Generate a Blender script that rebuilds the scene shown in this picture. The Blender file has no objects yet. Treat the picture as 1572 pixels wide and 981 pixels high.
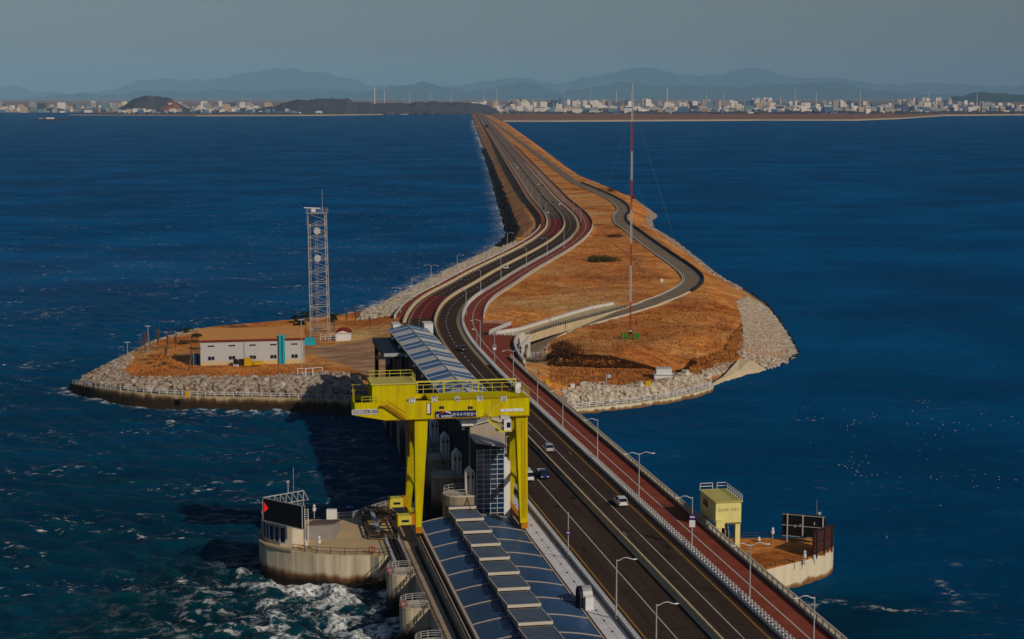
import bpy, math, random
import numpy as np
from mathutils import Vector
random.seed(7); rng = np.random.default_rng(11)
SC = bpy.context.scene
COL = SC.collection
R = math.radians
# ------------------------------------------------------------------ camera, sky, sun, exposure
F, CX, CY, HOR, CAMZ = 2600.0, 786.0, 490.5, 148.0, 83.0      # focal length and horizon in photo pixels
PITCH = math.atan((CY - HOR) / F)
cam_d = bpy.data.cameras.new('camera'); cam = bpy.data.objects.new('camera', cam_d); COL.objects.link(cam)
cam_d.sensor_width = 36.0; cam_d.lens = F / 1572 * 36.0
cam_d.clip_start = 1.0; cam_d.clip_end = 120000.0
cam.location = (0, 0, CAMZ); cam.rotation_euler = (math.pi / 2 - PITCH, 0, 0)
SC.camera = cam
SUN_EL, SUN_AZ = R(28), R(140)          # azimuth clockwise from +Y (view direction): behind the viewer, to the right
world = bpy.data.worlds.new('World'); SC.world = world; world.use_nodes = True
wn = world.node_tree.nodes; wl = world.node_tree.links
sky = wn.new('ShaderNodeTexSky'); sky.sky_type = 'NISHITA'; sky.sun_disc = False
sky.sun_elevation = SUN_EL; sky.sun_rotation = SUN_AZ
sky.altitude = 0; sky.air_density = 1.0; sky.dust_density = 1.0; sky.ozone_density = 2.0
hs = wn.new('ShaderNodeHueSaturation'); hs.inputs['Saturation'].default_value = 1.15
wl.new(sky.outputs[0], hs.inputs['Color'])
bgn = wn['Background']; bgn.inputs['Strength'].default_value = 0.067
tn_ = wn.new('ShaderNodeMix'); tn_.data_type = 'RGBA'; tn_.blend_type = 'MULTIPLY'; tn_.inputs['Factor'].default_value = 1.0
tn_.inputs['B'].default_value = (1.07, 1.02, 1.15, 1)            # winter sky a little bluer than the model's
wl.new(hs.outputs[0], tn_.inputs['A']); wl.new(tn_.outputs['Result'], bgn.inputs['Color'])
sun_d = bpy.data.lights.new('sun', 'SUN'); sun = bpy.data.objects.new('sun', sun_d); COL.objects.link(sun)
sun_d.energy = 4.9; sun_d.angle = R(0.5); sun_d.color = (1.0, 0.88, 0.72)
to_sun = Vector((math.sin(SUN_AZ) * math.cos(SUN_EL), math.cos(SUN_AZ) * math.cos(SUN_EL), math.sin(SUN_EL)))
sun.rotation_euler = to_sun.to_track_quat('Z', 'Y').to_euler()
sun.location = (200, -100, 300)
vs = SC.view_settings; vs.view_transform = 'Standard'; vs.look = 'None'; vs.gamma = 1.0
vs.exposure = -1.0; vs.use_curve_mapping = False
SC.render.engine = 'CYCLES'
cy = SC.cycles; cy.use_denoising = True; cy.max_bounces = 5; cy.diffuse_bounces = 2; cy.glossy_bounces = 3
cy.transmission_bounces = 3; cy.volume_bounces = 0; cy.caustics_reflective = False; cy.caustics_refractive = False
cy.volume_step_rate = 1.0; cy.volume_max_steps = 64

# ------------------------------------------------------------------ measuring helpers
def P(u, v, z=0.0):
    """World point at height z seen at photo pixel (u, v)."""
    x = (u - CX) / F; y = -(v - CY) / F
    d = (x, y * math.sin(PITCH) + math.cos(PITCH), y * math.cos(PITCH) - math.sin(PITCH))
    k = (z - CAMZ) / d[2]
    return Vector((d[0] * k, d[1] * k, z))
_x = (311.0 - CX) / F; _y = (CY - HOR) / F * math.sin(PITCH) + math.cos(PITCH)
BL = math.hypot(_x, _y); BX, BY = _x / BL, _y / BL               # direction of the bridge
NX, NY = BY, -BX                                                   # to the right of it
def W(s, t, z=0.0): return Vector((s * BX + t * NX, s * BY + t * NY, z))
def st(u, v, z):
    p = P(u, v, z); return p.x * BX + p.y * BY, p.x * NX + p.y * NY
BANG = math.atan2(BY, BX) - math.pi / 2                            # rotation that turns local +Y into the bridge direction

# ------------------------------------------------------------------ mesh helpers
ORG = {}
class MB:
    def __init__(s): s.v = []; s.f = []
    def add(s, vs, fs):
        o = len(s.v); s.v.extend([tuple(q) for q in vs]); s.f.extend([tuple(i + o for i in q) for q in fs]); return s
    def hexa(s, p):                        # 8 points: bottom ring 4, top ring 4
        return s.add(p, [(3, 2, 1, 0), (4, 5, 6, 7), (0, 1, 5, 4), (1, 2, 6, 5), (2, 3, 7, 6), (3, 0, 4, 7)])
    def box(s, x0, x1, y0, y1, z0, z1):
        return s.hexa([(x0, y0, z0), (x1, y0, z0), (x1, y1, z0), (x0, y1, z0), (x0, y0, z1), (x1, y0, z1), (x1, y1, z1), (x0, y1, z1)])
    def sbox(s, s0, s1, t0, t1, z0, z1):   # box in bridge coordinates
        return s.hexa([W(s0, t0, z0), W(s0, t1, z0), W(s1, t1, z0), W(s1, t0, z0), W(s0, t0, z1), W(s0, t1, z1), W(s1, t1, z1), W(s1, t0, z1)])
    def bar(s, a, b, w, h=None, up=(0, 0, 1)):
        a = Vector(a); b = Vector(b); h = h or w; d = (b - a)
        if d.length < 1e-6: return s
        d.normalize(); u = Vector(up)
        if abs(d.dot(u)) > 0.98: u = Vector((0, 1, 0))
        x = d.cross(u).normalized() * w / 2; y = x.cross(d).normalized() * h / 2
        return s.hexa([a - x - y, a + x - y, b + x - y, b - x - y, a - x + y, a + x + y, b + x + y, b - x + y])
    def tube(s, pts, rad, n=6, cap=True):
        pts = [Vector(p) for p in pts]; rad = rad if isinstance(rad, (list, tuple)) else [rad] * len(pts)
        o = len(s.v); m = len(pts)
        for i, p in enumerate(pts):
            d = (pts[min(i + 1, m - 1)] - pts[max(i - 1, 0)])
            d = d.normalized() if d.length > 1e-9 else Vector((0, 0, 1))
            u = Vector((0, 0, 1)) if abs(d.z) < 0.9 else Vector((0, 1, 0))
            x = d.cross(u).normalized(); y = x.cross(d)
            for k in range(n):
                a = 2 * math.pi * k / n; s.v.append(tuple(p + (x * math.cos(a) + y * math.sin(a)) * rad[i]))
        for i in range(m - 1):
            for k in range(n):
                k2 = (k + 1) % n; s.f.append((o + i * n + k, o + i * n + k2, o + (i + 1) * n + k2, o + (i + 1) * n + k))
        if cap: s.f.append(tuple(o + k for k in reversed(range(n)))); s.f.append(tuple(o + (m - 1) * n + k for k in range(n)))
        return s
    def prism(s, poly, z0, z1):            # vertical prism over an xy polygon (ccw)
        n = len(poly); o = len(s.v)
        s.v.extend([(p[0], p[1], z0) for p in poly]); s.v.extend([(p[0], p[1], z1) for p in poly])
        s.f.append(tuple(o + i for i in reversed(range(n)))); s.f.append(tuple(o + n + i for i in range(n)))
        for i in range(n):
            j = (i + 1) % n; s.f.append((o + i, o + j, o + n + j, o + n + i))
        return s
    def extr(s, poly, vec):                # extrude a planar 3-D polygon along vec
        n = len(poly); o = len(s.v); vec = Vector(vec)
        s.v.extend([tuple(p) for p in poly]); s.v.extend([tuple(Vector(p) + vec) for p in poly])
        s.f.append(tuple(o + i for i in reversed(range(n)))); s.f.append(tuple(o + n + i for i in range(n)))
        for i in range(n):
            j = (i + 1) % n; s.f.append((o + i, o + j, o + n + j, o + n + i))
        return s
    def ball(s, c, rx, ry, rz, nu=8, nv=5):
        o = len(s.v)
        for j in range(nv + 1):
            th = math.pi * j / nv
            for i in range(nu):
                a = 2 * math.pi * i / nu
                s.v.append((c[0] + rx * math.sin(th) * math.cos(a), c[1] + ry * math.sin(th) * math.sin(a), c[2] + rz * math.cos(th)))
        for j in range(nv):
            for i in range(nu):
                i2 = (i + 1) % nu; s.f.append((o + j * nu + i, o + (j + 1) * nu + i, o + (j + 1) * nu + i2, o + j * nu + i2))
        return s
    def mesh(s, name, mat, off=(0, 0, 0), smooth=False):
        me = bpy.data.meshes.new(name)
        ox, oy, oz = off
        me.from_pydata([(a - ox, b - oy, c - oz) for a, b, c in s.v], [], s.f)
        if mat is not None: me.materials.append(mat)
        if smooth: me.polygons.foreach_set('use_smooth', [True] * len(me.polygons))
        me.validate(); me.update(); return me
    def build(s, name, mat, parent=None, org=None, smooth=False, local=False):
        """Link as one object. Vertices are world coordinates (or local ones relative to the parent)."""
        if parent is not None: o0 = ORG[parent.as_pointer()] if not local else Vector((0, 0, 0))
        else: o0 = Vector(org) if org is not None else Vector((0, 0, 0))
        ob = bpy.data.objects.new(name, s.mesh(name, mat, o0, smooth)); COL.objects.link(ob)
        if parent is not None:
            ob.parent = parent; ORG[ob.as_pointer()] = ORG[parent.as_pointer()].copy()
        else:
            ob.location = o0; ORG[ob.as_pointer()] = o0.copy()
        return ob
KEEP = []
def link(name, me, parent, loc, rot=None, scale=None):
    """A piece with shared mesh data at world place loc under parent."""
    ob = bpy.data.objects.new(name, me); COL.objects.link(ob)
    o0 = ORG[parent.as_pointer()] if parent is not None else Vector((0, 0, 0))
    ob.parent = parent; ob.location = Vector(loc) - o0
    if rot is not None: ob.rotation_euler = rot
    if scale is not None: ob.scale = scale
    return ob
def tag(o, label=None, cat=None, group=None, kind=None):
    if label: o['label'] = label
    if cat: o['category'] = cat
    if group: o['group'] = group
    if kind: o['kind'] = kind
    return o
def thing(name, loc, label, cat, group=None, rz=0.0):
    o = bpy.data.objects.new(name, None); COL.objects.link(o); o.location = loc; o.rotation_euler = (0, 0, rz)
    o.empty_display_size = 0.5; ORG[o.as_pointer()] = Vector(loc); return tag(o, label, cat, group)
def structure(name, mb, mat, **k): return tag(mb.build(name, mat, **k), kind='structure')
def copy_tree(o, parent=None, loc=None, rz=None):
    c = o.copy(); COL.objects.link(c); c.parent = parent
    if parent is None and loc is not None: c.location = loc; ORG[c.as_pointer()] = Vector(loc)
    if rz is not None: c.rotation_euler = (0, 0, rz)
    for ch in list(o.children): copy_tree(ch, c)
    return c
def text(name, body, mat, parent, origin, xdir, ydir, size, extrude=0.01, align='CENTER'):
    """Lettering as a flat mesh: origin = centre, xdir/ydir = unit vectors of the plane."""
    c = bpy.data.curves.new('t', 'FONT'); c.body = body; c.size = size; c.extrude = extrude; c.align_x = align; c.align_y = 'CENTER'
    o = bpy.data.objects.new('t', c); COL.objects.link(o)
    me = bpy.data.meshes.new_from_object(o.evaluated_get(bpy.context.evaluated_depsgraph_get()))
    bpy.data.objects.remove(o)
    xd = Vector(xdir).normalized(); yd = Vector(ydir).normalized(); n = xd.cross(yd)
    o0 = Vector(origin) - ORG[parent.as_pointer()]
    for vv in me.vertices: vv.co = o0 + xd * vv.co.x + yd * vv.co.y + n * vv.co.z
    me.materials.clear(); me.materials.append(mat); me.update()
    ob = bpy.data.objects.new(name, me); COL.objects.link(ob); ob.parent = parent; ORG[ob.as_pointer()] = ORG[parent.as_pointer()].copy()
    return ob

# ------------------------------------------------------------------ materials
M = {}
def mat(name, col, rough=0.7, var=0.25, scale=0.6, metal=0.0, spec=0.02, bump=0.0, bscale=None, col2=None, stretch=None, srot=0.0, alpha=None, emit=None, detail=6.0):
    m = bpy.data.materials.new(name); m.use_nodes = True; n = m.node_tree.nodes; l = m.node_tree.links
    b = n['Principled BSDF']; b.inputs['Roughness'].default_value = rough; b.inputs['Metallic'].default_value = metal
    b.inputs['Specular IOR Level'].default_value = spec
    geo = n.new('ShaderNodeNewGeometry'); src = geo.outputs['Position']
    if stretch:
        mp = n.new('ShaderNodeMapping'); mp.inputs['Scale'].default_value = stretch
        if srot:
            m0 = n.new('ShaderNodeMapping'); m0.inputs['Rotation'].default_value = (0, 0, srot); l.new(src, m0.inputs['Vector']); src = m0.outputs[0]
        l.new(src, mp.inputs['Vector']); src = mp.outputs[0]
    if var > 0:
        t = n.new('ShaderNodeTexNoise'); t.inputs['Scale'].default_value = scale; t.inputs['Detail'].default_value = detail; t.inputs['Roughness'].default_value = 0.65
        l.new(src, t.inputs['Vector'])
        mr = n.new('ShaderNodeMapRange'); mr.inputs['From Min'].default_value = 0.3; mr.inputs['From Max'].default_value = 0.7
        l.new(t.outputs['Fac'], mr.inputs['Value'])
        mx = n.new('ShaderNodeMix'); mx.data_type = 'RGBA'
        c2 = col2 or tuple(c * (1 - var) for c in col)
        mx.inputs['A'].default_value = (*c2, 1); mx.inputs['B'].default_value = (*col, 1)
        l.new(mr.outputs[0], mx.inputs['Factor']); l.new(mx.outputs['Result'], b.inputs['Base Color'])
    else: b.inputs['Base Color'].default_value = (*col, 1)
    if bump > 0:
        t2 = n.new('ShaderNodeTexNoise'); t2.inputs['Scale'].default_value = bscale or scale * 4; t2.inputs['Detail'].default_value = 5
        l.new(src, t2.inputs['Vector'])
        bp = n.new('ShaderNodeBump'); bp.inputs['Strength'].default_value = 1.0; bp.inputs['Distance'].default_value = bump
        l.new(t2.outputs['Fac'], bp.inputs['Height']); l.new(bp.outputs[0], b.inputs['Normal'])
    if emit: b.inputs['Emission Color'].default_value = (*emit[0], 1); b.inputs['Emission Strength'].default_value = emit[1]
    M[name] = m; return m
mat('asphalt', (0.074, 0.048, 0.036), 0.9, 0.4, 0.9, stretch=(1, 0.05, 1), srot=-BANG)
mat('tower_grey', (0.40, 0.39, 0.37), 0.5, 0.2, 1.0); mat('crane_edge', (0.48, 0.33, 0.008), 0.7, 0.4, 1.2, col2=(0.26, 0.10, 0.01)); mat('tar', (0.022, 0.017, 0.014), 0.8, 0.3, 0.5)
mat('asphalt_grey', (0.27, 0.205, 0.145), 0.9, 0.3, 0.12)
mat('red_paving', (0.30, 0.072, 0.042), 0.85, 0.35, 0.22, bump=0.005, bscale=4)
mat('red_asphalt', (0.19, 0.034, 0.030), 0.9, 0.3, 0.3)
mat('paint_white', (0.62, 0.60, 0.56), 0.7, 0.4, 1.2)
mat('paint_yellow', (0.52, 0.30, 0.05), 0.7, 0.4, 1.2)
mat('concrete', (0.44, 0.36, 0.25), 0.85, 0.35, 0.4, bump=0.01, bscale=2)
mat('concrete_light', (0.60, 0.53, 0.40), 0.85, 0.25, 0.35)
mat('concrete_white', (0.66, 0.63, 0.56), 0.8, 0.22, 0.5)
mat('cream', (0.60, 0.475, 0.29), 0.85, 0.25, 0.4)
mat('dark_steel', (0.03, 0.03, 0.035), 0.5, 0.2, 1.0, metal=0.3)
mat('galvanised', (0.50, 0.50, 0.49), 0.45, 0.2, 1.5, metal=0.3)
mat('rust_steel', (0.13, 0.075, 0.05), 0.7, 0.5, 2.0)
mat('white_paint', (0.74, 0.74, 0.72), 0.5, 0.12, 0.8)
mat('crane_yellow', (0.66, 0.585, 0.0005), 0.7, 0.12, 0.9, spec=0.0, col2=(0.44, 0.33, 0.006), stretch=(1, 1, 0.10))
mat('crane_orange', (0.55, 0.20, 0.01), 0.55, 0.25, 0.8, spec=0.05)
mat('pale_yellow', (0.62, 0.55, 0.07), 0.55, 0.18, 0.6, spec=0.05)
mat('glass_dark', (0.01, 0.015, 0.03), 0.12, 0.0, spec=0.6)
mat('tyre', (0.012, 0.012, 0.012), 0.8, 0.0)
mat('black', (0.008, 0.008, 0.009), 0.6, 0.0, spec=0.2)
mat('rock', (0.52, 0.45, 0.37), 0.9, 0.5, 0.35, bump=0.05, bscale=1.5, col2=(0.20, 0.13, 0.08))
mat('rock_pale', (0.70, 0.61, 0.48), 0.9, 0.4, 0.5, bump=0.04, bscale=1.5, col2=(0.30, 0.24, 0.17))
mat('rock_dark', (0.022, 0.022, 0.024), 0.9, 0.5, 0.5)
mat('bark', (0.20, 0.13, 0.09), 0.9, 0.3, 2)
mat('twig', (0.22, 0.13, 0.09), 0.9, 0.3, 2)
mat('pine_leaf', (0.035, 0.055, 0.022), 0.8, 0.5, 0.8)
mat('bush_green', (0.07, 0.075, 0.028), 0.85, 0.5, 0.7)
mat('bush_brown', (0.15, 0.06, 0.022), 0.9, 0.5, 0.5)
mat('grass_tuft', (0.70, 0.31, 0.08), 0.95, 0.6, 0.10, col2=(0.34, 0.11, 0.028))
def far_brighten(m, far):
    """Paler colour on the far dike: grazing brightness and haze painted into the pavement."""
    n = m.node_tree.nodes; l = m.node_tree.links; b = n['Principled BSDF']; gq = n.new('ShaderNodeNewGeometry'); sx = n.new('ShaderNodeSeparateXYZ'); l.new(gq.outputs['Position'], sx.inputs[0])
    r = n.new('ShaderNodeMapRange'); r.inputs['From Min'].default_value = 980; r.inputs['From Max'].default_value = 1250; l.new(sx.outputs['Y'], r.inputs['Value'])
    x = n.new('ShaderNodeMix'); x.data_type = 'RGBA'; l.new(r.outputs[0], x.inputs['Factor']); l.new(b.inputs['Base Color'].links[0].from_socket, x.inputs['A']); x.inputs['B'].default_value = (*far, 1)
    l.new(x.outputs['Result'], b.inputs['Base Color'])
far_brighten(M['asphalt'], (0.215, 0.145, 0.105)); far_brighten(M['red_paving'], (0.36, 0.19, 0.12))
# ------------------------------------------------------------------ road centre line (the median)
ROADZ = 9.0; KO = 1.057                              # KO: lane offsets below were taken at 70 m below the camera
def catmull(pts, step):
    pts = [Vector((p[0], p[1])) for p in pts]; out = []
    for i in range(len(pts) - 1):
        p0 = pts[max(i - 1, 0)]; p1 = pts[i]; p2 = pts[i + 1]; p3 = pts[min(i + 2, len(pts) - 1)]
        n = max(2, int((p2 - p1).length / step))
        for k in range(n):
            t = k / n
            out.append(0.5 * ((2 * p1) + (p2 - p0) * t + (2 * p0 - 5 * p1 + 4 * p2 - p3) * t * t + (3 * p1 - p0 - 3 * p2 + p3) * t ** 3))
    out.append(pts[-1]); return out
def smooth_line(a, n):
    a = np.array(a)
    for _ in range(n): a[1:-1] = a[1:-1] * 0.5 + 0.25 * (a[:-2] + a[2:])
    return a
T_MED = st(1004, 880, ROADZ)[1]                       # bridge median, distance to the right of the camera axis
med_px = [(683, 534), (671, 512), (667, 495), (672, 478), (683, 463.5), (701, 450.5), (728, 435.5), (758, 417.5), (795, 398),
          (820, 385), (844, 370.5), (857, 360), (864.5, 351), (866, 341.5), (862, 331), (852, 319.4), (838, 305.4)]
ctl = [W(s, T_MED) for s in range(120, 441, 20)] + [P(u, v, ROADZ) for u, v in med_px]
p_a, p_b = P(838, 305.4, ROADZ), P(732.5, 170, ROADZ)
ctl += [p_a.lerp(p_b, k) for k in (0.02, 0.05, 0.1)]
CL = catmull(ctl, 2.5)
CL = smooth_line([(p.x, p.y) for p in CL], 12)
far = [p_a.lerp(p_b, k) for k in np.linspace(0.1, 1.0, 90)[1:]]
CL = np.vstack([CL, [(p.x, p.y) for p in far]])
d_ = np.gradient(CL, axis=0); d_ /= np.linalg.norm(d_, axis=1)[:, None]
CN = np.stack([d_[:, 1], -d_[:, 0]], 1)                # right-hand normals
CS = np.concatenate([[0], np.cumsum(np.linalg.norm(np.diff(CL, axis=0), axis=1))])
CLY = CL[:, 1]
def idx_y(y): return int(np.searchsorted(CLY, y))
LSH = np.interp(CLY, [0, 440, 520, 1e5], [0, 0, 1.5, 1.5])    # the left carriageway is wider on the bridge
def off(o, shift=None): return CL + CN * ((o + (shift if shift is not None else 0)) if np.isscalar(o) and shift is None else (o + shift)[:, None] if shift is not None else o)
def sweep(prof, i0, i1, shift=None, closed=True, zs=None):
    """Sweep a cross-section [(offset, z)] along the centre line."""
    mb = MB(); n = len(prof); sh = shift if shift is not None else np.zeros(len(CL))
    for i in range(i0, i1 + 1):
        for o, z in prof:
            p = CL[i] + CN[i] * (o * KO + sh[i]); mb.v.append((p[0], p[1], z))
    m = i1 - i0
    for i in range(m):
        for k in range(n if closed else n - 1):
            k2 = (k + 1) % n; mb.f.append((i * n + k, i * n + k2, (i + 1) * n + k2, (i + 1) * n + k))
    if closed:
        mb.f.append(tuple(range(n))); mb.f.append(tuple(m * n + k for k in reversed(range(n))))
    return mb
def at_station(y, o):
    """Point on the centre line at world y, moved o to the right; also the heading."""
    i = min(max(idx_y(y), 1), len(CL) - 2); p = CL[i] + CN[i] * o * KO
    return Vector((p[0], p[1], ROADZ)), math.atan2(-CN[i][0] * 0 + d_[i][1], d_[i][0]) - math.pi / 2, i

# ------------------------------------------------------------------ service road on the lake side
serv_px = [(804, 556, 4.0), (812, 541, 4.0), (828, 524, 4.2), (850, 511, 5.43), (900, 495, 6.32), (960, 478, 7.13), (1010, 462, 7.4), (1042, 448, 7.54), (1061, 435, 7.61), (1062, 424, 7.61), (1046, 409, 7.61), (1020, 391, 7.61), (992, 371, 7.61), (967, 352, 7.61), (953, 341, 7.61), (951, 331, 7.61), (957, 322, 7.61), (949, 311, 7.61), (930, 300, 7.61), (905, 289, 7.61), (878, 277, 7.61)]
s_end = [P(878, 277, 7.6).lerp(P(746, 178.5, 7.6), k) for k in (0.03, 0.1, 0.3, 0.6, 1.0)]
SV = catmull([P(*q) for q in serv_px] + s_end, 3.0)
SV = smooth_line([(p.x, p.y) for p in SV], 4)
_sy = [P(*q).x for q in serv_px[:7]]; _sz = [q[2] for q in serv_px[:7]]
SVZ = np.where(SV[:, 1] < 620, np.interp(SV[:, 0], _sy, _sz), 7.6)
sd = np.gradient(SV, axis=0); sd /= np.linalg.norm(sd, axis=1)[:, None]; SN = np.stack([sd[:, 1], -sd[:, 0]], 1)

# ------------------------------------------------------------------ land: one ground sheet
# shoreline (photo pixel, sea level), edge height and slope from the edge inwards
shore = [(640, 642, 3.4, .45), (560, 637, 3.4, .45), (440, 632, 3.4, .45), (300, 629, 3.4, .45), (200, 622, 3.4, .45), (140, 611, 3.0, .45), (100, 597, -.5, .45),
         (104, 588, -.5, .45), (135, 573, -.5, .5), (190, 546, -.5, .5), (240, 529, -.5, .5), (300, 517, -.5, .5), (400, 509, -.5, .5), (470, 503, -.5, .5),
         (520, 499, -.5, .5), (560, 483, -.5, .6), (600, 464, -.5, .6), (640, 442, -.5, .6), (700, 414, -.5, .6), (745, 392, -.5, .6), (772, 375, -.5, .55),
         (783, 360, -.5, .5), (765.6, 300, -.5, .45), (750.6, 252.7, -.5, .45), (737.8, 220.6, -.5, .45), (729, 197, -.5, .45), (722.8, 175.7, -.5, .45),
         (722.5, 174, -.5, .45), (760, 180.5, -.5, .45), (780, 190, -.5, .45), (830, 225, -.5, .45), (870, 255, -.5, .45), (900, 275, -.5, .45), (940, 290, -.5, .45), (975, 305, -.5, .45),
         (1012, 330, -.5, .4), (1003, 340, -.5, .45), (1005, 350, -.5, .45), (1040, 370, -.5, .45), (1085, 405, -.5, .45), (1110, 425, -.5, .4), (1140, 440, -.5, .4),
         (1180, 465, -.5, .32), (1200, 490, -.5, .28), (1215, 510, -.5, .25), (1232, 540, -.5, .25), (1225, 550, -.5, .25), (1200, 563, -.5, .25), (1175, 568, -.5, .25),
         (1095, 594, -.5, .25), (1093, 600, 1.0, .6), (1075, 608, 1.0, .6), (1000, 623, 1.0, .6), (872, 637, 1.0, .6), (760, 645, 1.0, .6)]
SH = np.array([P(a, b, 0)[:2] for a, b, _, _ in shore]); SHZ = np.array([q[2] for q in shore]); SHK = np.array([q[3] for q in shore])
ctlp = [(330, 570, 5.84), (450, 565, 5.84), (250, 567, 5.43), (200, 562, 5.02), (150, 582, 3.46), (520, 545, 5.98), (560, 520, 6.25), (500, 525, 5.84), (400, 520, 5.57), (260, 537, 5.16), (575, 500, 6.86), (550, 500, 5.98), (540, 492, 4.82), (590, 540, 6.25), (570, 590, 5.84), (870, 588, 4.48), (950, 590, 4.48), (1030, 583, 4.48), (900, 570, 4.62), (1000, 570, 4.62), (845, 562, 4.82), (835, 585, 4.89), (870, 561, 4.68), (950, 563, 4.68), (1035, 566, 4.62), (870, 541, 7.13), (910, 540, 7.13), (950, 540, 7.13), (1000, 543, 7.13), (1040, 548, 7.06), (900, 521, 7.2), (967, 518, 7.2), (1040, 500, 7.4), (1100, 488, 7.54), (1120, 468, 7.47), (980, 497, 7.27), (1060, 528, 7.2), (1095, 510, 7.34), (1140, 482, 5.5), (1142, 515, 4.0), (1132, 543, 3.53), (1080, 562, 4.21), (1055, 560, 5.5), (1110, 540, 5.3), (800, 468, 8.7), (900, 450, 8.36), (850, 430, 8.76), (920, 400, 8.76), (960, 440, 7.88), (1010, 432, 7.68), (900, 370, 8.76), (940, 380, 8.29), (930, 350, 8.56), (770, 480, 8.83), (830, 548, 4.89), (860, 500, 6.86), (900, 478, 7.88), (1000, 400, 7.88), (985, 420, 8.02), (940, 315, 8.02), (930, 320, 8.22), (870, 285, 8.29)]
cp = [P(*q) for q in ctlp]
for y in list(range(450, 1100, 25)):
    for o in (-12.5, 0, 15.0):
        if y < 560 and o == -12.5 and y < 500: continue
        q = at_station(y, o)[0]; cp.append(Vector((q.x, q.y, 8.7)))
for k in range(0, len(SV), 8):
    if SV[k, 1] < 1000: cp.append(Vector((SV[k, 0], SV[k, 1], SVZ[k] - 0.1)))
cp = np.array([tuple(p) for p in cp])
def tps_fit(c):
    n = len(c); d = np.linalg.norm(c[:, None, :2] - c[None, :, :2], axis=2); K = np.where(d > 0, d, 0) + np.eye(n) * 0.8
    A = np.zeros((n + 1, n + 1)); A[:n, :n] = K; A[:n, n] = 1; A[n, :n] = 1
    return np.linalg.solve(A, np.append(c[:, 2], 0))
TW = tps_fit(cp)
def tps(x, y):
    out = np.full(x.shape, TW[-1])
    for (a, b, _), w in zip(cp, TW[:-1]): out += w * np.hypot(x - a, y - b)
    return out
def poly_dist(x, y, poly, zs, ks):
    """Signed distance inside (+) and the slope cap of the nearest edge."""
    best = np.full(x.shape, 1e18); cap = np.zeros(x.shape); ez = np.zeros(x.shape); ins = np.zeros(x.shape, bool); n = len(poly)
    for i in range(n):
        a = poly[i]; b = poly[(i + 1) % n]; ab = b - a; L = ab.dot(ab)
        t = np.clip(((x - a[0]) * ab[0] + (y - a[1]) * ab[1]) / L, 0, 1)
        dd = (x - a[0] - t * ab[0]) ** 2 + (y - a[1] - t * ab[1]) ** 2; m = dd < best
        best = np.where(m, dd, best)
        z0 = zs[i] * (1 - t) + zs[(i + 1) % n] * t; k = ks[i] * (1 - t) + ks[(i + 1) % n] * t
        cap = np.where(m, z0 + k * np.sqrt(dd), cap); ez = np.where(m, z0, ez)
        c = ((a[1] > y) != (b[1] > y)) & (x < (b[0] - a[0]) * (y - a[1]) / (b[1] - a[1] + 1e-12) + a[0]); ins ^= c
    return np.where(ins, np.sqrt(best), -np.sqrt(best)) - np.where(ez > 0.3, 1.25, 0.0), cap
def vnoise(x, y, seed=0):
    """Smooth value noise in numpy."""
    xi = np.floor(x).astype(np.int64); yi = np.floor(y).astype(np.int64); xf = x - xi; yf = y - yi
    def h(a, b):
        n = (a * 374761393 + b * 668265263 + seed * 144665) & 0x7fffffff; n = ((n ^ (n >> 13)) * 1274126177) & 0x7fffffff
        return ((n ^ (n >> 16)) & 0xffff) / 65535.0
    u = xf * xf * (3 - 2 * xf); w = yf * yf * (3 - 2 * yf)
    return (h(xi, yi) * (1 - u) + h(xi + 1, yi) * u) * (1 - w) + (h(xi, yi + 1) * (1 - u) + h(xi + 1, yi + 1) * u) * w
def fbm(x, y, sc, oct=4, seed=0):
    o = np.zeros(np.shape(x)); a = 1.0; tot = 0
    for k in range(oct): o += a * vnoise(x / sc, y / sc, seed + k); tot += a; a *= 0.5; sc *= 0.5
    return o / tot - 0.5
BK = [P(u, v, 4.5) for u, v in ((846, 564), (870, 562.5), (950, 564.5), (1036, 566.5), (1052, 561), (1064, 552))]
BKX, BKY = [p.x for p in BK], [p.y for p in BK]
def land_z(x, y):
    x = np.asarray(x, float); y = np.asarray(y, float)
    dist, cap = poly_dist(x, y, SH, SHZ, SHK)
    base = np.where(y < 1150, tps(x, np.minimum(y, 1150)), 8.2)
    bl = np.clip((y - 950) / 200, 0, 1); base = base * (1 - bl) + 8.2 * bl
    base = np.clip(base, 2.5, 8.75)
    # the steep bank below the mast: flat field in front, flat mound behind
    bd = y - np.interp(x, BKX, BKY); wgt = np.clip((x - BKX[0] + 1) / 4, 0, 1) * np.clip((BKX[-1] + 3 - x) / 5, 0, 1) * np.clip((bd + 26) / 12, 0, 1) * np.clip((26 - bd) / 12, 0, 1)
    q_ = np.clip(bd / 3.2, 0, 1); base = base * (1 - wgt) + (4.5 + 2.9 * q_ * q_ * (3 - 2 * q_)) * wgt
    nz = fbm(x, y, 9.0, 4, 3) * 0.9
    # the verge left of the far dike lies lower than the road
    cx = np.interp(y, CLY, CL[:, 0]); lo = x - cx
    base = np.where((y > 900) & (lo < -13), np.minimum(base, 6.3), base)
    base = np.where((y > 900) & (lo > 17), np.minimum(base, 7.4), base)
    z = np.minimum(base + nz, cap + fbm(x, y, 3.0, 2, 9) * 0.4)
    # roads are carved in
    j0 = np.clip(np.searchsorted(CLY, y), 1, len(CL) - 1); ro = (x - CL[j0, 0]) * CN[j0, 0] + (y - CL[j0, 1]) * CN[j0, 1]
    road = (ro > -12.9) & (ro < 16.6) & (y > 430)
    z = np.where(road, np.minimum(z, 8.6), z)
    return np.where(dist > 0, z, -3.0), dist
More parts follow.
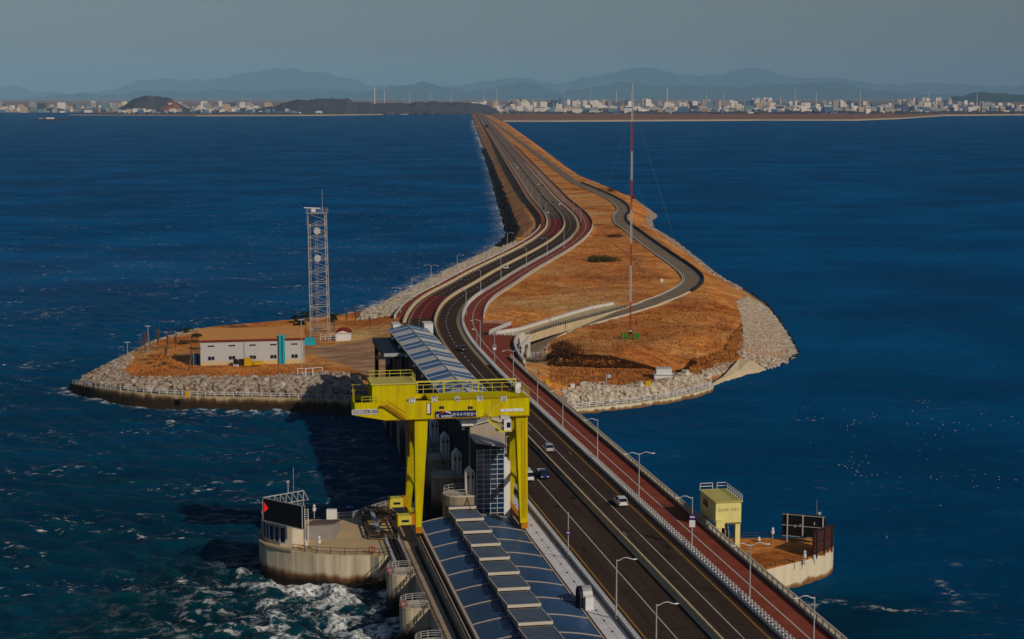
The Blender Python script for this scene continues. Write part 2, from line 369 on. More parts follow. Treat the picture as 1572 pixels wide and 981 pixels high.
def carve_service(x, y, z):
    flat = np.stack([x.ravel(), y.ravel()], 1); zz = z.ravel()
    near = np.where((flat[:, 0] > 20) & (flat[:, 1] > 440) & (flat[:, 1] < 8200) | True)[0]
    for k in range(0, len(SV), 2):
        a = SV[k]; m = np.abs(flat[:, 1] - a[1]) < 7
        ii = np.where(m)[0]
        if len(ii) == 0: continue
        dd = np.hypot(flat[ii, 0] - a[0], flat[ii, 1] - a[1]); q = ii[dd < 5.2]
        zz[q] = np.minimum(zz[q], SVZ[k] - 0.18)
    return zz.reshape(z.shape)
ys = [398.0]
while ys[-1] < 8100:
    y = ys[-1]; ys.append(y + (1.1 if y < 640 else 1.1 + (y - 640) * 0.006))
xs = np.arange(-200, 205, 1.25)
XX, YY = np.meshgrid(xs, np.array(ys))
ZZ, DD = land_z(XX, YY); ZZ = carve_service(XX, YY, ZZ)
# ramp bed between plaza and service road stays under the ramp slab
keep = (DD > -4)
nr, nc = XX.shape
vid = np.arange(nr * nc).reshape(nr, nc)
qk = keep[:-1, :-1] | keep[1:, :-1] | keep[:-1, 1:] | keep[1:, 1:]
quads = np.stack([vid[:-1, :-1][qk], vid[:-1, 1:][qk], vid[1:, 1:][qk], vid[1:, :-1][qk]], 1)
def fast_mesh(name, V, Q, mat, smooth=True):
    used = np.unique(Q); remap = np.full(len(V), -1); remap[used] = np.arange(len(used)); Q = remap[Q]; V = V[used]
    me = bpy.data.meshes.new(name); me.vertices.add(len(V)); me.vertices.foreach_set('co', V.astype(np.float32).ravel())
    k = Q.shape[1]; me.loops.add(Q.size); me.loops.foreach_set('vertex_index', Q.astype(np.int32).ravel())
    me.polygons.add(len(Q)); me.polygons.foreach_set('loop_start', np.arange(0, Q.size, k, dtype=np.int32))
    if smooth: me.polygons.foreach_set('use_smooth', np.ones(len(Q), bool))
    me.update(); me.validate(); me.materials.append(mat); return me, used
def gmat():
    m = bpy.data.materials.new('dry_grass_ground'); m.use_nodes = True; n = m.node_tree.nodes; l = m.node_tree.links; b = n['Principled BSDF']
    b.inputs['Roughness'].default_value = 0.95; b.inputs['Specular IOR Level'].default_value = 0.05
    geo = n.new('ShaderNodeNewGeometry')
    def noise(sc, det, stretch=None, rough=0.6):
        t = n.new('ShaderNodeTexNoise'); t.inputs['Scale'].default_value = sc; t.inputs['Detail'].default_value = det; t.inputs['Roughness'].default_value = rough
        src = geo.outputs['Position']
        if stretch:
            mp = n.new('ShaderNodeMapping'); mp.inputs['Scale'].default_value = stretch; l.new(src, mp.inputs[0]); src = mp.outputs[0]
        l.new(src, t.inputs['Vector']); return t.outputs['Fac']
    def ramp(f, pts):
        r = n.new('ShaderNodeValToRGB'); e = r.color_ramp.elements
        while len(e) < len(pts): e.new(0.5)
        for q, (p, c) in zip(e, pts): q.position = p; q.color = (*c, 1)
        l.new(f, r.inputs[0]); return r.outputs[0]
    def mix(f, a, bb, mode='MIX'):
        x = n.new('ShaderNodeMix'); x.data_type = 'RGBA'; x.blend_type = mode
        if isinstance(f, float): x.inputs['Factor'].default_value = f
        else: l.new(f, x.inputs['Factor'])
        l.new(a, x.inputs['A']); l.new(bb, x.inputs['B']); return x.outputs['Result']
    c1 = ramp(noise(0.055, 9, (0.8, 1.0, 1), 0.78), [(0.30, (0.24, 0.068, 0.016)), (0.46, (0.60, 0.20, 0.042)), (0.58, (0.80, 0.335, 0.080)), (0.72, (0.86, 0.56, 0.23))])
    straw = ramp(noise(0.08, 9, (1, .9, 1), 0.78), [(0.30, (0.30, 0.145, 0.055)), (0.48, (0.64, 0.37, 0.13)), (0.68, (0.84, 0.58, 0.27))])
    zn = n.new('ShaderNodeMapRange'); zn.inputs['From Min'].default_value = 0.50; zn.inputs['From Max'].default_value = 0.66; l.new(noise(0.016, 5, (1, .8, 1), 0.6), zn.inputs['Value'])
    c1 = mix(zn.outputs[0], c1, straw)
    c2 = ramp(noise(0.55, 6, (0.6, 1.0, 1), 0.8), [(0.34, (0.28, 0.22, 0.18)), (0.50, (1, 1, 1)), (0.70, (1.5, 1.4, 1.25))])
    c = mix(0.85, c1, c2, 'MULTIPLY')
    c = mix(1.0, c, ramp(noise(0.022, 6, (1, .8, 1), 0.7), [(0.34, (0.50, 0.42, 0.40)), (0.47, (1, 1, 1)), (0.60, (1.0, 1.02, 1.0)), (0.70, (1.25, 1.4, 1.6))]), 'MULTIPLY')
    at = n.new('ShaderNodeAttribute'); at.attribute_name = 'shore'
    c = mix(at.outputs['Fac'], c, ramp(noise(0.8, 6), [(0.3, (0.10, 0.08, 0.06)), (0.7, (0.30, 0.25, 0.19))]))
    at2 = n.new('ShaderNodeAttribute'); at2.attribute_name = 'bare'
    c = mix(at2.outputs['Fac'], c, ramp(noise(0.25, 6, (0.4, 1, 1)), [(0.3, (0.26, 0.13, 0.07)), (0.7, (0.62, 0.38, 0.20))]))
    l.new(c, b.inputs['Base Color'])
    bp = n.new('ShaderNodeBump'); bp.inputs['Distance'].default_value = 0.55; l.new(noise(0.7, 8, None, 0.7), bp.inputs['Height']); l.new(bp.outputs[0], b.inputs['Normal'])
    M['ground'] = m; return m
gme, gused = fast_mesh('ground', np.stack([XX.ravel(), YY.ravel(), ZZ.ravel()], 1), quads, gmat())
sx, sy, sdist = XX.ravel()[gused], YY.ravel()[gused], DD.ravel()[gused]
shw = np.clip((6.0 - sdist) / 3, 0, 1) * (0.6 + 0.8 * (fbm(sx, sy, 12, 3, 5) + 0.5))
def in_poly(x, y, pl):
    ins = np.zeros(np.shape(x), bool); n = len(pl)
    for i in range(n):
        a = pl[i]; b = pl[(i + 1) % n]
        ins ^= ((a[1] > y) != (b[1] > y)) & (x < (b[0] - a[0]) * (y - a[1]) / (b[1] - a[1] + 1e-12) + a[0])
    return ins
bare_pl = [P(u, v, 5.9)[:2] for u, v in [(468, 540), (480, 531), (580, 528), (600, 545), (590, 600), (560, 580), (520, 560)]]
bare = in_poly(sx, sy, bare_pl).astype(float)
dl = sx - np.interp(sy, CLY, CL[:, 0])
bare = np.maximum(bare, ((sy > 950) & (dl < -12) & (dl > -30)) * 0.35)
for nm, arr in (('shore', np.clip(shw, 0, 1)), ('bare', bare)):
    a = gme.attributes.new(nm, 'FLOAT', 'POINT'); a.data.foreach_set('value', arr.astype(np.float32))
ground = bpy.data.objects.new('ground', gme); COL.objects.link(ground); tag(ground, kind='structure'); ORG[ground.as_pointer()] = Vector((0, 0, 0))
def gz(x, y):
    """Height of the ground sheet (bilinear)."""
    r = np.interp(y, np.array(ys), np.arange(nr)); c = (x - xs[0]) / 1.25
    i = int(min(max(r, 0), nr - 2)); j = int(min(max(c, 0), nc - 2)); a = r - i; b = c - j
    return float((ZZ[i, j] * (1 - b) + ZZ[i, j + 1] * b) * (1 - a) + (ZZ[i + 1, j] * (1 - b) + ZZ[i + 1, j + 1] * b) * a)
def G(u, v, z=8.0):
    """Point of the ground seen at a photo pixel (a few rounds of refinement)."""
    for _ in range(6):
        p = P(u, v, z); z = 0.5 * z + 0.5 * max(gz(p.x, p.y), 0)
    p = P(u, v, z); return Vector((p.x, p.y, gz(p.x, p.y)))

# ------------------------------------------------------------------ water
def wmat():
    m = bpy.data.materials.new('sea_water'); m.use_nodes = True; n = m.node_tree.nodes; l = m.node_tree.links; b = n['Principled BSDF']
    geo = n.new('ShaderNodeNewGeometry')
    def mapped(sc): 
        mp = n.new('ShaderNodeMapping'); mp.inputs['Scale'].default_value = sc; l.new(geo.outputs['Position'], mp.inputs[0]); return mp.outputs[0]
    def noise(sc, det, stretch=(1, 1, 1), rough=0.6):
        t = n.new('ShaderNodeTexNoise'); t.inputs['Scale'].default_value = sc; t.inputs['Detail'].default_value = det; t.inputs['Roughness'].default_value = rough
        l.new(mapped(stretch), t.inputs['Vector']); return t.outputs['Fac']
    def rng_(f, a, c, lo=0.0, hi=1.0):
        r = n.new('ShaderNodeMapRange'); r.interpolation_type = 'SMOOTHSTEP'
        for k, v in (('From Min', a), ('From Max', c), ('To Min', lo), ('To Max', hi)): r.inputs[k].default_value = v
        l.new(f, r.inputs['Value']); return r.outputs[0]
    def math_(op, a, c):
        x = n.new('ShaderNodeMath'); x.operation = op
        for k, v in ((0, a), (1, c)):
            if isinstance(v, (int, float)): x.inputs[k].default_value = v
            else: l.new(v, x.inputs[k])
        x.use_clamp = True; return x.outputs[0]
    def mix(f, a, c):
        x = n.new('ShaderNodeMix'); x.data_type = 'RGBA'
        l.new(f, x.inputs['Factor'])
        for k, v in (('A', a), ('B', c)):
            if isinstance(v, tuple): x.inputs[k].default_value = (*v, 1)
            else: l.new(v, x.inputs[k])
        return x.outputs['Result']
    at = lambda nm: (lambda a: (setattr(a, 'attribute_name', nm), a.outputs['Fac'])[1])(n.new('ShaderNodeAttribute'))
    sea, foam, turb = at('sea'), at('foam'), at('turb')
    blue = mix(rng_(noise(0.009, 7, (0.9, 1.1, 1), 0.65), 0.36, 0.66), (0.0001, 0.062, 0.175), (0.0001, 0.105, 0.280))
    green = mix(rng_(noise(0.05, 4), 0.3, 0.7), (0.0003, 0.016, 0.030), (0.0006, 0.031, 0.048))
    c = mix(turb, blue, green)
    c = mix(at('crest'), c, (0.0025, 0.050, 0.064))
    caps = math_('MULTIPLY', rng_(noise(0.055, 3, (0.55, 1.0, 1)), 0.505, 0.62), rng_(noise(0.55, 6, (0.45, 1.3, 1), 0.75), 0.575, 0.66))
    caps = math_('MULTIPLY', caps, sea)
    web = rng_(noise(0.34, 7, (0.75, 1.4, 1), 0.78), 0.51, 0.58)
    fm = math_('MULTIPLY', web, foam)
    fm2 = rng_(foam, 0.80, 1.15)
    f = math_('MAXIMUM', math_('MAXIMUM', caps, fm), math_('MULTIPLY', fm2, rng_(noise(1.2, 5), 0.35, 0.6)))
    c = mix(f, c, (0.74, 0.75, 0.72))
    dif = n.new('ShaderNodeBsdfDiffuse'); glo = n.new('ShaderNodeBsdfGlossy'); glo.inputs['Roughness'].default_value = 0.18
    l.new(c, dif.inputs['Color']); fr = n.new('ShaderNodeFresnel'); fr.inputs['IOR'].default_value = 1.33
    # a wind-roughened sea mirrors only part of what flat water would
    nf = n.new('ShaderNodeMath'); nf.operation = 'MULTIPLY_ADD'; sq_ = n.new('ShaderNodeMath'); sq_.operation = 'MULTIPLY'; l.new(at('near'), sq_.inputs[0]); l.new(sea, sq_.inputs[1]); l.new(sq_.outputs[0], nf.inputs[0]); nf.inputs[1].default_value = 0.34; nf.inputs[2].default_value = 0.012
    ff = math_('MULTIPLY', math_('MULTIPLY', rng_(fr.outputs[0], 0.0, 0.9, 0.03, 1.0), nf.outputs[0]), math_('SUBTRACT', 1.0, f))
    ms_ = n.new('ShaderNodeMixShader'); l.new(ff, ms_.inputs[0]); l.new(dif.outputs[0], ms_.inputs[1]); l.new(glo.outputs[0], ms_.inputs[2])
    l.new(ms_.outputs[0], n['Material Output'].inputs['Surface']); n.remove(b)
    hgt = n.new('ShaderNodeMath'); hgt.operation = 'MULTIPLY_ADD'
    l.new(noise(0.38, 4, (0.7, 1.25, 1), 0.55), hgt.inputs[0])
    sm = n.new('ShaderNodeMath'); sm.operation = 'MULTIPLY_ADD'; l.new(sea, sm.inputs[0]); sm.inputs[1].default_value = 1.3; sm.inputs[2].default_value = 0.75
    l.new(sm.outputs[0], hgt.inputs[1]); hgt.inputs[2].default_value = 0
    bp = n.new('ShaderNodeBump'); bp.inputs['Distance'].default_value = 0.17; bp.inputs['Strength'].default_value = 1.0
    l.new(hgt.outputs[0], bp.inputs['Height']); [l.new(bp.outputs[0], q.inputs['Normal']) for q in (dif, glo, fr)]
    return m
rr = [150.0]
while rr[-1] < 60000:
    r0 = rr[-1]; rr.append(r0 * (1.0022 if r0 < 620 else 1.0022 + min(0.02, (r0 - 620) * 0.00002)))
rr = np.array(rr); aa = np.linspace(R(-27), R(27), 430)
RR, AA = np.meshgrid(rr, aa, indexing='ij'); WX = RR * np.sin(AA); WY = RR * np.cos(AA)
side = WX - np.interp(WY, CLY, CL[:, 0])
sea_w = np.clip((10 - side) / 20, 0, 1)                       # 1 on the open-sea side, 0 on the lake side
amp = np.clip(1.25 - RR / 1100, 0.0, 1) * (0.30 + 0.70 * sea_w)
FJ1, FJ2 = fbm(WX, WY, 25, 2, 1), fbm(WX, WY, 25, 2, 2); H = np.zeros_like(WX); wr = np.random.default_rng(5)
for k in range(30):
    lam = 2.2 * 1.12 ** (k % 18) * wr.uniform(0.85, 1.2); th = wr.normal(R(250), 0.55); kk = 2 * math.pi / lam
    ph = kk * (WX * math.cos(th) + WY * math.sin(th)) + wr.uniform(0, 6.28) + 2.0 * (math.cos(k * 2.4) * FJ1 + math.sin(k * 2.4) * FJ2)
    H += (1 - np.abs(np.sin(ph * 0.5))) * 0.055 * lam ** 0.8
H -= H.mean()
# boiling outflow beside the big sea-side pier
def blob(u, v, rx, ry, z=0):
    p = P(u, v, z); return np.exp(-(((WX - p.x) / rx) ** 2 + ((WY - p.y) / ry) ** 2))
turb = np.clip(blob(470, 940, 22, 26) + blob(560, 960, 10, 25) + 0.32 * blob(410, 945, 12, 15) + blob(385, 890, 6, 7) + 0.12 * blob(300, 975, 20, 14), 0, 1)
tn = fbm(WX, WY, 7, 4, 21); tn2 = fbm(WX + 40, WY - 13, 4.0, 4, 33)
ridge = 1 - np.abs(tn) * 5
H = H * amp + turb * (1.9 * np.clip(ridge, -1, 1) * 0.55 + tn2 * 1.1) * (RR < 700)
foam = turb * np.clip(0.20 + ridge * 0.42 + tn2 * 1.1, 0, 1.2) + (0.55 * blob(470, 922, 13, 5) + 0.6 * blob(560, 955, 6, 14) + 0.4 * blob(500, 965, 10, 8) + .35 * blob(420, 905, 9, 5)) * np.clip(0.55 + tn2 * 2.2, 0, 1.1)
# streaks running along the sea-side pier's foot
def seg_d(px):
    best = np.full(WX.shape, 1e9)
    for (a, b) in zip(px[:-1], px[1:]):
        p, q = P(*a, 0), P(*b, 0); ab = np.array([q.x - p.x, q.y - p.y]); L = ab.dot(ab)
        t = np.clip(((WX - p.x) * ab[0] + (WY - p.y) * ab[1]) / L, 0, 1)
        best = np.minimum(best, np.hypot(WX - p.x - t * ab[0], WY - p.y - t * ab[1]))
    return best
near = RR < 1100
dfoot = seg_d([(372, 885), (400, 893), (430, 905), (470, 915), (520, 913), (545, 905)])
foam = np.maximum(foam, np.exp(-(dfoot / 2.0) ** 2) * (0.95 + tn2 * 1.2)); H += np.exp(-(dfoot / 2.6) ** 2) * (0.5 + tn * 2.2)
disl = seg_d([(80, 601), (100, 599), (140, 613), (200, 625), (300, 632), (440, 635)])
foam = np.maximum(foam, np.exp(-(disl / 1.8) ** 2) * (0.62 + tn2 * 1.6))
dd_, _c = poly_dist(WX, WY, SH, SHZ, SHK)
dk = (side < 0) & (WY > 560) & (WY < 6000)
surfn = fbm(WX, WY, 14, 3, 51)
foam = np.maximum(foam, np.where(dk, np.clip(1.25 - np.maximum(-dd_ - 0.5, 0) / (5.5 + 9 * (surfn + 0.3)), 0, 1.2) * (0.95 + surfn), 0))
rip = np.exp(-(np.minimum(seg_d([(1170, 930), (1290, 925), (1360, 935), (1420, 940), (1470, 938)]), seg_d([(1440, 890), (1470, 925)])) / 0.9) ** 2) * (0.75 + tn2)
foam = np.maximum(foam, rip * 0.9)
greenish = np.clip(turb * 1.0 + np.clip((800 - RR) / 480, 0, 1) * (0.35 + 0.5 * sea_w) + 0.5 * blob(1290, 950, 30, 22), 0, 1)
nr2, nc2 = WX.shape; vid2 = np.arange(nr2 * nc2).reshape(nr2, nc2)
q2 = np.stack([vid2[:-1, :-1].ravel(), vid2[1:, :-1].ravel(), vid2[1:, 1:].ravel(), vid2[:-1, 1:].ravel()], 1)[:, ::-1]
wme, wused = fast_mesh('water', np.stack([WX.ravel(), WY.ravel(), H.ravel()], 1), q2, wmat())
for nm, arr in (('sea', 0.12 + 0.88 * sea_w), ('foam', np.clip(foam, 0, 1.2)), ('turb', greenish), ('near', np.clip(1.15 - RR / 900, 0, 1)), ('crest', np.clip((H - 0.22) / 0.9, 0, 0.6) * np.clip(1.2 - RR / 1000, 0, 1))):
    a = wme.attributes.new(nm, 'FLOAT', 'POINT'); a.data.foreach_set('value', arr.ravel()[wused].astype(np.float32))
water = bpy.data.objects.new('water', wme); COL.objects.link(water); tag(water, kind='structure'); ORG[water.as_pointer()] = Vector((0, 0, 0))
# the sea and the lake go on outside the fan in view (the same water, calmer sheet, below the waves)
mb = MB(); mb.add([(-60000, -20000, -1.2), (60000, -20000, -1.2), (60000, 60000, -1.2), (-60000, 60000, -1.2)], [(0, 1, 2, 3)])
structure('open_water', mb, mat('deep_water', (0.0011, 0.06, 0.17), 0.25, 0.3, 0.01, spec=0.22))
mat('white_strip', (0.82, 0.80, 0.77), 0.7, 0.12, 0.5)
# ------------------------------------------------------------------ roads on bridge and dike
i0 = 0; iN = len(CL) - 1; iB = idx_y(452)
Z = ROADZ
structure('bridge_deck', sweep([(-11.2, Z - 0.02), (15.5, Z - 0.02), (15.5, Z - 1.6), (13, Z - 2.2), (-9, Z - 2.2), (-11.2, Z - 1.6)], i0, iB), M['concrete'])
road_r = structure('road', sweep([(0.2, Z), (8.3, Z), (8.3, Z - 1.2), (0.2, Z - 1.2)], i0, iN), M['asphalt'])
mb = MB()
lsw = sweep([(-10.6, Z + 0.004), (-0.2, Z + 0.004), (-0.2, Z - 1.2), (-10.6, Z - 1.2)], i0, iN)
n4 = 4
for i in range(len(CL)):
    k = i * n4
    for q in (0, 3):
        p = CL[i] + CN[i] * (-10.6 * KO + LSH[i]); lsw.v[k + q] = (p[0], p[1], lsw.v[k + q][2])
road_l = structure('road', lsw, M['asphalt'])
# the anti-skid red stretches of the left carriageway
for (a, b) in ((P(629, 490, Z).y, P(652, 455, Z).y), (P(835, 362, Z).y, P(842, 336, Z).y)):
    ia, ib = idx_y(a), idx_y(b)
    m_ = sweep([(-8.6, Z + 0.010), (-0.9, Z + 0.010)], ia, ib, closed=False); o_ = m_.build('red_surfacing', M['red_asphalt'], road_l)
def line(o, w, z, ia, ib, shift=None, dash=None):
    if dash is None: return sweep([(o - w / 2, z), (o + w / 2, z)], ia, ib, shift, closed=False)
    mb = MB(); s = CS[ia]
    while s < CS[ib] - dash[0]:
        pts = []
        for q in (s, s + dash[0]):
            c = np.array([np.interp(q, CS, CL[:, 0]), np.interp(q, CS, CL[:, 1])]); nn = np.array([np.interp(q, CS, CN[:, 0]), np.interp(q, CS, CN[:, 1])])
            sh = np.interp(q, CS, shift) if shift is not None else 0
            pts.append((c + nn * (o * KO + sh - w / 2), c + nn * (o * KO + sh + w / 2)))
        (a, b), (c, d) = pts
        mb.add([(a[0], a[1], z), (b[0], b[1], z), (d[0], d[1], z), (c[0], c[1], z)], [(0, 1, 2, 3)])
        s += dash[0] + dash[1]
    return mb
iD = idx_y(1900); iC = idx_y(462)
line(3.6, 0.17, Z + 0.012, i0, iC).build('lane_line', M['paint_white'], road_r)
line(3.6, 0.22, Z + 0.012, iC, iD, dash=(3, 4.2)).build('lane_line', M['paint_white'], road_r)
line(6.9, 0.17, Z + 0.012, i0, iD).build('edge_line', M['paint_yellow'], road_r)
line(0.95, 0.14, Z + 0.012, idx_y(440), iD).build('edge_line', M['paint_yellow'], road_r)
line(-5.0, 0.17, Z + 0.018, i0, iC).build('lane_line', M['paint_white'], road_l)
line(-4.9, 0.22, Z + 0.018, iC, iD, dash=(3, 4.2)).build('lane_line', M['paint_white'], road_l)
line(-9.0, 0.17, Z + 0.018, i0, iD, shift=LSH).build('edge_line', M['paint_yellow'], road_l)
line(-8.1, 0.15, Z + 0.018, iC, iD).build('edge_line', M['paint_white'], road_l)
# expansion joints across the bridge carriageways
jmb = bpy.data.meshes.new('joint')
for kk, s_ in enumerate(range(204, 440, 18)):
    for (ta, tb, par) in ((0.5, 8.1, road_r), (-10.2, -0.5, road_l)):
        MB().add([W(s_, T_MED + ta * KO, Z + 0.010), W(s_, T_MED + tb * KO, Z + 0.010), W(s_ + 0.28, T_MED + tb * KO, Z + 0.010), W(s_ + 0.28, T_MED + ta * KO, Z + 0.010)], [(0, 1, 2, 3)]).build('expansion_joint', M['black'], par)
# tar seams and mended patches in the carriageways
for (o_, par) in ((2.0, road_r), (5.4, road_r), (-2.6, road_l), (-7.0, road_l)): line(o_, 0.07, Z + .014, i0, iC).build('tar_seam', M['tar'], par)
rp_ = random.Random(3)
for k in range(16):
    o_ = rp_.choice((1.3, 2.2, 4.2, 5.6, -2.2, -3.6, -6.2, -7.6)); s_ = rp_.uniform(205, 430); w_, l_ = rp_.uniform(.25, 1.1), rp_.uniform(.5, 3.0); t_ = T_MED + o_ * KO
    MB().add([W(s_, t_, Z + .015), W(s_, t_ + w_, Z + .015), W(s_ + l_, t_ + w_, Z + .015), W(s_ + l_, t_, Z + .015)], [(0, 1, 2, 3)]).build('mended_patch', M['tar'] if k % 3 else M['asphalt_grey'], road_r if o_ > 0 else road_l)
# shoulders in cream concrete on the dike
structure('shoulder', sweep([(7.15, Z + 0.008), (8.3, Z + 0.008)], iC, iD, closed=False), M['cream'])
# median barrier
med = sweep([(-0.55, Z - .05), (-0.28, Z + 0.25), (-0.16, Z + 1.0), (0.16, Z + 1.0), (0.28, Z + 0.25), (0.55, Z - .05)], i0, iN).build('median_barrier', M['cream'])
tag(med, 'long cream concrete barrier running down the middle of the road', 'barrier')
# red cycle path on the lake side, and the one on the sea side of the dike
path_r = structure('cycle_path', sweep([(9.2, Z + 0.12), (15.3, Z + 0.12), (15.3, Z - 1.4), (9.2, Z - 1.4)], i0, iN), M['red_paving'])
line(11.9, 0.22, Z + 0.130, i0, iD).build('path_line', M['paint_white'], path_r)
iL0 = idx_y(P(604, 486, Z).y)
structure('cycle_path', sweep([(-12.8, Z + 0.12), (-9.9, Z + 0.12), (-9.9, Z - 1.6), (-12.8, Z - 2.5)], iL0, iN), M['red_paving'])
lb = sweep([(-10.0, Z - .1), (-9.9, Z + 0.75), (-9.45, Z + 0.75), (-8.9, Z + 0.05), (-8.9, Z - .1)], iL0 - 6, iN).build('concrete_kerb_wall', M['cream'])
tag(lb, 'cream concrete kerb wall between left carriageway and its red cycle path', 'barrier')
lw = sweep([(-13.4, Z - 4.0), (-13.4, Z + 0.5), (-12.8, Z + 0.5), (-12.8, Z - 4.0)], iL0, idx_y(P(826, 346, Z).y)).build('retaining_wall', M['concrete_white'])
tag(lw, 'low pale retaining wall along the sea-side cycle path on the curve', 'wall')
# guard rails ---------------------------------------------------------------
post_me = MB().box(-0.09, 0.09, -0.09, 0.09, 0, 1.05).mesh('guard_post', M['white_paint'])
def guard_rail(name, label, o, ia, ib, gap, rails, railmat, pmat, posts=True, shift=None, z0=Z, base=None):
    root = thing(name, (CL[ia][0], CL[ia][1], z0), label, 'guard rail')
    for zr, w, h in rails:
        sweep([(o - w / 2, z0 + zr), (o + w / 2, z0 + zr), (o + w / 2, z0 + zr + h), (o - w / 2, z0 + zr + h)], ia, ib, shift).build('rail', railmat, root)
    if base: sweep([(o - base / 2, z0 - .1), (o + base / 2, z0 - .1), (o + base / 2, z0 + 0.3), (o - base / 2, z0 + 0.3)], ia, ib, shift).build('kerb', M['concrete_white'], root)
    if posts:
        s = CS[ia] + 0.5; n = 0; me = bpy.data.meshes.get(name + '_p') or MB().box(-0.10, 0.10, -0.10, 0.10, 0, rails[-1][0] + rails[-1][2]).mesh(name + '_p', pmat)
        while s < CS[ib] and n < 300:
            c = np.array([np.interp(s, CS, CL[:, 0]), np.interp(s, CS, CL[:, 1])]); nn = np.array([np.interp(s, CS, CN[:, 0]), np.interp(s, CS, CN[:, 1])])
            sh = np.interp(s, CS, shift) if shift is not None else 0
            q = c + nn * (o * KO + sh); link('post', me, root, (q[0], q[1], z0), (0, 0, math.atan2(nn[1], nn[0])))
            s += gap; n += 1
    return root
iG0 = idx_y(195); iG1 = idx_y(900)
guard_rail('guard_rail', 'white steel guard rail with dark gaps between right carriageway and red cycle path', 8.55, iG0, iG1, 1.5, [(0.45, 0.08, 0.16), (0.95, 0.10, 0.12)], M['white_paint'], M['white_paint'], base=0.35)
guard_rail('guard_rail', 'second guard rail row directly beside the red cycle path edge', 9.0, iG0, iG1, 1.5, [(0.4, 0.06, 0.12), (0.9, 0.10, 0.10)], M['galvanised'], M['galvanised'])
guard_rail('guard_rail', 'white guard rail with chunky posts on the retaining wall beside the solar roof', -10.45, iG0, idx_y(330), 0.95, [(0.42, 0.12, 0.16), (0.90, 0.16, 0.16)], M['white_paint'], M['white_paint'], base=0.4)
# parapet railing on the lake side of the cycle path, as far as the portal
iP1 = idx_y(P(803, 553, Z).y)
root = thing('path_railing', (CL[iG0][0], CL[iG0][1], Z), 'cream parapet with dense baluster railing on the lake side of the bridge', 'railing')
sweep([(15.1, Z), (15.6, Z), (15.6, Z + 0.42), (15.1, Z + 0.42)], iG0, iP1).build('parapet', M['concrete_light'], root)
sweep([(15.22, Z + 1.22), (15.46, Z + 1.22), (15.46, Z + 1.34), (15.22, Z + 1.34)], iG0, iP1).build('handrail', M['concrete_light'], root)
mb = MB(); s = CS[iG0]
pm = MB().box(-0.11, 0.11, -0.11, 0.11, 0.4, 1.25).mesh('rail_post', M['concrete_light'])
while s < CS[iP1]:
    c = np.array([np.interp(s, CS, CL[:, 0]), np.interp(s, CS, CL[:, 1])]); nn = np.array([np.interp(s, CS, CN[:, 0]), np.interp(s, CS, CN[:, 1])]); q = c + nn * 15.34 * KO
    if int(round((s - CS[iG0]) / 0.3)) % 8 == 0: link('post', pm, root, (q[0], q[1], Z), (0, 0, math.atan2(nn[1], nn[0])))
    else: mb.box(q[0] - 0.055, q[0] + 0.055, q[1] - 0.055, q[1] + 0.055, Z + 0.4, Z + 1.23)
    s += 0.3
tag(mb.build('balusters', M['concrete_light'], root), kind='stuff')
# low railing with white posts round the curve
iR0, iR1 = idx_y(P(742, 488, Z).y), idx_y(P(905, 345, Z).y)
root = thing('curve_railing', (CL[iR0][0], CL[iR0][1], Z), 'pale post and rail fence on the outer edge of the red path round the curve', 'fence')
sweep([(15.3, Z - .3), (15.75, Z - .3), (15.75, Z + 0.35), (15.3, Z + 0.35)], iR0, iR1).build('kerb', M['concrete_light'], root)
sweep([(15.42, Z + .95), (15.52, Z + .95), (15.52, Z + 1.05), (15.42, Z + 1.05)], iR0, iR1).build('rail', M['galvanised'], root)
pm = MB().box(-0.1, 0.1, -0.1, 0.1, 0.3, 1.15).mesh('post', M['white_paint']); s = CS[iR0]
while s < CS[iR1]:
    q = [np.interp(s, CS, CL[:, 0]) + np.interp(s, CS, CN[:, 0]) * 15.47 * KO, np.interp(s, CS, CL[:, 1]) + np.interp(s, CS, CN[:, 1]) * 15.47 * KO]
    link('post', pm, root, (q[0], q[1], Z)); s += 3.0
# dark hedge-like guard strip beyond the curve along the right path
root = thing('dike_fence', (CL[iR1][0], CL[iR1][1], Z), 'dark low fence on the far dike between red path and dry grass', 'fence')
sweep([(15.4, Z - 1), (15.8, Z - 1), (15.8, Z + 0.9), (15.4, Z + 0.9)], iR1, idx_y(2600)).build('fence_strip', M['rust_steel'], root)
# white panelled strip between the solar roof and the bridge
wall = thing('panel_strip', W(200, T_MED - 12, 8.7), 'bright white panelled strip between solar roof and bridge guard rail', 'walkway')
ta_, tb_ = 53.25, T_MED - 11.0 * KO - 0.25; tm_ = (ta_ + tb_) / 2
def zz_(t): return 8.72 + (t - ta_) / (tb_ - ta_) * 0.32
for k, s_ in enumerate(np.arange(190, 334, 5.0)):
    for (t0, t1) in ((ta_, tm_ - .03), (tm_ + .03, tb_)):
        a, b = s_ + .03, s_ + 4.97; e = .012 * (k % 2)
        MB().hexa([W(a, t0, zz_(t0) - .2), W(a, t1, zz_(t1) - .2), W(b, t1, zz_(t1) - .2), W(b, t0, zz_(t0) - .2), W(a, t0, zz_(t0) + e), W(a, t1, zz_(t1) + e), W(b, t1, zz_(t1) + e), W(b, t0, zz_(t0) + e)]).build('panel', M['white_strip'], wall)
    MB().sbox(s_ + 2.4, s_ + 2.6, tm_ - .1, tm_ + .1, zz_(tm_) + .02, zz_(tm_) + .16).build('bolt_cover', M['dark_steel'], wall)
MB().sbox(190, 334, ta_ + .02, tb_ + .5, 4.5, 8.5).build('core_wall', M['concrete'], wall)

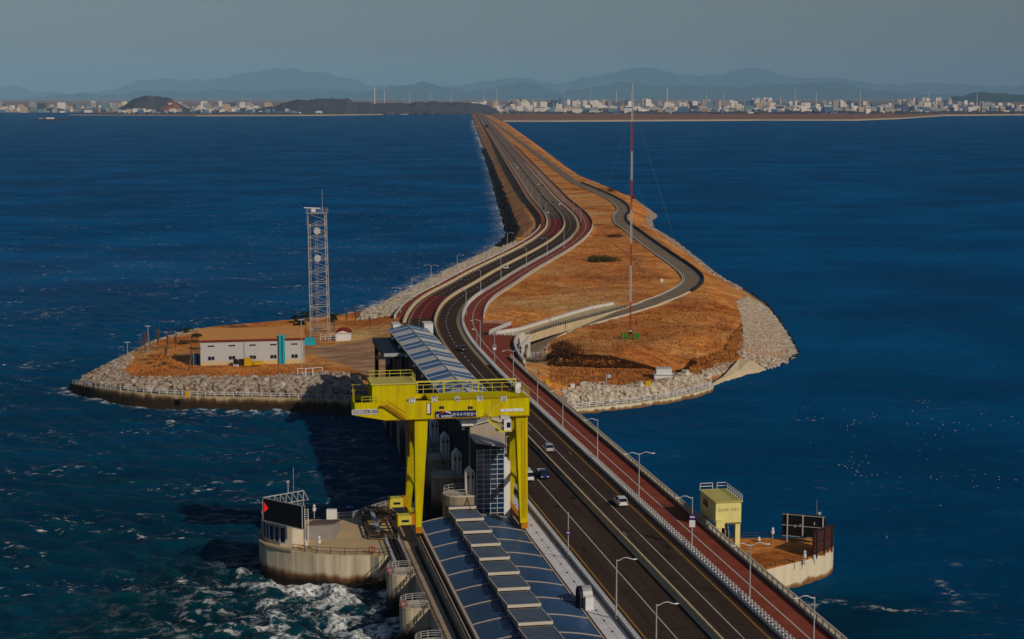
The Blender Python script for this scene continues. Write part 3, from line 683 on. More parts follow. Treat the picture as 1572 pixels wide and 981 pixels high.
# ------------------------------------------------------------------ plaza, ramp, service road, portal
mb = MB(); pl = [P(741, 496, Z), P(786, 498.5, Z), P(768, 506, Z), P(752, 513, Z), P(800, 516, Z), P(792, 524, Z), P(791, 534, Z), P(797, 546, Z), P(806, 560, Z), P(760, 545, Z), P(735, 512, Z)]
mb.prism([(p.x, p.y) for p in reversed(pl)], Z - 1.0, Z + 0.124)
structure('plaza', mb, M['red_paving'])
def strip3(A, B, th):
    mb = MB(); n = len(A)
    for a, b in zip(A, B): mb.v += [tuple(a), tuple(b), (b[0], b[1], b[2] - th), (a[0], a[1], a[2] - th)]
    for i in range(n - 1):
        for k in range(4):
            k2 = (k + 1) % 4; mb.f.append((i * 4 + k, i * 4 + k2, i * 4 + 4 + k2, i * 4 + 4 + k))
    mb.f += [(0, 1, 2, 3), (n * 4 - 1, n * 4 - 2, n * 4 - 3, n * 4 - 4)]; return mb
A = [P(760, 512.5, Z + .1), P(795, 507.5, Z), P(830, 497, 8.6), P(870, 484.5, 8.2), P(905, 474.5, 7.9), P(940, 467.5, 7.6)]
Bq = [P(797, 514.5, Z + .1), P(815, 513, Z - .1), P(850, 502, 8.6), P(900, 489, 8.1), P(940, 478, 7.6), P(965, 471.5, 7.4)]
ramp = structure('ramp', strip3(A, Bq, 2.5), M['cream'])
def wall_line(name, pts, w, h, m, label, cat, drop=0.0):
    mb = MB()
    for a, b in zip(pts[:-1], pts[1:]):
        a = Vector(a); b = Vector(b); d = (b - a); d.z = 0; d.normalize(); x = Vector((d.y, -d.x, 0)) * w / 2
        a = a - d * 0.02; b = b + d * 0.02
        lo = Vector((0, 0, -drop)); hi = Vector((0, 0, h))
        mb.hexa([a - x + lo, a + x + lo, b + x + lo, b - x + lo, a - x + hi, a + x + hi, b + x + hi, b - x + hi])
    return tag(mb.build(name, m, org=pts[0]), label, cat)
wall_line('ramp_wall', A, 1.2, 0.9, M['concrete_white'], 'broad white parapet on the far side of the cream ramp', 'wall', 2.0)
def post_rail(name, label, pts, h, gap, m, pw=0.12, rails=(0.55, 1.0), cat='railing', bars=None, group=None, rw=0.07):
    root = thing(name, pts[0], label, cat, group)
    for r in rails:
        mb = MB()
        for a, b in zip(pts[:-1], pts[1:]): mb.bar(Vector(a) + Vector((0, 0, h * r)), Vector(b) + Vector((0, 0, h * r)), rw)
        mb.build('rail', m, root)
    me = MB().box(-pw / 2, pw / 2, -pw / 2, pw / 2, 0, h).mesh('post', m); acc = 0.0; bm = MB()
    for a, b in zip(pts[:-1], pts[1:]):
        a = Vector(a); b = Vector(b); L = (b - a).length; n = max(1, int(round(L / gap)))
        for k in range(n): link('post', me, root, a.lerp(b, k / n), (0, 0, math.atan2((b - a).y, (b - a).x)))
        if bars:
            nb = int(L / bars)
            for k in range(nb):
                q = a.lerp(b, (k + 0.5) / nb); bm.box(q.x - 0.03, q.x + 0.03, q.y - 0.03, q.y + 0.03, q.z + h * 0.1, q.z + h)
    link('post', me, root, pts[-1])
    if bars: tag(bm.build('bars', m, root), kind='stuff')
    return root
post_rail('ramp_railing', 'dark post and rail fence on the near side of the cream ramp', Bq[1:], 1.1, 2.0, M['dark_steel'], 0.16, (0.5, 0.95), rw=0.12)
post_rail('plaza_railing', 'pale metal railing along the far edge of the red plaza', [P(742, 497, Z + .1), P(760, 497, Z + .1), P(785, 499, Z + .1)], 1.2, 1.6, M['galvanised'], bars=0.4)
post_rail('plaza_railing', 'pale slatted railing slanting beside the foot of the ramp wall', [P(784, 499.5, Z + .15), P(768, 506, Z + .15), P(752, 512.8, Z + .15)], 1.3, 1.2, M['white_paint'], 0.14, bars=0.35)
post_rail('plaza_railing', 'pale slatted railing between the plaza and the cream ramp end', [P(751, 514.5, Z + .15), P(775, 515.3, Z + .15), P(800, 515.8, Z + .15)], 1.2, 1.2, M['white_paint'], 0.14, bars=0.35)
bx_ = P(748, 514, Z + .12); tag(MB().box(bx_.x - 1.2, bx_.x + 0.8, bx_.y - 0.5, bx_.y + 0.5, Z + .12, Z + .9).build('planter_box', M['dark_steel'], org=bx_), 'dark box at the tip of the slatted plaza railings', 'box')
# service road
mb = MB(); n = len(SV)
for i in range(n):
    for o, dz in ((-4, 0), (4, 0), (4, -2.0), (-4, -2.0)): mb.v.append((SV[i, 0] + SN[i, 0] * o, SV[i, 1] + SN[i, 1] * o, SVZ[i] + dz))
for i in range(n - 1):
    for k in range(4): k2 = (k + 1) % 4; mb.f.append((i * 4 + k, i * 4 + k2, i * 4 + 4 + k2, i * 4 + 4 + k))
serv = structure('service_road', mb, M['asphalt_grey'])
def sv_line(o, w, z, a, b, name, m, par, h=0.0):
    mb = MB()
    for i in range(a, b):
        for q in ((o - w / 2, o + w / 2) if h == 0 else (o - w / 2, o + w / 2)): mb.v.append((SV[i, 0] + SN[i, 0] * q, SV[i, 1] + SN[i, 1] * q, SVZ[i] + z + h))
        if h:
            for q in (o + w / 2, o - w / 2): mb.v.append((SV[i, 0] + SN[i, 0] * q, SV[i, 1] + SN[i, 1] * q, SVZ[i] + z))
    k = 4 if h else 2
    for i in range(b - a - 1):
        for j in range(k if h else 1): j2 = (j + 1) % k; mb.f.append((i * k + j, i * k + j2, i * k + k + j2, i * k + k + j))
    return mb.build(name, m, par)
e_ = min(n - 2, int(np.searchsorted(SV[:, 1], 1500)))
sv_line(-3.4, 0.28, 0.012, 0, e_, 'edge_line', M['paint_white'], serv); sv_line(3.4, 0.28, 0.012, 0, e_, 'edge_line', M['paint_white'], serv)
sv_line(0, 0.22, 0.012, 0, e_, 'centre_line', M['paint_yellow'], serv)
kb = sv_line(-4.25, 0.35, -0.5, 3, e_, 'kerb', M['concrete_light'], serv, 0.85)
k0 = int(np.argmin(np.hypot(SV[:, 0] - P(1040, 447, 7.3).x, SV[:, 1] - P(1040, 447, 7.3).y)))
rl = sv_line(4.4, 0.5, -1.0, k0, e_, 'dark_guard_wall', M['dark_steel'], None, 2.0); rl.location = (0, 0, 0)
tag(rl, 'long dark guard barrier on the lake side of the winding service road', 'barrier')
kb2 = sv_line(4.4, 0.4, -0.5, 3, k0, 'stone_kerb', M['concrete_light'], None, 1.0)
tag(kb2, 'pale kerb on the near side of the service road below the mast', 'kerb')
# portal wall with the arched passage: the parapet swings out round the plaza
pw = [P(873, 629, Z), P(846, 600, Z), P(818, 572, Z), P(803, 556, Z), P(795, 544, Z), P(790.5, 533, Z), P(791, 525, Z), P(796, 518.5, Z), P(804, 515, Z)]
pc = catmull(pw, 1.5)
root = thing('portal_wall', (pw[3].x, pw[3].y, 4), 'white curved portal wall with arched passage below the red plaza', 'portal')
mb = MB(); mi = next(i for i, q in enumerate(pc) if q.y > pw[3].y)
for i in range(mi - 3, len(pc) - 1):
    a, b = pc[i], pc[i + 1]; d = (b - a).normalized(); x = Vector((d.y, -d.x)) * 0.3
    mb.hexa([(a.x - x.x, a.y - x.y, 3.2), (a.x + x.x, a.y + x.y, 3.2), (b.x + x.x, b.y + x.y, 3.2), (b.x - x.x, b.y - x.y, 3.2),
             (a.x - x.x, a.y - x.y, Z + 1.1), (a.x + x.x, a.y + x.y, Z + 1.1), (b.x + x.x, b.y + x.y, Z + 1.1), (b.x - x.x, b.y - x.y, Z + 1.1)])
mb.build('wall', M['concrete_white'], root)
# flat headwall facing the viewer with a real arch opening
pa, pb = P(800.5, 562, 3.9), P(814, 546, 3.9); wd = (pb - pa).length; ux = (pb - pa).normalized(); nrm = Vector((ux.y, -ux.x, 0))
arc = [(wd * 0.18, 0)] + [(wd * 0.5 + wd * 0.32 * math.cos(a), 1.8 + 3.2 * math.sin(a)) for a in np.linspace(math.pi, 0, 11)] + [(wd * 0.82, 0)]
mb = MB()
for sgn in (0, 1):
    o = nrm * (-0.6 * sgn)
    top = 6.0
    pts = [pa + ux * x + Vector((0, 0, z)) + o for x, z in arc]
    tops = [pa + ux * x + Vector((0, 0, top)) + o for x, z in arc]
    k = len(mb.v); mb.v += [tuple(p) for p in pts + tops]; m_ = len(arc)
    for i in range(m_ - 1): mb.f.append((k + i, k + i + 1, k + m_ + i + 1, k + m_ + i) if sgn == 0 else (k + m_ + i, k + m_ + i + 1, k + i + 1, k + i))
    for x0, x1 in ((-0.3, 0.18 * wd), (0.82 * wd, wd + 0.2)):
        k = len(mb.v); mb.v += [tuple(pa + ux * x + Vector((0, 0, z)) + o) for x, z in ((x0, -0.6), (x1, -0.6), (x1, top), (x0, top))]; mb.f.append((k, k + 1, k + 2, k + 3) if sgn == 0 else (k + 3, k + 2, k + 1, k))
m_ = len(arc)
for i in range(m_ - 1): mb.f.append((i, 2 * m_ + 8 + i, 2 * m_ + 8 + i + 1, i + 1))
q0 = pa - ux * 0.3; mb.hexa([q0 + Vector((0, 0, top)), q0 + ux * (wd + 0.5) + Vector((0, 0, top)), q0 + ux * (wd + 0.5) - nrm * 0.6 + Vector((0, 0, top)), q0 - nrm * 0.6 + Vector((0, 0, top)),
    q0 + Vector((0, 0, top + 0.25)), q0 + ux * (wd + 0.5) + Vector((0, 0, top + 0.25)), q0 + ux * (wd + 0.5) - nrm * 0.6 + Vector((0, 0, top + 0.25)), q0 - nrm * 0.6 + Vector((0, 0, top + 0.25))])
mb.build('arch_wall', M['concrete_white'], root)
post_rail('mesh_fence', 'white square mesh fence in front of the arched portal', [P(814, 553, 4.4), P(826, 553, 4.4), P(839, 552, 4.4), P(840, 545, 4.4)], 2.4, 1.3, M['white_paint'], 0.1, (0.1, 0.4, 0.7, 1.0), bars=0.65)
# ------------------------------------------------------------------ power house under the solar roof
def stain_mat(name, col, zlo, zhi, streak=0.62, wet=(0.022, 0.015, 0.010), rusty=(0.17, 0.075, 0.028)):
    m = bpy.data.materials.new(name); m.use_nodes = True; n = m.node_tree.nodes; l = m.node_tree.links; b = n['Principled BSDF']; b.inputs['Roughness'].default_value = 0.85
    b.inputs['Specular IOR Level'].default_value = 0.2
    geo = n.new('ShaderNodeNewGeometry'); sp = n.new('ShaderNodeSeparateXYZ'); l.new(geo.outputs['Position'], sp.inputs[0])
    def noise(sc, st_, det=6):
        mp = n.new('ShaderNodeMapping'); mp.inputs['Scale'].default_value = st_; l.new(geo.outputs['Position'], mp.inputs[0])
        t = n.new('ShaderNodeTexNoise'); t.inputs['Scale'].default_value = sc; t.inputs['Detail'].default_value = det; l.new(mp.outputs[0], t.inputs['Vector']); return t.outputs['Fac']
    ad = n.new('ShaderNodeMath'); ad.operation = 'MULTIPLY_ADD'; l.new(noise(0.5, (1, 1, 0.25)), ad.inputs[0]); ad.inputs[1].default_value = -2.6; l.new(sp.outputs['Z'], ad.inputs[2])
    mr = n.new('ShaderNodeMapRange'); mr.inputs['From Min'].default_value = zlo - 1.3; mr.inputs['From Max'].default_value = zhi - 1.3; l.new(ad.outputs[0], mr.inputs[0])
    rp = n.new('ShaderNodeValToRGB'); e = rp.color_ramp.elements
    e[0].position = 0.0; e[0].color = (*wet, 1); e[1].position = 1.0; e[1].color = (*col, 1); x = e.new(0.55); x.color = (*wet, 1); x = e.new(0.78); x.color = (*rusty, 1)
    l.new(mr.outputs[0], rp.inputs[0])
    st2 = n.new('ShaderNodeMapRange'); st2.inputs['From Min'].default_value = 0.35; st2.inputs['From Max'].default_value = 0.62; st2.inputs['To Min'].default_value = streak; l.new(noise(1.1, (1, 1, 0.06)), st2.inputs[0])
    mx = n.new('ShaderNodeMix'); mx.data_type = 'RGBA'; mx.blend_type = 'MULTIPLY'; mx.inputs['Factor'].default_value = 1.0
    l.new(rp.outputs[0], mx.inputs['A']); l.new(st2.outputs[0], mx.inputs['B']); l.new(mx.outputs['Result'], b.inputs['Base Color']); M[name] = m
stain_mat('pier_concrete', (0.64, 0.54, 0.37), 0.3, 3.9)
stain_mat('pier_concrete_pale', (0.70, 0.62, 0.43), -0.6, 1.0, 0.86, wet=(0.20, 0.10, 0.04), rusty=(0.34, 0.20, 0.09))
stain_mat('quay_wall', (0.62, 0.48, 0.28), 0.0, 3.6, wet=(0.045, 0.028, 0.014), rusty=(0.16, 0.085, 0.03))
mat('roof_panel', (0.045, 0.115, 0.24), 0.33, 0.45, 0.12, metal=0.55, spec=0.4, stretch=(1, 0.25, 1))
mat('roof_seam', (0.52, 0.42, 0.32), 0.6, 0.2, 1)
mat('fascia', (0.62, 0.56, 0.45), 0.6, 0.15, 1)
mat('roof_blue', (0.035, 0.125, 0.30), 0.30, 0.25, 0.3, metal=0.25, spec=0.5)
mat('roof_white', (0.62, 0.59, 0.53), 0.6, 0.15, 0.4)
mat('hall_wall', (0.018, 0.024, 0.036), 0.45, 0.25, 0.4, stretch=(1, 1, 0.2))  # near-black colour stands in for deep shade on the hall's left wall
mat('gable_wall', (0.42, 0.36, 0.28), 0.7, 0.2, 0.5)
mat('glass_blue', (0.006, 0.032, 0.085), 0.10, 0.3, 0.25, spec=0.8)
ph = thing('power_house', W(248, 44.2, 0), 'long power house with ribbed blue metal roof panels and stepped skylight hoods', 'building')
RL, RR_, ZE, ZC = 35.9, 52.6, 8.7, 9.75
def rz(t): u = (t - (RL + RR_) / 2) / ((RR_ - RL) / 2); return ZE + (ZC - ZE) * (1 - u * u)
MB().sbox(188, 290, RL + 0.3, RR_ - 0.3, -2, ZE - 0.35).build('wall', M['concrete'], ph)
def roof_panel(t0, t1, nt, L=8.4, ribs=9):
    """Curved ribbed sheet in local bridge axes: x along the bridge, y across, real rib profile."""
    mb = MB(); prof = []
    for k in range(ribs):
        a = L * k / ribs; w = L / ribs; prof += [(a + 0.02, 0.0), (a + w * 0.70, 0.0), (a + w * 0.76, 0.07), (a + w * 0.94, 0.07)]
    prof[0] = (0.09, 0.0); prof.append((L - 0.09, 0.0)); m = len(prof); ts = np.linspace(t0, t1, nt + 1)
    for t in ts:
        for x, h in prof: mb.v.append((x, t, rz(t) + h))
    for j in range(nt):
        for i in range(m - 1): mb.f.append((j * m + i, (j + 1) * m + i, (j + 1) * m + i + 1, j * m + i + 1)[::-1])
    # under side edge so that the sheet has thickness
    for j, sg in ((0, 1), (nt, -1)):
        o = len(mb.v); mb.v += [(prof[0][0], ts[j], rz(ts[j]) - 0.12), (prof[-1][0], ts[j], rz(ts[j]) - 0.12)]
        mb.f.append(tuple([j * m + i for i in range(m)] + [o + 1, o]) if sg > 0 else tuple([o, o + 1] + [j * m + i for i in reversed(range(m))]))
    return mb.mesh('roof_panel', M['roof_panel'])
pl_me, pr_me = roof_panel(RL, 41.2, 5), roof_panel(45.0, RR_, 7)
def seam_mesh(t0, t1, n=6):
    mb = MB(); ts = np.linspace(t0, t1, n + 1)
    for a, b in zip(ts[:-1], ts[1:]): mb.bar((0, a, rz(a) + 0.08), (0, b, rz(b) + 0.08), 0.17, 0.18)
    return mb.mesh('roof_seam', M['roof_seam'])
sl_me, sr_me = seam_mesh(RL, 41.2), seam_mesh(45.0, RR_)
# one skylight hood: ribbed lid higher towards the viewer, white fascia, dark cheeks
TM0, TM1 = 41.1, 45.9
mb = MB(); prof = []
for k in range(12):
    a = 8.1 * k / 12; w = 8.1 / 12; prof += [(a, 0.0), (a + w * .7, 0.0), (a + w * .75, .07), (a + w * .95, .07)]
prof.append((8.1, 0.0)); m_ = len(prof)
for t in (TM0, TM1):
    for x, h in prof: mb.v.append((x, t, 11.05 - 0.075 * x + h))
for i in range(m_ - 1): mb.f.append((i, i + 1, m_ + i + 1, m_ + i)[::-1])
lid_me = mb.mesh('hood_lid', mat('hood_metal', (0.040, 0.068, 0.115), 0.5, 0.45, 0.12, metal=0.15, spec=0.2))
fas_me = MB().box(-0.25, -0.003, TM0 - .05, TM1 + .05, 10.72, 11.13).mesh('hood_fascia', M['fascia'])
chk_me = MB().box(0.0, 8.05, TM0 + 0.12, TM1 - 0.12, 9.3, 10.38).mesh('hood_body', M['concrete'])
edge_me = MB().bar((0, 0, 11.07), (8.1, 0, 10.46), 0.12, 0.14).mesh('hood_edge', M['fascia'])
rot = (0, 0, math.atan2(BY, BX))
def slink(name, me, s, t=0.0, z=0.0):
    # meshes above use x = along bridge, y = across (to the right is -y after rotation), so mirror with scale
    return link(name, me, ph, W(s, t, z), rot, (1, -1, 1))
for k in range(11):
    s_ = 288.3 - 8.4 * (k + 1)
    slink('roof_panel', pl_me, s_); slink('roof_panel', pr_me, s_); slink('roof_seam', sl_me, s_ + 8.4); slink('roof_seam', sr_me, s_ + 8.4)
    h = slink('hood_body', chk_me, s_ + 1.0); slink('hood_lid', lid_me, s_ + 1.0); slink('hood_fascia', fas_me, s_ + 1.0); slink('hood_edge', edge_me, s_ + 1.0, TM0 - 0.03); slink('hood_edge', edge_me, s_ + 1.0, TM1 + 0.03)
h = slink('hood_body', chk_me, 289.4); slink('hood_lid', lid_me, 289.4); slink('hood_fascia', fas_me, 289.4)
MB().sbox(188, 290.3, RL - 0.42, RL - 0.02, ZE - 0.6, ZE + 0.12).build('gutter', M['roof_seam'], ph)
MB().sbox(188, 290.3, RR_ + 0.02, RR_ + 0.30, ZE - 0.6, ZE + 0.12).build('gutter', M['roof_seam'], ph)
for k in range(11):
    for t in (41.0, 45.9):
        q = W(288.3 - 8.4 * k, t, 0); MB().box(q.x - .06, q.x + .06, q.y - .06, q.y + .06, rz(t), rz(t) + 0.7).build('vent_pipe', M['white_paint'], ph)
# brick walkway strip between roof and retaining wall
structure('service_walkway', MB().sbox(188, 334, RR_ + 0.32, 53.2, 5.0, 8.3), mat('brick_walk', (0.30, 0.15, 0.06), 0.85, 0.4, 1.2))
# stair hood (rounded dark shell) beside the wall
c = st(897, 925, 9.2); root = thing('stair_hood', W(c[0], c[1], 8.3), 'dark rounded stair hood squeezed between solar roof and white wall', 'hood')
arc = [(-1.5, 0)] + [(-1.5 * math.cos(a), 2.0 + 1.4 * math.sin(a)) for a in np.linspace(0, math.pi, 10)] + [(1.5, 0)]
def W2(ds, dt, z): return W(c[0] + ds, c[1] + dt, 8.3 + z)
MB().extr([W2(x, -1.0, z) for x, z in arc], W(0, 1, 0) * 0.5).build('end_shell', M['dark_steel'], root)
MB().extr([W2(x * 1.02, -0.48, z * 1.02) for x, z in arc], W(0, 1, 0) * 1.4).build('vault', M['galvanised'], root)
MB().sbox(c[0] - 2.2, c[0] - 1.6, c[1] - 0.3, c[1] + 0.9, 8.3, 10.6).build('door_post', M['white_paint'], root)
MB().sbox(c[0] + 2.6, c[0] + 2.8, c[1] - 0.2, c[1] + 1.0, 8.3, 11.0).build('gate', M['galvanised'], root)

# ------------------------------------------------------------------ sea-side deck, rail trench, turbine piers
DK = 7.0
deck = tag(MB().sbox(188, 308, 31.8, 33.55, -3, DK - 0.14).build('turbine_deck', M['pier_concrete']), kind='structure')
for k, s_ in enumerate(np.arange(190, 300, 9.2)):
    MB().sbox(s_ + 0.06, s_ + 9.14, 31.7, 33.6, DK - 0.13, DK + 0.004 * (k % 3)).build('deck_slab', M['concrete'], deck)
rb = MB().sbox(188, 308, 34.3, 34.9, -2, 8.5).build('crane_rail_beam', M['concrete']); tag(rb, 'dark concrete beam carrying the left crane rail beside the roof', 'beam')
tag(MB().sbox(188, 340, 52.75, 53.0, 8.3, 8.62).build('crane_rail', M['rust_steel']), 'right crane rail at the foot of the white retaining wall', 'rail')
tag(MB().sbox(188, 308, 34.5, 34.65, 8.5, 8.66).build('crane_rail', M['rust_steel']), 'left crane rail on the concrete beam beside the roof', 'rail')
def nose(s0, s1, tip, t1, n=10):
    r = (s1 - s0) / 2; sc = (s0 + s1) / 2
    return [W(s1, t1), W(s1, tip + r)] + [W(sc + r * math.cos(a), tip + r - r * math.sin(a)) for a in np.linspace(0, math.pi, n)[1:-1]] + [W(s0, tip + r), W(s0, t1)]
def pier(name, label, s0, s1, tip, t1, top, m, group=None):
    root = thing(name, W((s0 + s1) / 2, tip + 2, 0), label, 'pier', group)
    pts = [(p.x, p.y) for p in nose(s0, s1, tip, t1)]
    MB().prism(pts, -4, top).build('shaft', m, root)
    cen = (sum(p[0] for p in pts) / len(pts), sum(p[1] for p in pts) / len(pts))
    MB().prism([(cen[0] + (a - cen[0]) * 1.03, cen[1] + (b - cen[1]) * 1.03) for a, b in pts], top + 0.003, top + 0.22).build('cap', M['concrete_light'], root)
    return root
for k, (s_, lab) in enumerate(((228.0, 'nearest round-nosed turbine pier at the bottom edge'), (246.4, 'round-nosed turbine pier with railing, second below the gangway'), (264.8, 'round-nosed turbine pier where the steel gangway lands'))):
    pier('turbine_pier', lab, s_ - 2.2, s_ + 2.2, 27.4, 31.78, DK - 0.2, M['pier_concrete'], 'turbine piers')
    ring = [W(s_ - 2.1, 31.5, DK), W(s_ - 2.1, 29.6, DK)] + [W(s_ - 2.1 * math.cos(a), 29.6 - 2.1 * math.sin(a), DK) for a in np.linspace(0, math.pi, 7)[1:-1]] + [W(s_ + 2.1, 29.6, DK), W(s_ + 2.1, 31.5, DK)]
    post_rail('pier_railing', ['galvanised railing round the nearest turbine pier top', 'galvanised railing round the turbine pier below the gangway pier', 'galvanised railing round the pier top at the gangway foot'][k], ring, 1.1, 1.3, M['galvanised'], 0.09, (0.4, 0.7, 1.0), group='pier railings')
    # sloping hand-rail down the lit face
    post_rail('stair_rail', ['sloping hand rail on the nearest turbine pier side', 'sloping hand rail on the second turbine pier side', 'sloping hand rail on the gangway pier side'][k], [W(s_ - 2.3, 31.3, DK), W(s_ - 2.3, 29.4, DK - 2.4), W(s_ - 2.3, 28.2, DK - 4.2)], 0.9, 1.6, M['rust_steel'], 0.08, (0.5, 1.0), group='pier stair rails')
    q = W(s_ - 1.2, 27.9, DK); b = thing('life_ring', q, ['red life ring on the nearest pier railing', 'red life ring on the second pier railing', 'red life ring on the gangway pier railing'][k], 'life ring', 'pier life rings')
    MB().tube([q + Vector((0.45 * math.cos(a), 0, 0.55 + 0.45 * math.sin(a))) for a in np.linspace(0, 2 * math.pi, 13)], 0.1, 6, False).build('ring', M.get('life_red') or mat('life_red', (0.45, 0.035, 0.02), 0.6, 0.0), b)
    MB().box(q.x - .04, q.x + .04, q.y + .08, q.y + .16, q.z, q.z + 1.1).build('holder', M['galvanised'], b)
dr = post_rail('deck_railing', 'rusty brown railing along the sea edge of the concrete deck', [W(s_, 31.75, DK) for s_ in (190, 205, 220, 235, 250, 265, 280)], 1.15, 2.0, M['rust_steel'], 0.12, (0.35, 0.7, 1.0))
# steel gangway from the big pier to the first turbine pier
root = thing('gangway', W(275, 30.3, DK), 'steel truss gangway between the big pier and the first turbine pier', 'gangway')
for t in (29.2, 31.4):
    mb = MB(); mb.bar(W(267, t, DK + .15), W(284, t, DK + .15), 0.25, 0.35); mb.bar(W(267, t, DK + 1.2), W(284, t, DK + 1.2), 0.10)
    for k in range(12): mb.bar(W(267 + k * 1.4, t, DK + .2), W(268.4 + k * 1.4, t, DK + 1.2), 0.07)
    mb.build('side_truss', M['galvanised'], root)
tread = MB().sbox(0, 0.35, 0, 2.0, 0, 0.08).mesh('tread', M['rust_steel'])
for k in range(24): link('tread', tread, root, W(267.3 + k * 0.7, 29.3, DK + 0.12))
mb = MB(); mb.tube([W(267, 30.0, DK + .45), W(284, 30.0, DK + .45)], 0.22, 8); mb.tube([W(267, 30.7, DK + .4), W(284, 30.7, DK + .4)], 0.16, 8); mb.build('pipe', M['dark_steel'], root)

# ------------------------------------------------------------------ big sea-side pier with control room and sign
PZ = DK
bp_px = [(640, 838), (606, 851), (596, 853), (582, 856), (568, 853), (529, 853), (486, 851), (449, 846.5), (425, 842), (409, 838), (400, 832), (397.5, 824), (400, 815), (410, 806), (430, 800), (470, 798), (513, 797), (542, 795), (570, 785), (600, 775), (640, 770)]
bp = [P(u, v, PZ) for u, v in bp_px]
root = thing('big_pier', (sum(p.x for p in bp) / len(bp), sum(p.y for p in bp) / len(bp), 0), 'big round-ended concrete pier with rust-brown tide stains in the foaming water', 'pier')
MB().prism([(p.x, p.y) for p in reversed(bp)], -4, PZ).build('wall', M['pier_concrete'], root)
cc = Vector((root.location.x, root.location.y, 0))
MB().prism([(cc.x + (p.x - cc.x) * 0.997, cc.y + (p.y - cc.y) * 0.997) for p in reversed(bp)], PZ + 0.004, PZ + 0.05).build('paving', mat('pier_paving', (0.62, 0.46, 0.26), 0.9, 0.25, 0.15), root)
ledge = bp[7:15]
mb = MB()
for a, b in zip(ledge[:-1], ledge[1:]): mb.bar(a + Vector((0, 0, 0.1)), b + Vector((0, 0, 0.1)), 0.5, 0.3)
mb.build('ledge', M['concrete'], root)
bigpier = root
# control room: curved wall following the nose
cr_px = [(466, 835.5), (449, 840), (430, 838.5), (414, 834), (405, 829), (402.5, 823), (405, 815), (415, 808)]
cr = [P(u, v, PZ) for u, v in cr_px]; back = [P(440, 806, PZ), P(468, 812, PZ)]
CRT = 10.9
room = thing('control_room', cr[2], 'curved concrete control room on the pier nose under the black sign', 'building')
poly = [(p.x, p.y) for p in reversed(cr + back)]
MB().prism(poly, PZ, CRT).build('wall', M['concrete_light'], room)
cm = Vector((sum(p[0] for p in poly) / len(poly), sum(p[1] for p in poly) / len(poly), 0))
MB().prism([(cm.x + (a - cm.x) * 1.03, cm.y + (b - cm.y) * 1.03) for a, b in poly], CRT + 0.003, CRT + 0.3).build('roof', M['concrete'], room)
for a, b in ((1, 2), (2, 3), (3, 4), (4, 5)):
    pa_, pb_ = cr[a], cr[b]
    for q in range(2):
        x0, x1 = pa_.lerp(pb_, q / 2 + 0.04), pa_.lerp(pb_, (q + 1) / 2 - 0.04)
        if a == 1 and q == 0: continue
        d = (x1 - x0).normalized(); nn = Vector((-d.y, d.x, 0));
        if nn.dot(x0 - cm) < 0: nn = -nn
        w_ = MB().extr([x0 + nn * 0.02 + Vector((0, 0, z)) for z in (0.7,)] + [x1 + nn * 0.02 + Vector((0, 0, 0.7)), x1 + nn * 0.02 + Vector((0, 0, 3.3)), x0 + nn * 0.02 + Vector((0, 0, 3.3))], nn * 0.05).build('window', M['glass_blue'], room)
        fr = MB()
        for e0, e1 in ((x0, x0), (x1, x1)): fr.bar(e0 + nn * 0.08 + Vector((0, 0, .65)), e1 + nn * 0.08 + Vector((0, 0, 3.35)), 0.10)
        fr.bar(x0 + nn * 0.08 + Vector((0, 0, .68)), x1 + nn * 0.08 + Vector((0, 0, .68)), 0.09); fr.bar(x0 + nn * 0.08 + Vector((0, 0, 3.3)), x1 + nn * 0.08 + Vector((0, 0, 3.3)), 0.09)
        fr.build('window_frame', M['galvanised'], w_)
# the black message board, V-shaped frame behind it
L0, L1 = P(404, 799, CRT + .35), P(464.5, 812.5, CRT + .35); hh = 3.9
sign = thing('message_board', L0, 'black message board with a lit red arrowhead above the control room', 'sign')
ux = (L1 - L0).normalized(); nn = Vector((ux.y, -ux.x, 0))
MB().hexa([L0, L1, L1 - nn * 0.5, L0 - nn * 0.5, L0 + Vector((0, 0, hh)), L1 + Vector((0, 0, hh)), L1 - nn * 0.5 + Vector((0, 0, hh)), L0 - nn * 0.5 + Vector((0, 0, hh))]).build('panel', M['black'], sign)
tri = [L0 + ux * x + nn * 0.02 + Vector((0, 0, z)) for x, z in ((0.35, 1.5), (1.35, 2.35), (0.35, 3.25))]
MB().extr(tri, nn * 0.03).build('red_arrow', mat('lit_red', (0.5, 0.01, 0.01), 0.5, 0.0, emit=((1.0, 0.02, 0.015), 1.1)), sign)
mb = MB(); mb.bar(L0 + Vector((0, 0, hh + .06)), L1 + Vector((0, 0, hh + .06)), 0.14); mb.bar(L0 + nn * .05, L1 + nn * .05, 0.14); mb.bar(L1 + nn * .03, L1 + nn * .03 + Vector((0, 0, hh)), 0.14)
mb.build('edge_frame', M['galvanised'], sign)
Bk = L0 + Vector((6.3, 5.2, 0)); mb = MB(); zt = Vector((0, 0, hh + 0.1)); zm = Vector((0, 0, hh - 1.6))
mb.bar(L0 + zt, Bk + zt, 0.16); mb.bar(L0 + zm, Bk + zm, 0.16); mb.bar(L0 + Vector((0, 0, .2)), Bk + Vector((0, 0, .2)), 0.16); mb.bar(Bk, Bk + zt, 0.16); mb.bar(Bk + zm, L1 + zm, 0.12); mb.bar(Bk + zt, Bk + Vector((0.9, -0.6, hh - 1.4)), 0.12); mb.bar(Bk + zm, Bk + Vector((0.9, -0.6, hh - 1.4)), 0.14)
for k in range(7):
    a = L0.lerp(Bk, k / 7); b = L0.lerp(Bk, (k + 1) / 7); mb.bar(a + zm, a + zt, 0.10); mb.bar(a + zt, b + zm, 0.08); mb.bar(a, a + zm, 0.09)
mb.build('rear_truss', M['galvanised'], sign)
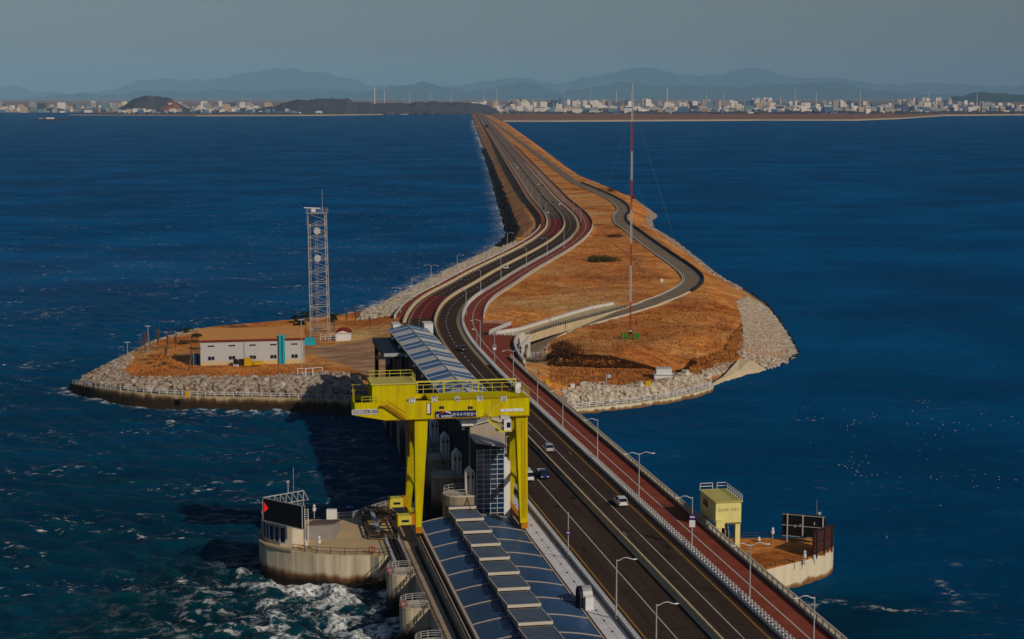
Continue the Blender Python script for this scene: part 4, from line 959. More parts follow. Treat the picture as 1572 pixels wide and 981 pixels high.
mb = MB(); q = L0.lerp(Bk, 0.62); mb.tube([q + Vector((0, 0, hh)), q + Vector((0, 0, hh + 2.2))], 0.09, 6); mb.tube([q + Vector((0.9, .4, hh)), q + Vector((0.9, .4, hh + 4.5))], 0.04, 5); mb.box(q.x - .25, q.x + .25, q.y - .1, q.y + .1, q.z + hh + 1.9, q.z + hh + 2.3); mb.build('antenna', M['galvanised'], sign)
root = thing('ladder', P(468, 835, PZ), 'white caged ladder at the right end of the message board', 'ladder'); q = P(468.5, 835, PZ)
for dx in (0, 0.6): MB().bar(q + Vector((dx, 0, 0)), q + Vector((dx, 0, 6.2)), 0.09).build('side_rail', M['white_paint'], root)
rung = MB().box(0, 0.6, -.03, .03, -.03, .03).mesh('rung', M['white_paint'])
for k in range(15): link('rung', rung, root, q + Vector((0, 0, 0.4 + k * 0.4)))
# sloped-roof shed
sh = [P(471, 829, PZ), P(513, 828.5, PZ)]; d = sh[1] - sh[0]; bk = Vector((0.6, 5.5, 0))
root = thing('shed', sh[0], 'small grey shed with a sloping brown roof on the big pier', 'shed')
a, b = sh; MB().hexa([a, b, b + bk, a + bk, a + Vector((0, 0, 2.5)), b + Vector((0, 0, 2.8)), b + bk + Vector((0, 0, 2.0)), a + bk + Vector((0, 0, 1.9))]).build('wall', mat('shed_grey', (0.30, 0.27, 0.26), 0.7, 0.15, 0.8), root)
o = Vector((0, -0.2, 0)); MB().hexa([a + o + Vector((-.2, 0, 2.53)), b + o + Vector((.2, 0, 2.83)), b + bk + Vector((.2, .2, 2.03)), a + bk + Vector((-.2, .2, 1.93)), a + o + Vector((-.2, 0, 2.7)), b + o + Vector((.2, 0, 3.0)), b + bk + Vector((.2, .2, 2.2)), a + bk + Vector((-.2, .2, 2.1))]).build('roof', mat('shed_roof', (0.17, 0.12, 0.095), 0.7, 0.15, 0.8), root)
def bollard_lamp(u, v, z, label, h=2.0, name='navigation_lamp', m='white_paint'):
    q = P(u, v, z); r = thing(name, q, label, 'lamp', 'small pier lamps')
    MB().tube([q, q + Vector((0, 0, h * .62))], 0.09, 6).build('pole', M['galvanised'], r)
    MB().tube([q + Vector((0, 0, h * .55)), q + Vector((0, 0, h * .78))], 0.30, 8).build('housing', M[m], r)
    MB().ball(q + Vector((0, 0, h * .9)), 0.24, 0.24, 0.30).build('globe', M['white_paint'], r); return r
bollard_lamp(490, 847, PZ, 'white lamp on a post at the front railing of the big pier', 2.7)
bollard_lamp(470, 846, PZ, 'squat white lamp beside the foot of the caged ladder', 1.6)
bollard_lamp(482.5, 796, PZ, 'white ring-shaped lamp behind the sloping roof of the shed', 2.6)
post_rail('pier_front_railing', 'brown railing along the front edge of the big pier', [P(450, 845.5, PZ), P(486, 850, PZ), P(529, 852, PZ), P(566, 852, PZ)], 1.15, 2.2, M['rust_steel'], 0.10, (0.5, 1.0))
post_rail('pier_gate_railing', 'short dark railing at the corner of the big pier', [P(571, 852.5, PZ), P(582, 854.5, PZ), P(596, 852.5, PZ), P(606, 850, PZ)], 1.3, 1.4, M['dark_steel'], 0.10, (0.5, 1.0))
post_rail('pier_back_railing', 'dark panelled railing on the far edge of the big pier', [P(514, 797, PZ), P(542, 795.5, PZ), P(568, 786, PZ), P(600, 776, PZ)], 1.2, 1.5, M['galvanised'], 0.1, (0.5, 1.0), bars=0.3)
root = thing('pale_cabinet', P(509, 799, PZ), 'white cabinet behind the shed at the far railing', 'cabinet'); q = P(509.5, 800, PZ)
MB().box(q.x - .9, q.x + .9, q.y - .4, q.y + .4, PZ + .1, PZ + 2.2).build('body', M['white_paint'], root); MB().box(q.x - .8, q.x + .8, q.y - .35, q.y + .35, PZ, PZ + .1).build('plinth', M['concrete'], root)
q = P(571, 850, PZ); b = thing('life_ring', q, 'red and white life ring at the corner of the big pier', 'life ring'); MB().tube([q + Vector((0.5 * math.cos(a), 0, 0.7 + 0.5 * math.sin(a))) for a in np.linspace(0, 2 * math.pi, 15)], 0.11, 6, False).build('ring', M['life_red'], b); MB().box(q.x - .05, q.x + .05, q.y + .1, q.y + .2, PZ, PZ + 1.3).build('holder', M['white_paint'], b)
# steel lifting frames stored on the deck
def rack(label, c0, c1, c2, c3, h):
    c = [P(u, v, PZ) for u, v in (c0, c1, c2, c3)]; r = thing('lifting_frame', c[0], label, 'steel frame'); mb = MB(); z = Vector((0, 0, h))
    for i in range(4): mb.bar(c[i] + z, c[(i + 1) % 4] + z, 0.22); mb.bar(c[i] + Vector((0, 0, .1)), c[(i + 1) % 4] + Vector((0, 0, .1)), 0.18)
    mb.build('ring_beam', M['rust_steel'], r)
    for i in range(4): MB().bar(c[i], c[i] + z, 0.2).build('post', M['rust_steel'], r)
    mb = MB()
    for k in range(1, 6): mb.bar(c[0].lerp(c[3], k / 6) + z, c[1].lerp(c[2], k / 6) + z, 0.14)
    mb.bar(c[0] + z, c[2] + z, 0.14); mb.build('cross_beams', M['rust_steel'], r)
rack('long rusty steel frame lying on the right part of the big pier', (566, 829), (612, 829), (598, 800), (556, 801), 0.9)
rack('second rusty frame behind the first, in the crane shadow', (560, 798), (606, 798), (596, 787), (560, 788), 1.1)
q0, q1 = P(582, 829, PZ), P(570, 797, PZ); b = thing('steel_beam', q0, 'thick grey-brown steel beam laid over the stored frames', 'beam'); MB().bar(q0 + Vector((0, 0, 1.3)), q1 + Vector((0, 0, 1.5)), 0.55, 0.45).build('web', M['rust_steel'], b); MB().bar(q0 + Vector((0, 0, 1.55)), q1 + Vector((0, 0, 1.75)), 0.75, 0.06).build('flange', M['galvanised'], b)

# ------------------------------------------------------------------ the tall hall with blue and white roof
HL, HR, HZ, HS0, HS1 = 45.9, 55.6, 23.5, 299.5, 432.0
hall = thing('erection_hall', W((HS0 + HS1) / 2, (HL + HR) / 2, 0), 'tall long hall with blue glazed panels and white bands on its roof', 'building')
wl_, wr_ = HL + 0.45, 53.0; HM = (HL + HR) / 2 - 0.1; RISE = 1.1
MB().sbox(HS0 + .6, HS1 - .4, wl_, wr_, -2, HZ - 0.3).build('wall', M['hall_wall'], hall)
MB().extr([W(HS0 + .25, wl_ - .02, 8), W(HS0 + .25, wr_ + .02, 8), W(HS0 + .25, wr_ + .02, HZ - .32), W(HS0 + .25, HM, HZ + RISE - .45), W(HS0 + .25, wl_ - .02, HZ - .32)], W(0.34, 0, 0)).build('gable', M['gable_wall'], hall)
ribm = MB().sbox(0, 0.25, -0.12, 0, 0, 15.2).mesh('wall_rib', M['dark_steel'])
for k in range(26): link('wall_rib', ribm, hall, W(HS0 + 3 + k * 5.0, wl_ - 0.003, 8.0))
def hall_panel(s0, s1, side_, m, name, dz=0.0):
    a, b = (HL, HM - .25) if side_ < 0 else (HR, HM + .25)
    z = lambda t: HZ + RISE * (1 - abs(t - HM) / (HM - HL if side_ < 0 else HR - HM)) + dz
    p = [W(s0, a, z(a)), W(s1, a, z(a)), W(s1, b, z(b)), W(s0, b, z(b))]
    if side_ > 0: p = p[::-1]
    dn = Vector((0, 0, -0.18)); q = [v + dn for v in p]
    return MB().hexa([q[3], q[2], q[1], q[0], p[3], p[2], p[1], p[0]]).build(name, m, hall)
NB = 9; LB = (HS1 - HS0) / NB
for k in range(NB):
    s_ = HS0 + k * LB
    for sd_ in (-1, 1):
        hall_panel(s_ + 0.02, s_ + LB * 0.36, sd_, M['roof_white'], 'roof_band', 0.05)
        hall_panel(s_ + LB * 0.365, s_ + LB * 0.665, sd_, M['roof_blue'], 'roof_panel'); hall_panel(s_ + LB * 0.695, s_ + LB * 0.995, sd_, M['roof_blue'], 'roof_panel')
        hall_panel(s_ + LB * 0.668, s_ + LB * 0.692, sd_, M['roof_white'], 'glazing_bar', 0.06)
MB().extr([W(HS0, HM - .3, HZ + RISE - .05), W(HS0, HM, HZ + RISE + .22), W(HS0, HM + .3, HZ + RISE - .05)], W(HS1 - HS0, 0, 0)).build('ridge_cap', M['roof_white'], hall)
for t, nm in ((HL - 0.12, 'eave_gutter'), (HR + 0.12, 'eave_gutter')): MB().sbox(HS0, HS1, t - .1, t + .1, HZ - .32, HZ + .02).build(nm, M['roof_white'], hall)
for k in range(NB): MB().sbox(HS0 + k * LB + 1, HS0 + k * LB + 1.6, HL - .7, HL - .24, HZ - .9, HZ - .4).build('flood_light', M['white_paint'], hall)
for (u0, u1, v1, v0, lab) in ((590, 601, 485, 502, 'white stair-head block at the far left end of the hall'), (636, 649, 484, 500, 'white stair-head block at the far right end of the hall')):
    q = W(HS1 + 3, st(u0, v1, 24)[1], 0); q2 = W(HS1 + 3, st(u1, v1, 24)[1], 0)
    r = thing('stair_tower', W(HS1 + 3, (st(u0, v1, 24)[1] + st(u1, v1, 24)[1]) / 2, 8), lab, 'building')
    t0_, t1_ = st(u0, v1, 24)[1], st(u1, v1, 24)[1]
    MB().sbox(HS1 + .5, HS1 + 5, t0_, t1_, 4, 24.4).build('wall', M['white_paint'], r); MB().sbox(HS1 + .4, HS1 + 5.1, t0_ - .1, t1_ + .1, 24.4, 24.6).build('roof', M['roof_white'], r)
# dark gate frame at the far left side of the hall
gf = thing('steel_portal', W(410, 41, 8), 'dark blue-green steel frame beside the far end of the hall', 'steel frame')
s0_, t0_ = st(572, 620, 8); 
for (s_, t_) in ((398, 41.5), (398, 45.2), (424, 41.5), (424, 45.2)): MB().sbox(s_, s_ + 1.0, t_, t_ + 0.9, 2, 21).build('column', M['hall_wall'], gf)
MB().sbox(397.5, 425.5, 41.0, 46.2, 21, 22.2).build('top_beam', M['hall_wall'], gf); MB().sbox(397.2, 397.45, 41.0, 46.2, 21.6, 22.4).build('front_rail', M['galvanised'], gf); MB().sbox(396, 398, 39.0, 40.9, 21.2, 21.9).build('arm', M['dark_steel'], gf)
stain_mat('sluice_concrete', (0.34, 0.28, 0.19), 2.0, 9.0)  # stain drawn higher and concrete darkened to stand for the hall's black shade
mat('tower_white', (0.84, 0.82, 0.76), 0.6, 0.12, 0.5)  # extra-bright white makes up for missing sunlight on the gate heads
# sluice piers with white-fronted gate heads
for k, s_ in enumerate((293.6, 309.4, 325.4, 341.4, 360, 378, 396)):
    nm = ['nearest', 'second', 'third', 'fourth', 'fifth', 'sixth', 'farthest'][k]
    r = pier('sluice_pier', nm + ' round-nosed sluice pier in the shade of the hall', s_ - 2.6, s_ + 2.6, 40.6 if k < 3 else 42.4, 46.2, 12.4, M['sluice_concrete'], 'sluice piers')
    ring = [W(s_ - 2.3, 44.5, 12.62), W(s_ - 2.3, 43, 12.62)] + [W(s_ - 2.3 * math.cos(a), 43 - 2.2 * math.sin(a) * (1 if k < 3 else .2), 12.62) for a in np.linspace(0, math.pi, 7)[1:-1]] + [W(s_ + 2.3, 43, 12.62), W(s_ + 2.3, 44.5, 12.62)]
    post_rail('sluice_railing', 'railing round the ' + nm + ' sluice pier beside the hall', ring, 1.1, 1.4, M['galvanised'], 0.09, (0.5, 1.0), group='sluice railings')
    hd = thing('sluice_tower', W(s_, 45.6, 12.62), nm + ' white pointed gate head against the dark hall wall', 'tower', 'white gate heads')
    a, b, zb, zt_ = 44.6, 46.3, 12.63, 17.4
    MB().extr([W(s_ - .9, a, zb), W(s_ - .9, b, zb), W(s_ - .9, b, zt_ - .9), W(s_ - .9, (a + b) / 2, zt_), W(s_ - .9, a, zt_ - .9)], W(1.8, 0, 0)).build('body', M['tower_white'], hd)
    for t_ in (a + .45, b - .45):
        MB().sbox(s_ - .98, s_ - .903, t_ - .05, t_ + .05, zb + .2, zt_ - .9).build('guide_rail', M['rust_steel'], hd); MB().sbox(s_ - 1.12, s_ - .983, t_ - .16, t_ + .16, zt_ - 2.0, zt_ - 1.5).build('hook', M['dark_steel'], hd)
    if k < 4: post_rail('stair_rail', nm + ' sloping stair rail below a white gate head', [W(s_ - 1.0, 44.4, 12.6), W(s_ - 5.0, 44.9, 9.8)], 1.0, 1.0, M['rust_steel'], 0.08, (0.5, 1.0), group='sluice stair rails')
sd = tag(MB().sbox(290.4, 430, 43.5, wl_ - .02, -3, 9.2).build('sluice_deck', M['concrete']), kind='structure')

# ------------------------------------------------------------------ glass stair tower
g0, g1, gs = 46.3, 51.2, 290.6
gt = thing('glass_tower', W(gs, 48.7, 8.5), 'blue glazed stair tower with white mullions at the end of the solar roof', 'tower')
ZT0, ZT1 = 22.2, 21.2
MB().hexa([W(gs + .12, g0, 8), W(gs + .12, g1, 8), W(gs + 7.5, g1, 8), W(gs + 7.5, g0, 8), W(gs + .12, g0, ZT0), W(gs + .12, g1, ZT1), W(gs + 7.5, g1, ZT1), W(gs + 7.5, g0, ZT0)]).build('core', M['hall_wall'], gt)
MB().hexa([W(gs - .2, g0 - .3, ZT0 + .02), W(gs - .2, g1 + .3, ZT1 - .04), W(gs + 7.7, g1 + .3, ZT1 - .04), W(gs + 7.7, g0 - .3, ZT0 + .02), W(gs - .2, g0 - .3, ZT0 + .3), W(gs - .2, g1 + .3, ZT1 + .25), W(gs + 7.7, g1 + .3, ZT1 + .25), W(gs + 7.7, g0 - .3, ZT0 + .3)]).build('roof', M['galvanised'], gt)
MB().sbox(gs - .05, gs + 6, g1 + 0.004, g1 + 1.1, 8, 19.5).build('white_side', M['white_paint'], gt)
NCg, NRg, zb = 4, 13, 9.4
pw_, phh = (g1 - g0) / NCg, (ZT1 - .3 - zb) / NRg
pane = MB().sbox(0, 0.06, 0.05, pw_ - 0.05, 0.05, phh - 0.05).mesh('pane', M['glass_blue'])
for i in range(NCg):
    for j in range(NRg): link('pane', pane, gt, W(gs + .05 + 0.004 * ((i * 7 + j * 3) % 4), g0 + i * pw_, zb + j * phh))
for i in range(NCg + 1): MB().sbox(gs - .04, gs + .10, g0 + i * pw_ - .03, g0 + i * pw_ + .03, 8.4, ZT1 - .25).build('mullion', M['white_paint'], gt)
for j in range(NRg + 1): MB().sbox(gs - .06, gs + .095, g0, g1, zb + j * phh - .028, zb + j * phh + .028).build('transom', M['white_paint'], gt)
# ------------------------------------------------------------------ yellow gantry crane
KL, KR, KN, KF = 34.6, 52.9, 281.0, 296.0        # rails across, near and far leg planes along the bridge
GZ0, GZ1 = 29.0, 32.8
cr_ = thing('gantry_crane', W((KN + KF) / 2, (KL + KR) / 2, 8.6), 'big lemon yellow gantry crane straddling the solar roof', 'crane')
Y, O = M['crane_yellow'], M['crane_orange']
def tt(u, v, z): return st(u, v, z)[1]
tL, tR = 23.9, 53.7
KB = KN + 6.2                                     # rear face of the box girder
GZ1 = 32.0
prof = [(tL, 29.9), (28.6, GZ0), (tR, GZ0), (tR, GZ1), (tL, GZ1)]
MB().extr([W(KN - 1.1, t, z) for t, z in prof], W(0.5, 0, 0)).build('front_web', Y, cr_)
MB().extr([W(KB - .5, t, z) for t, z in prof], W(0.5, 0, 0)).build('rear_web', Y, cr_)
MB().sbox(KN - 0.6, KB - .5, 36.6, tR, GZ1 - .35, GZ1 - .003).build('top_plate', Y, cr_)
MB().sbox(KN - 0.6, KB - .5, 28.8, tR, GZ0, GZ0 + .2).build('bottom_plate', Y, cr_)
MB().sbox(KN - 1.2, KN - .55, 36.5, tR + .08, GZ1 + .002, GZ1 + .12).build('top_flange', M['crane_edge'], cr_)
MB().sbox(KN - 1.25, KB + .1, 28.8, tR + .05, GZ0 - .14, GZ0 - .003).build('bottom_flange', M['crane_edge'], cr_)
MB().sbox(KN - .6, KB - .5, tR - .4, tR, GZ0 + .2, GZ1 - .36).build('end_plate', Y, cr_); MB().sbox(KN - .6, KB - .5, tL, tL + .3, 29.9, GZ1 - .3).build('end_plate', Y, cr_)
MB().sbox(KN - .6, KB - .5, tL + .3, 36.6, GZ1 - .9, GZ1 - .75).build('walk_deck', M['rust_steel'], cr_)
# tapered legs in an A-frame: broad at the girder, slim at the bogie
def leg(sb, st_, t_, wt, wb, out=0.0):
    a, b = wt / 2, wb / 2
    z1, z0 = GZ0 - .15, 9.9
    return MB().hexa([W(sb - b, t_ - b, z0), W(sb - b, t_ + b, z0), W(sb + b, t_ + b, z0), W(sb + b, t_ - b, z0), W(st_ - a, t_ - a + out, z1), W(st_ - a, t_ + a + out, z1), W(st_ + a, t_ + a + out, z1), W(st_ + a, t_ - a + out, z1)])
for s_, sT, t_, wt, wb, o_ in ((KN, KN + .6, KL, 2.3, 1.0, 0.6), (KF, KB - 1.2, KL, 1.9, 1.0, 0.1), (KN, KN + .6, KR, 2.1, 1.3, -0.4), (KF, KB - 1.2, KR, 1.9, 1.3, -0.2)):
    lg = leg(s_, sT, t_, wt, wb, o_).build('leg', Y, cr_)
    MB().sbox(s_ - 1.15, s_ + 1.15, t_ - .55, t_ + .55, 9.15, 10.05).build('bogie', M['crane_orange'], lg)
    wm = MB()
    for ds in (-.7, .7): wm.tube([W(s_ + ds, t_ - .18, 9.0), W(s_ + ds, t_ + .18, 9.0)], 0.38, 10)
    wm.build('wheels', M['dark_steel'], lg)
    if t_ > 40 and s_ == KN:
        mb = MB(); mb.bar(W(s_ - .9, t_ - .2, 11), W(s_ - .6, t_ - .4, 28.5), .05); mb.bar(W(s_ - .9, t_ + .3, 11), W(s_ - .6, t_ + .1, 28.5), .05)
        for k in range(40): mb.bar(W(s_ - .9 + k * .0075, t_ - .22 - k * .005, 11.2 + k * .43), W(s_ - .9 + k * .0075, t_ + .28 - k * .005, 11.2 + k * .43), .04)
        mb.build('ladder', O, lg)
for t_ in (KL, KR):
    MB().sbox(KN + 1.2, KF - 1.2, t_ - .4, t_ + .4, 9.5, 10.3).build('sill_beam', O if t_ > 40 else Y, cr_)
    MB().bar(W(KN + .5, t_, 23.2), W(KF - 8.0, t_, 25.2), 1.0, 1.0).build('brace', O, cr_)
    MB().bar(W(KN + .5, t_, 16.5), W(KF - 2.6, t_, 16.5), 0.7, 0.7).build('tie_beam', Y, cr_)
MB().sbox(KB - 2.6, KB - 1.6, KL - 1.3, KL - .95, 21.5, GZ0 - .2).build('leg_box', O, cr_)
# machine house
h0, h1 = 26.9, 34.3
MB().sbox(KN - 0.5, KB - 0.2, h0, h1, 31.3, 34.9).build('machine_house', Y, cr_)
mh = MB().sbox(KN - 0.75, KB + .1, h0 - .25, h1 + .25, 34.903, 35.1).build('house_roof', mat('house_roof_yellow', (0.58, 0.50, 0.12), 0.6, 0.2, 0.6), cr_)
def rail_set(name, pts, h, gap, par, m, rails=(0.5, 1.0), w=0.08):
    mb = MB()
    for a, b in zip(pts[:-1], pts[1:]):
        for r in rails: mb.bar(a + Vector((0, 0, h * r)), b + Vector((0, 0, h * r)), w)
        n = max(1, int((b - a).length / gap))
        for k in range(n + 1): q = a.lerp(b, k / n); mb.bar(q, q + Vector((0, 0, h)), w)
    return mb.build(name, m, par)
PYm = M['pale_yellow']
rail_set('house_railing', [W(KN + .5, h0, 35.1), W(KB, h0, 35.1), W(KB, h1, 35.1), W(KN + .5, h1, 35.1)], 1.1, 1.8, cr_, PYm)
rail_set('girder_railing', [W(KB, h1 + .4, GZ1), W(KB, tR, GZ1), W(KN - .8, tR, GZ1)], 1.5, 1.6, cr_, PYm)
rail_set('end_railing', [W(KN - 1, tL + 1.2, GZ1), W(KN - 1, h0 + 1, GZ1)], 1.0, 1.3, cr_, PYm)
rail_set('end_railing', [W(KN + 1, tL + .1, GZ1), W(KB, tL + .1, GZ1), W(KB, h0, GZ1)], 1.9, 2.2, cr_, PYm)
MB().bar(W(KB + .4, h1 + .3, 34.0), W(KB + .4, 52.9, 34.0), .24).build('festoon_beam', PYm, cr_)
mb = MB()
for k in range(6):
    a = h1 + 2.6 + k * 2.6; mb.tube([W(KB + .4, a + x * 2.6, 33.9 - 1.5 * (1 - (2 * x - 1) ** 2)) for x in np.linspace(0, 1, 8)], .07, 5)
mb.build('festoon_cable', M['black'], cr_)
for t in (h1 + 1, 40, 46, 52.6): MB().sbox(KB + .2, KB + .5, t, t + .2, GZ1 - .5, 33.9).build('festoon_post', PYm, cr_)
MB().sbox(KB - 2.5, KB - 1.5, 52.2, 53.2, GZ1 + .002, 33.7).build('control_box', M['white_paint'], cr_)
# stair on the front face, door recess, windows, signs
FS = KN - 1.1
for t in np.arange(28.5, 53, 3.1): MB().sbox(FS - .012, FS - .003, t, t + .05, 29.3, 31.8).build('weld_seam', M['crane_orange'], cr_)
def fx(u, v): return st(u, v, 30.5)[1]
def fface(name, t0, t1, z0, z1, m, dep=0.05, par=cr_): return MB().sbox(FS - dep, FS - .004, t0, t1, z0, z1).build(name, m, par)
def uv_t(u, v):                                     # where a pixel meets the front face plane
    lo, hi = 20.0, 45.0
    for _ in range(40):
        z = (lo + hi) / 2; s_, t_ = st(u, v, z)
        if s_ < FS: hi = z
        else: lo = z
    return t_, z
mb = MB(); a, b = uv_t(592, 622), uv_t(622, 642)
for ds in (-.15, -.75): mb.bar(W(FS + ds, a[0], a[1]), W(FS + ds, b[0], b[1]), .1, .25); mb.bar(W(FS + ds, a[0], a[1] + 1.0), W(FS + ds, b[0], b[1] + 1.0), .07)
for k in range(11): x = k / 10; mb.bar(W(FS - .15, a[0] + (b[0] - a[0]) * x, a[1] + (b[1] - a[1]) * x), W(FS - .8, a[0] + (b[0] - a[0]) * x, a[1] + (b[1] - a[1]) * x), .22, .06)
mb.build('stair', O, cr_); fface('stair_landing', a[0] - 1.0, a[0], a[1] - .1, a[1], O, 0.8)
mb = MB(); a, b = uv_t(750, 634), uv_t(769, 616)
mb.bar(W(FS - .25, a[0], a[1]), W(FS - .25, b[0], b[1]), .1, .2); mb.bar(W(FS - .25, a[0], a[1] + .8), W(FS - .25, b[0], b[1] + .8), .06); mb.build('stair', PYm, cr_)
a = uv_t(655, 640); b = uv_t(662, 618); fface('door_recess', a[0], b[0], a[1] + .3, b[1], M['rust_steel'], 0.03)
fface('door', a[0] + .1, a[0] + .55, a[1] + .6, a[1] + 2.3, M['white_paint'], 0.08)
for u in (676, 680, 720, 724):
    a = uv_t(u - 1.8, 628); b = uv_t(u + 1.8, 623.5); fface('window', a[0], b[0], a[1], b[1], M['glass_dark'], 0.04)
def plaque(name, u0, v0, u1, v1, m, dep=0.12):
    a, b = uv_t(u0, v1), uv_t(u1, v0); return fface(name, a[0], b[0], a[1], b[1], m, dep), (a[0] + b[0]) / 2, (a[1] + b[1]) / 2, b[1] - a[1]
tx = mat('text_black', (0.012, 0.012, 0.015), 0.6, 0.0); blue_s = mat('sign_blue', (0.008, 0.02, 0.10), 0.5, 0.1, 1.0); wht = M['white_paint']
red_s = mat('sign_red', (0.55, 0.03, 0.02), 0.5, 0.0); lgrey = mat('plate_grey', (0.52, 0.52, 0.50), 0.5, 0.1, 1.0)
XD, YD = W(0, 1, 0), Vector((0, 0, 1))
for ch, u, v in (('안', 632, 614.5), ('전', 667, 612.5), ('+', 702, 612), ('제', 736.5, 611), ('일', 773.5, 611.5)):
    if ch == '+':
        tc, zc = uv_t(u, v); mb = MB(); ringp = [W(FS - .10, tc + .52 * math.cos(q), zc + .52 * math.sin(q)) for q in np.linspace(0, 2 * math.pi, 20)[:-1]]
        p_ = mb.extr(ringp, W(.09, 0, 0)).build('emblem_disc', wht, cr_)
        mb = MB(); mb.tube([W(FS - .13, tc + .42 * math.cos(q), zc + .42 * math.sin(q)) for q in np.linspace(0, 2 * math.pi, 20)], .045, 5, False); mb.sbox(FS - .16, FS - .104, tc - .22, tc + .22, zc - .06, zc + .06); mb.sbox(FS - .165, FS - .103, tc - .06, tc + .06, zc - .22, zc + .22); mb.build('emblem', mat('emblem_green', (0.02, 0.10, 0.05), 0.6, 0.0), p_)
        continue
    p_, tc, zc, h = plaque('letter_plaque', u - 4.4, v - 4.2, u + 4.4, v + 4.2, wht)
    text('letter', ch, tx, p_, W(FS - .14, tc, zc), XD, YD, 1.05, 0.02)
p_, tc, zc, h = plaque('number_plate', 540.5, 627.5, 579, 637, lgrey)
text('lettering', '150/20', mat('text_grey', (0.2, 0.2, 0.2), 0.6, 0.0), p_, W(FS - .14, tc - 1.15, zc), XD, YD, 0.92, 0.01); text('lettering', 'ton', M['text_grey'], p_, W(FS - .14, tc + .28, zc + .2), XD, YD, 0.42, 0.01); text('lettering', 'CR-001', tx, p_, W(FS - .14, tc + 1.2, zc), XD, YD, 0.78, 0.025)
p_, tc, zc, h = plaque('name_board', 668.5, 629.5, 731, 641, blue_s, 0.2)
text('lettering', 'K water', wht, p_, W(FS - .22, tc - 1.95, zc - .26), XD, YD, 0.88, 0.02); text('lettering', '한국수자원공사', wht, p_, W(FS - .22, tc + 1.5, zc - .12), XD, YD, 0.66, 0.02)
def arc_band(m, r0, r1, z_, a0, a1, nm):
    mb = MB(); A_ = np.linspace(a0, a1, 12); o_ = [(tc - 1.75 + r1 * 1.3 * math.cos(q), zc - .02 + r1 * .72 * math.sin(q)) for q in A_] + [(tc - 1.75 + r0 * 1.3 * math.cos(q), zc - .10 + r0 * .72 * math.sin(q)) for q in reversed(A_)]
    mb.extr([W(FS - .225, a, b) for a, b in reversed(o_)], W(.02, 0, 0)).build(nm, m, p_)
arc_band(red_s, 0.62, 0.78, 0, R(155), R(95), 'logo_arc'); arc_band(wht, 0.62, 0.78, 0, R(92), R(20), 'logo_arc')
p_, tc, zc, h = plaque('white_plate', 768, 626.5, 803, 632, wht, 0.1)
for k in (0.18, 0.55): MB().sbox(FS - .13, FS - .103, tc - 1.9 + 3.8 * k, tc - 1.88 + 3.8 * k + .04, zc - .2, zc + .2).build('mark', tx, p_)
# driver's cab under the right end, with gallery
cb = thing('crane_cab', W(KN - 1.5, 49.6, 25.6), 'white driver cab hanging under the right end of the yellow crane', 'cab')
a = uv_t(769.5, 659); b = uv_t(783, 640)
MB().sbox(FS - 1.2, FS + .8, a[0] + .3, b[0], a[1], b[1] - .2).build('body', wht, cb); MB().sbox(FS - 1.26, FS - 1.203, a[0] + .75, a[0] + 1.4, b[1] - 1.6, b[1] - .7).build('window', M['glass_dark'], cb)
MB().sbox(FS - 1.1, FS + .6, a[0] - .3, b[0] - .3, b[1] - .15, b[1] + .35).build('air_unit', lgrey, cb); MB().sbox(FS - 1.4, FS + 1, a[0] - .9, b[0] + .1, a[1] - .2, a[1] - .01).build('floor', PYm, cb)
c0, c1 = uv_t(746, 642), uv_t(772, 662); mb = MB()
for ds in (-.4, -1.3): mb.bar(W(FS + ds, c0[0], c0[1]), W(FS + ds, c1[0], c1[1]), .14, .3); mb.bar(W(FS + ds, c0[0], c0[1] + 1.1), W(FS + ds, c1[0], c1[1] + 1.1), .08)
for k in range(9): x = k / 8; q = W(FS - .4, c0[0] + (c1[0] - c0[0]) * x, c0[1] + (c1[1] - c0[1]) * x); mb.bar(q, q + Vector((0, 0, 1.1)), .07); mb.bar(q, q + W(-.9, 0, 0), .2, .06)
mb.build('cab_stair', PYm, cr_)
# trolley and hook block between the girders
tr = thing('crane_trolley', W(283.5, 43.5, 28.5), 'white hook block and trolley under the yellow girders', 'trolley')
MB().sbox(281.5, 286, 41.5, 45.5, 28.2, 28.82).build('frame', lgrey, tr); MB().sbox(282.2, 284.6, 42.4, 45.0, 27.0, 28.0).build('hook_block', wht, tr)
mb = MB()
for dt in (-.6, -.2, .2, .6): mb.bar(W(283.4, 43.6 + dt, 28.0), W(283.4, 43.6 + dt, 28.3), .05)
mb.build('ropes', M['dark_steel'], tr); mb = MB(); mb.tube([W(283.4, 43.6 + .35 * math.cos(q), 26.9 + .4 * math.sin(q)) for q in np.linspace(R(90), R(-180), 10)], .12, 6); mb.build('hook', M['dark_steel'], tr)
# the two motor boxes beside the left bogies
for k, (s_, lab) in enumerate(((KN + 0.2, 'nearer yellow cable-reel box beside the left crane leg'), (KF - 2.0, 'farther yellow cable-reel box beside the left crane leg'))):
    r = thing('motor_box', W(s_, 31.8, 12), lab, 'machine box', 'crane motor boxes')
    MB().sbox(s_ - 1, s_ + 1, 31.2, 33.4, 10.6, 12.2).build('housing', PYm, r); MB().sbox(s_ - 1.05, s_ - 1.003, 31.7, 32.9, 11.1, 11.5).build('slot', M['black'], r)
    MB().sbox(s_ - 1.1, s_ + 1.1, 31.0, 31.197, 10.4, 12.3).build('end_plate', Y, r); MB().sbox(s_ - .6, s_ + .6, 33.42, 34.0, 10.5, 12.4).build('mount', O, r)

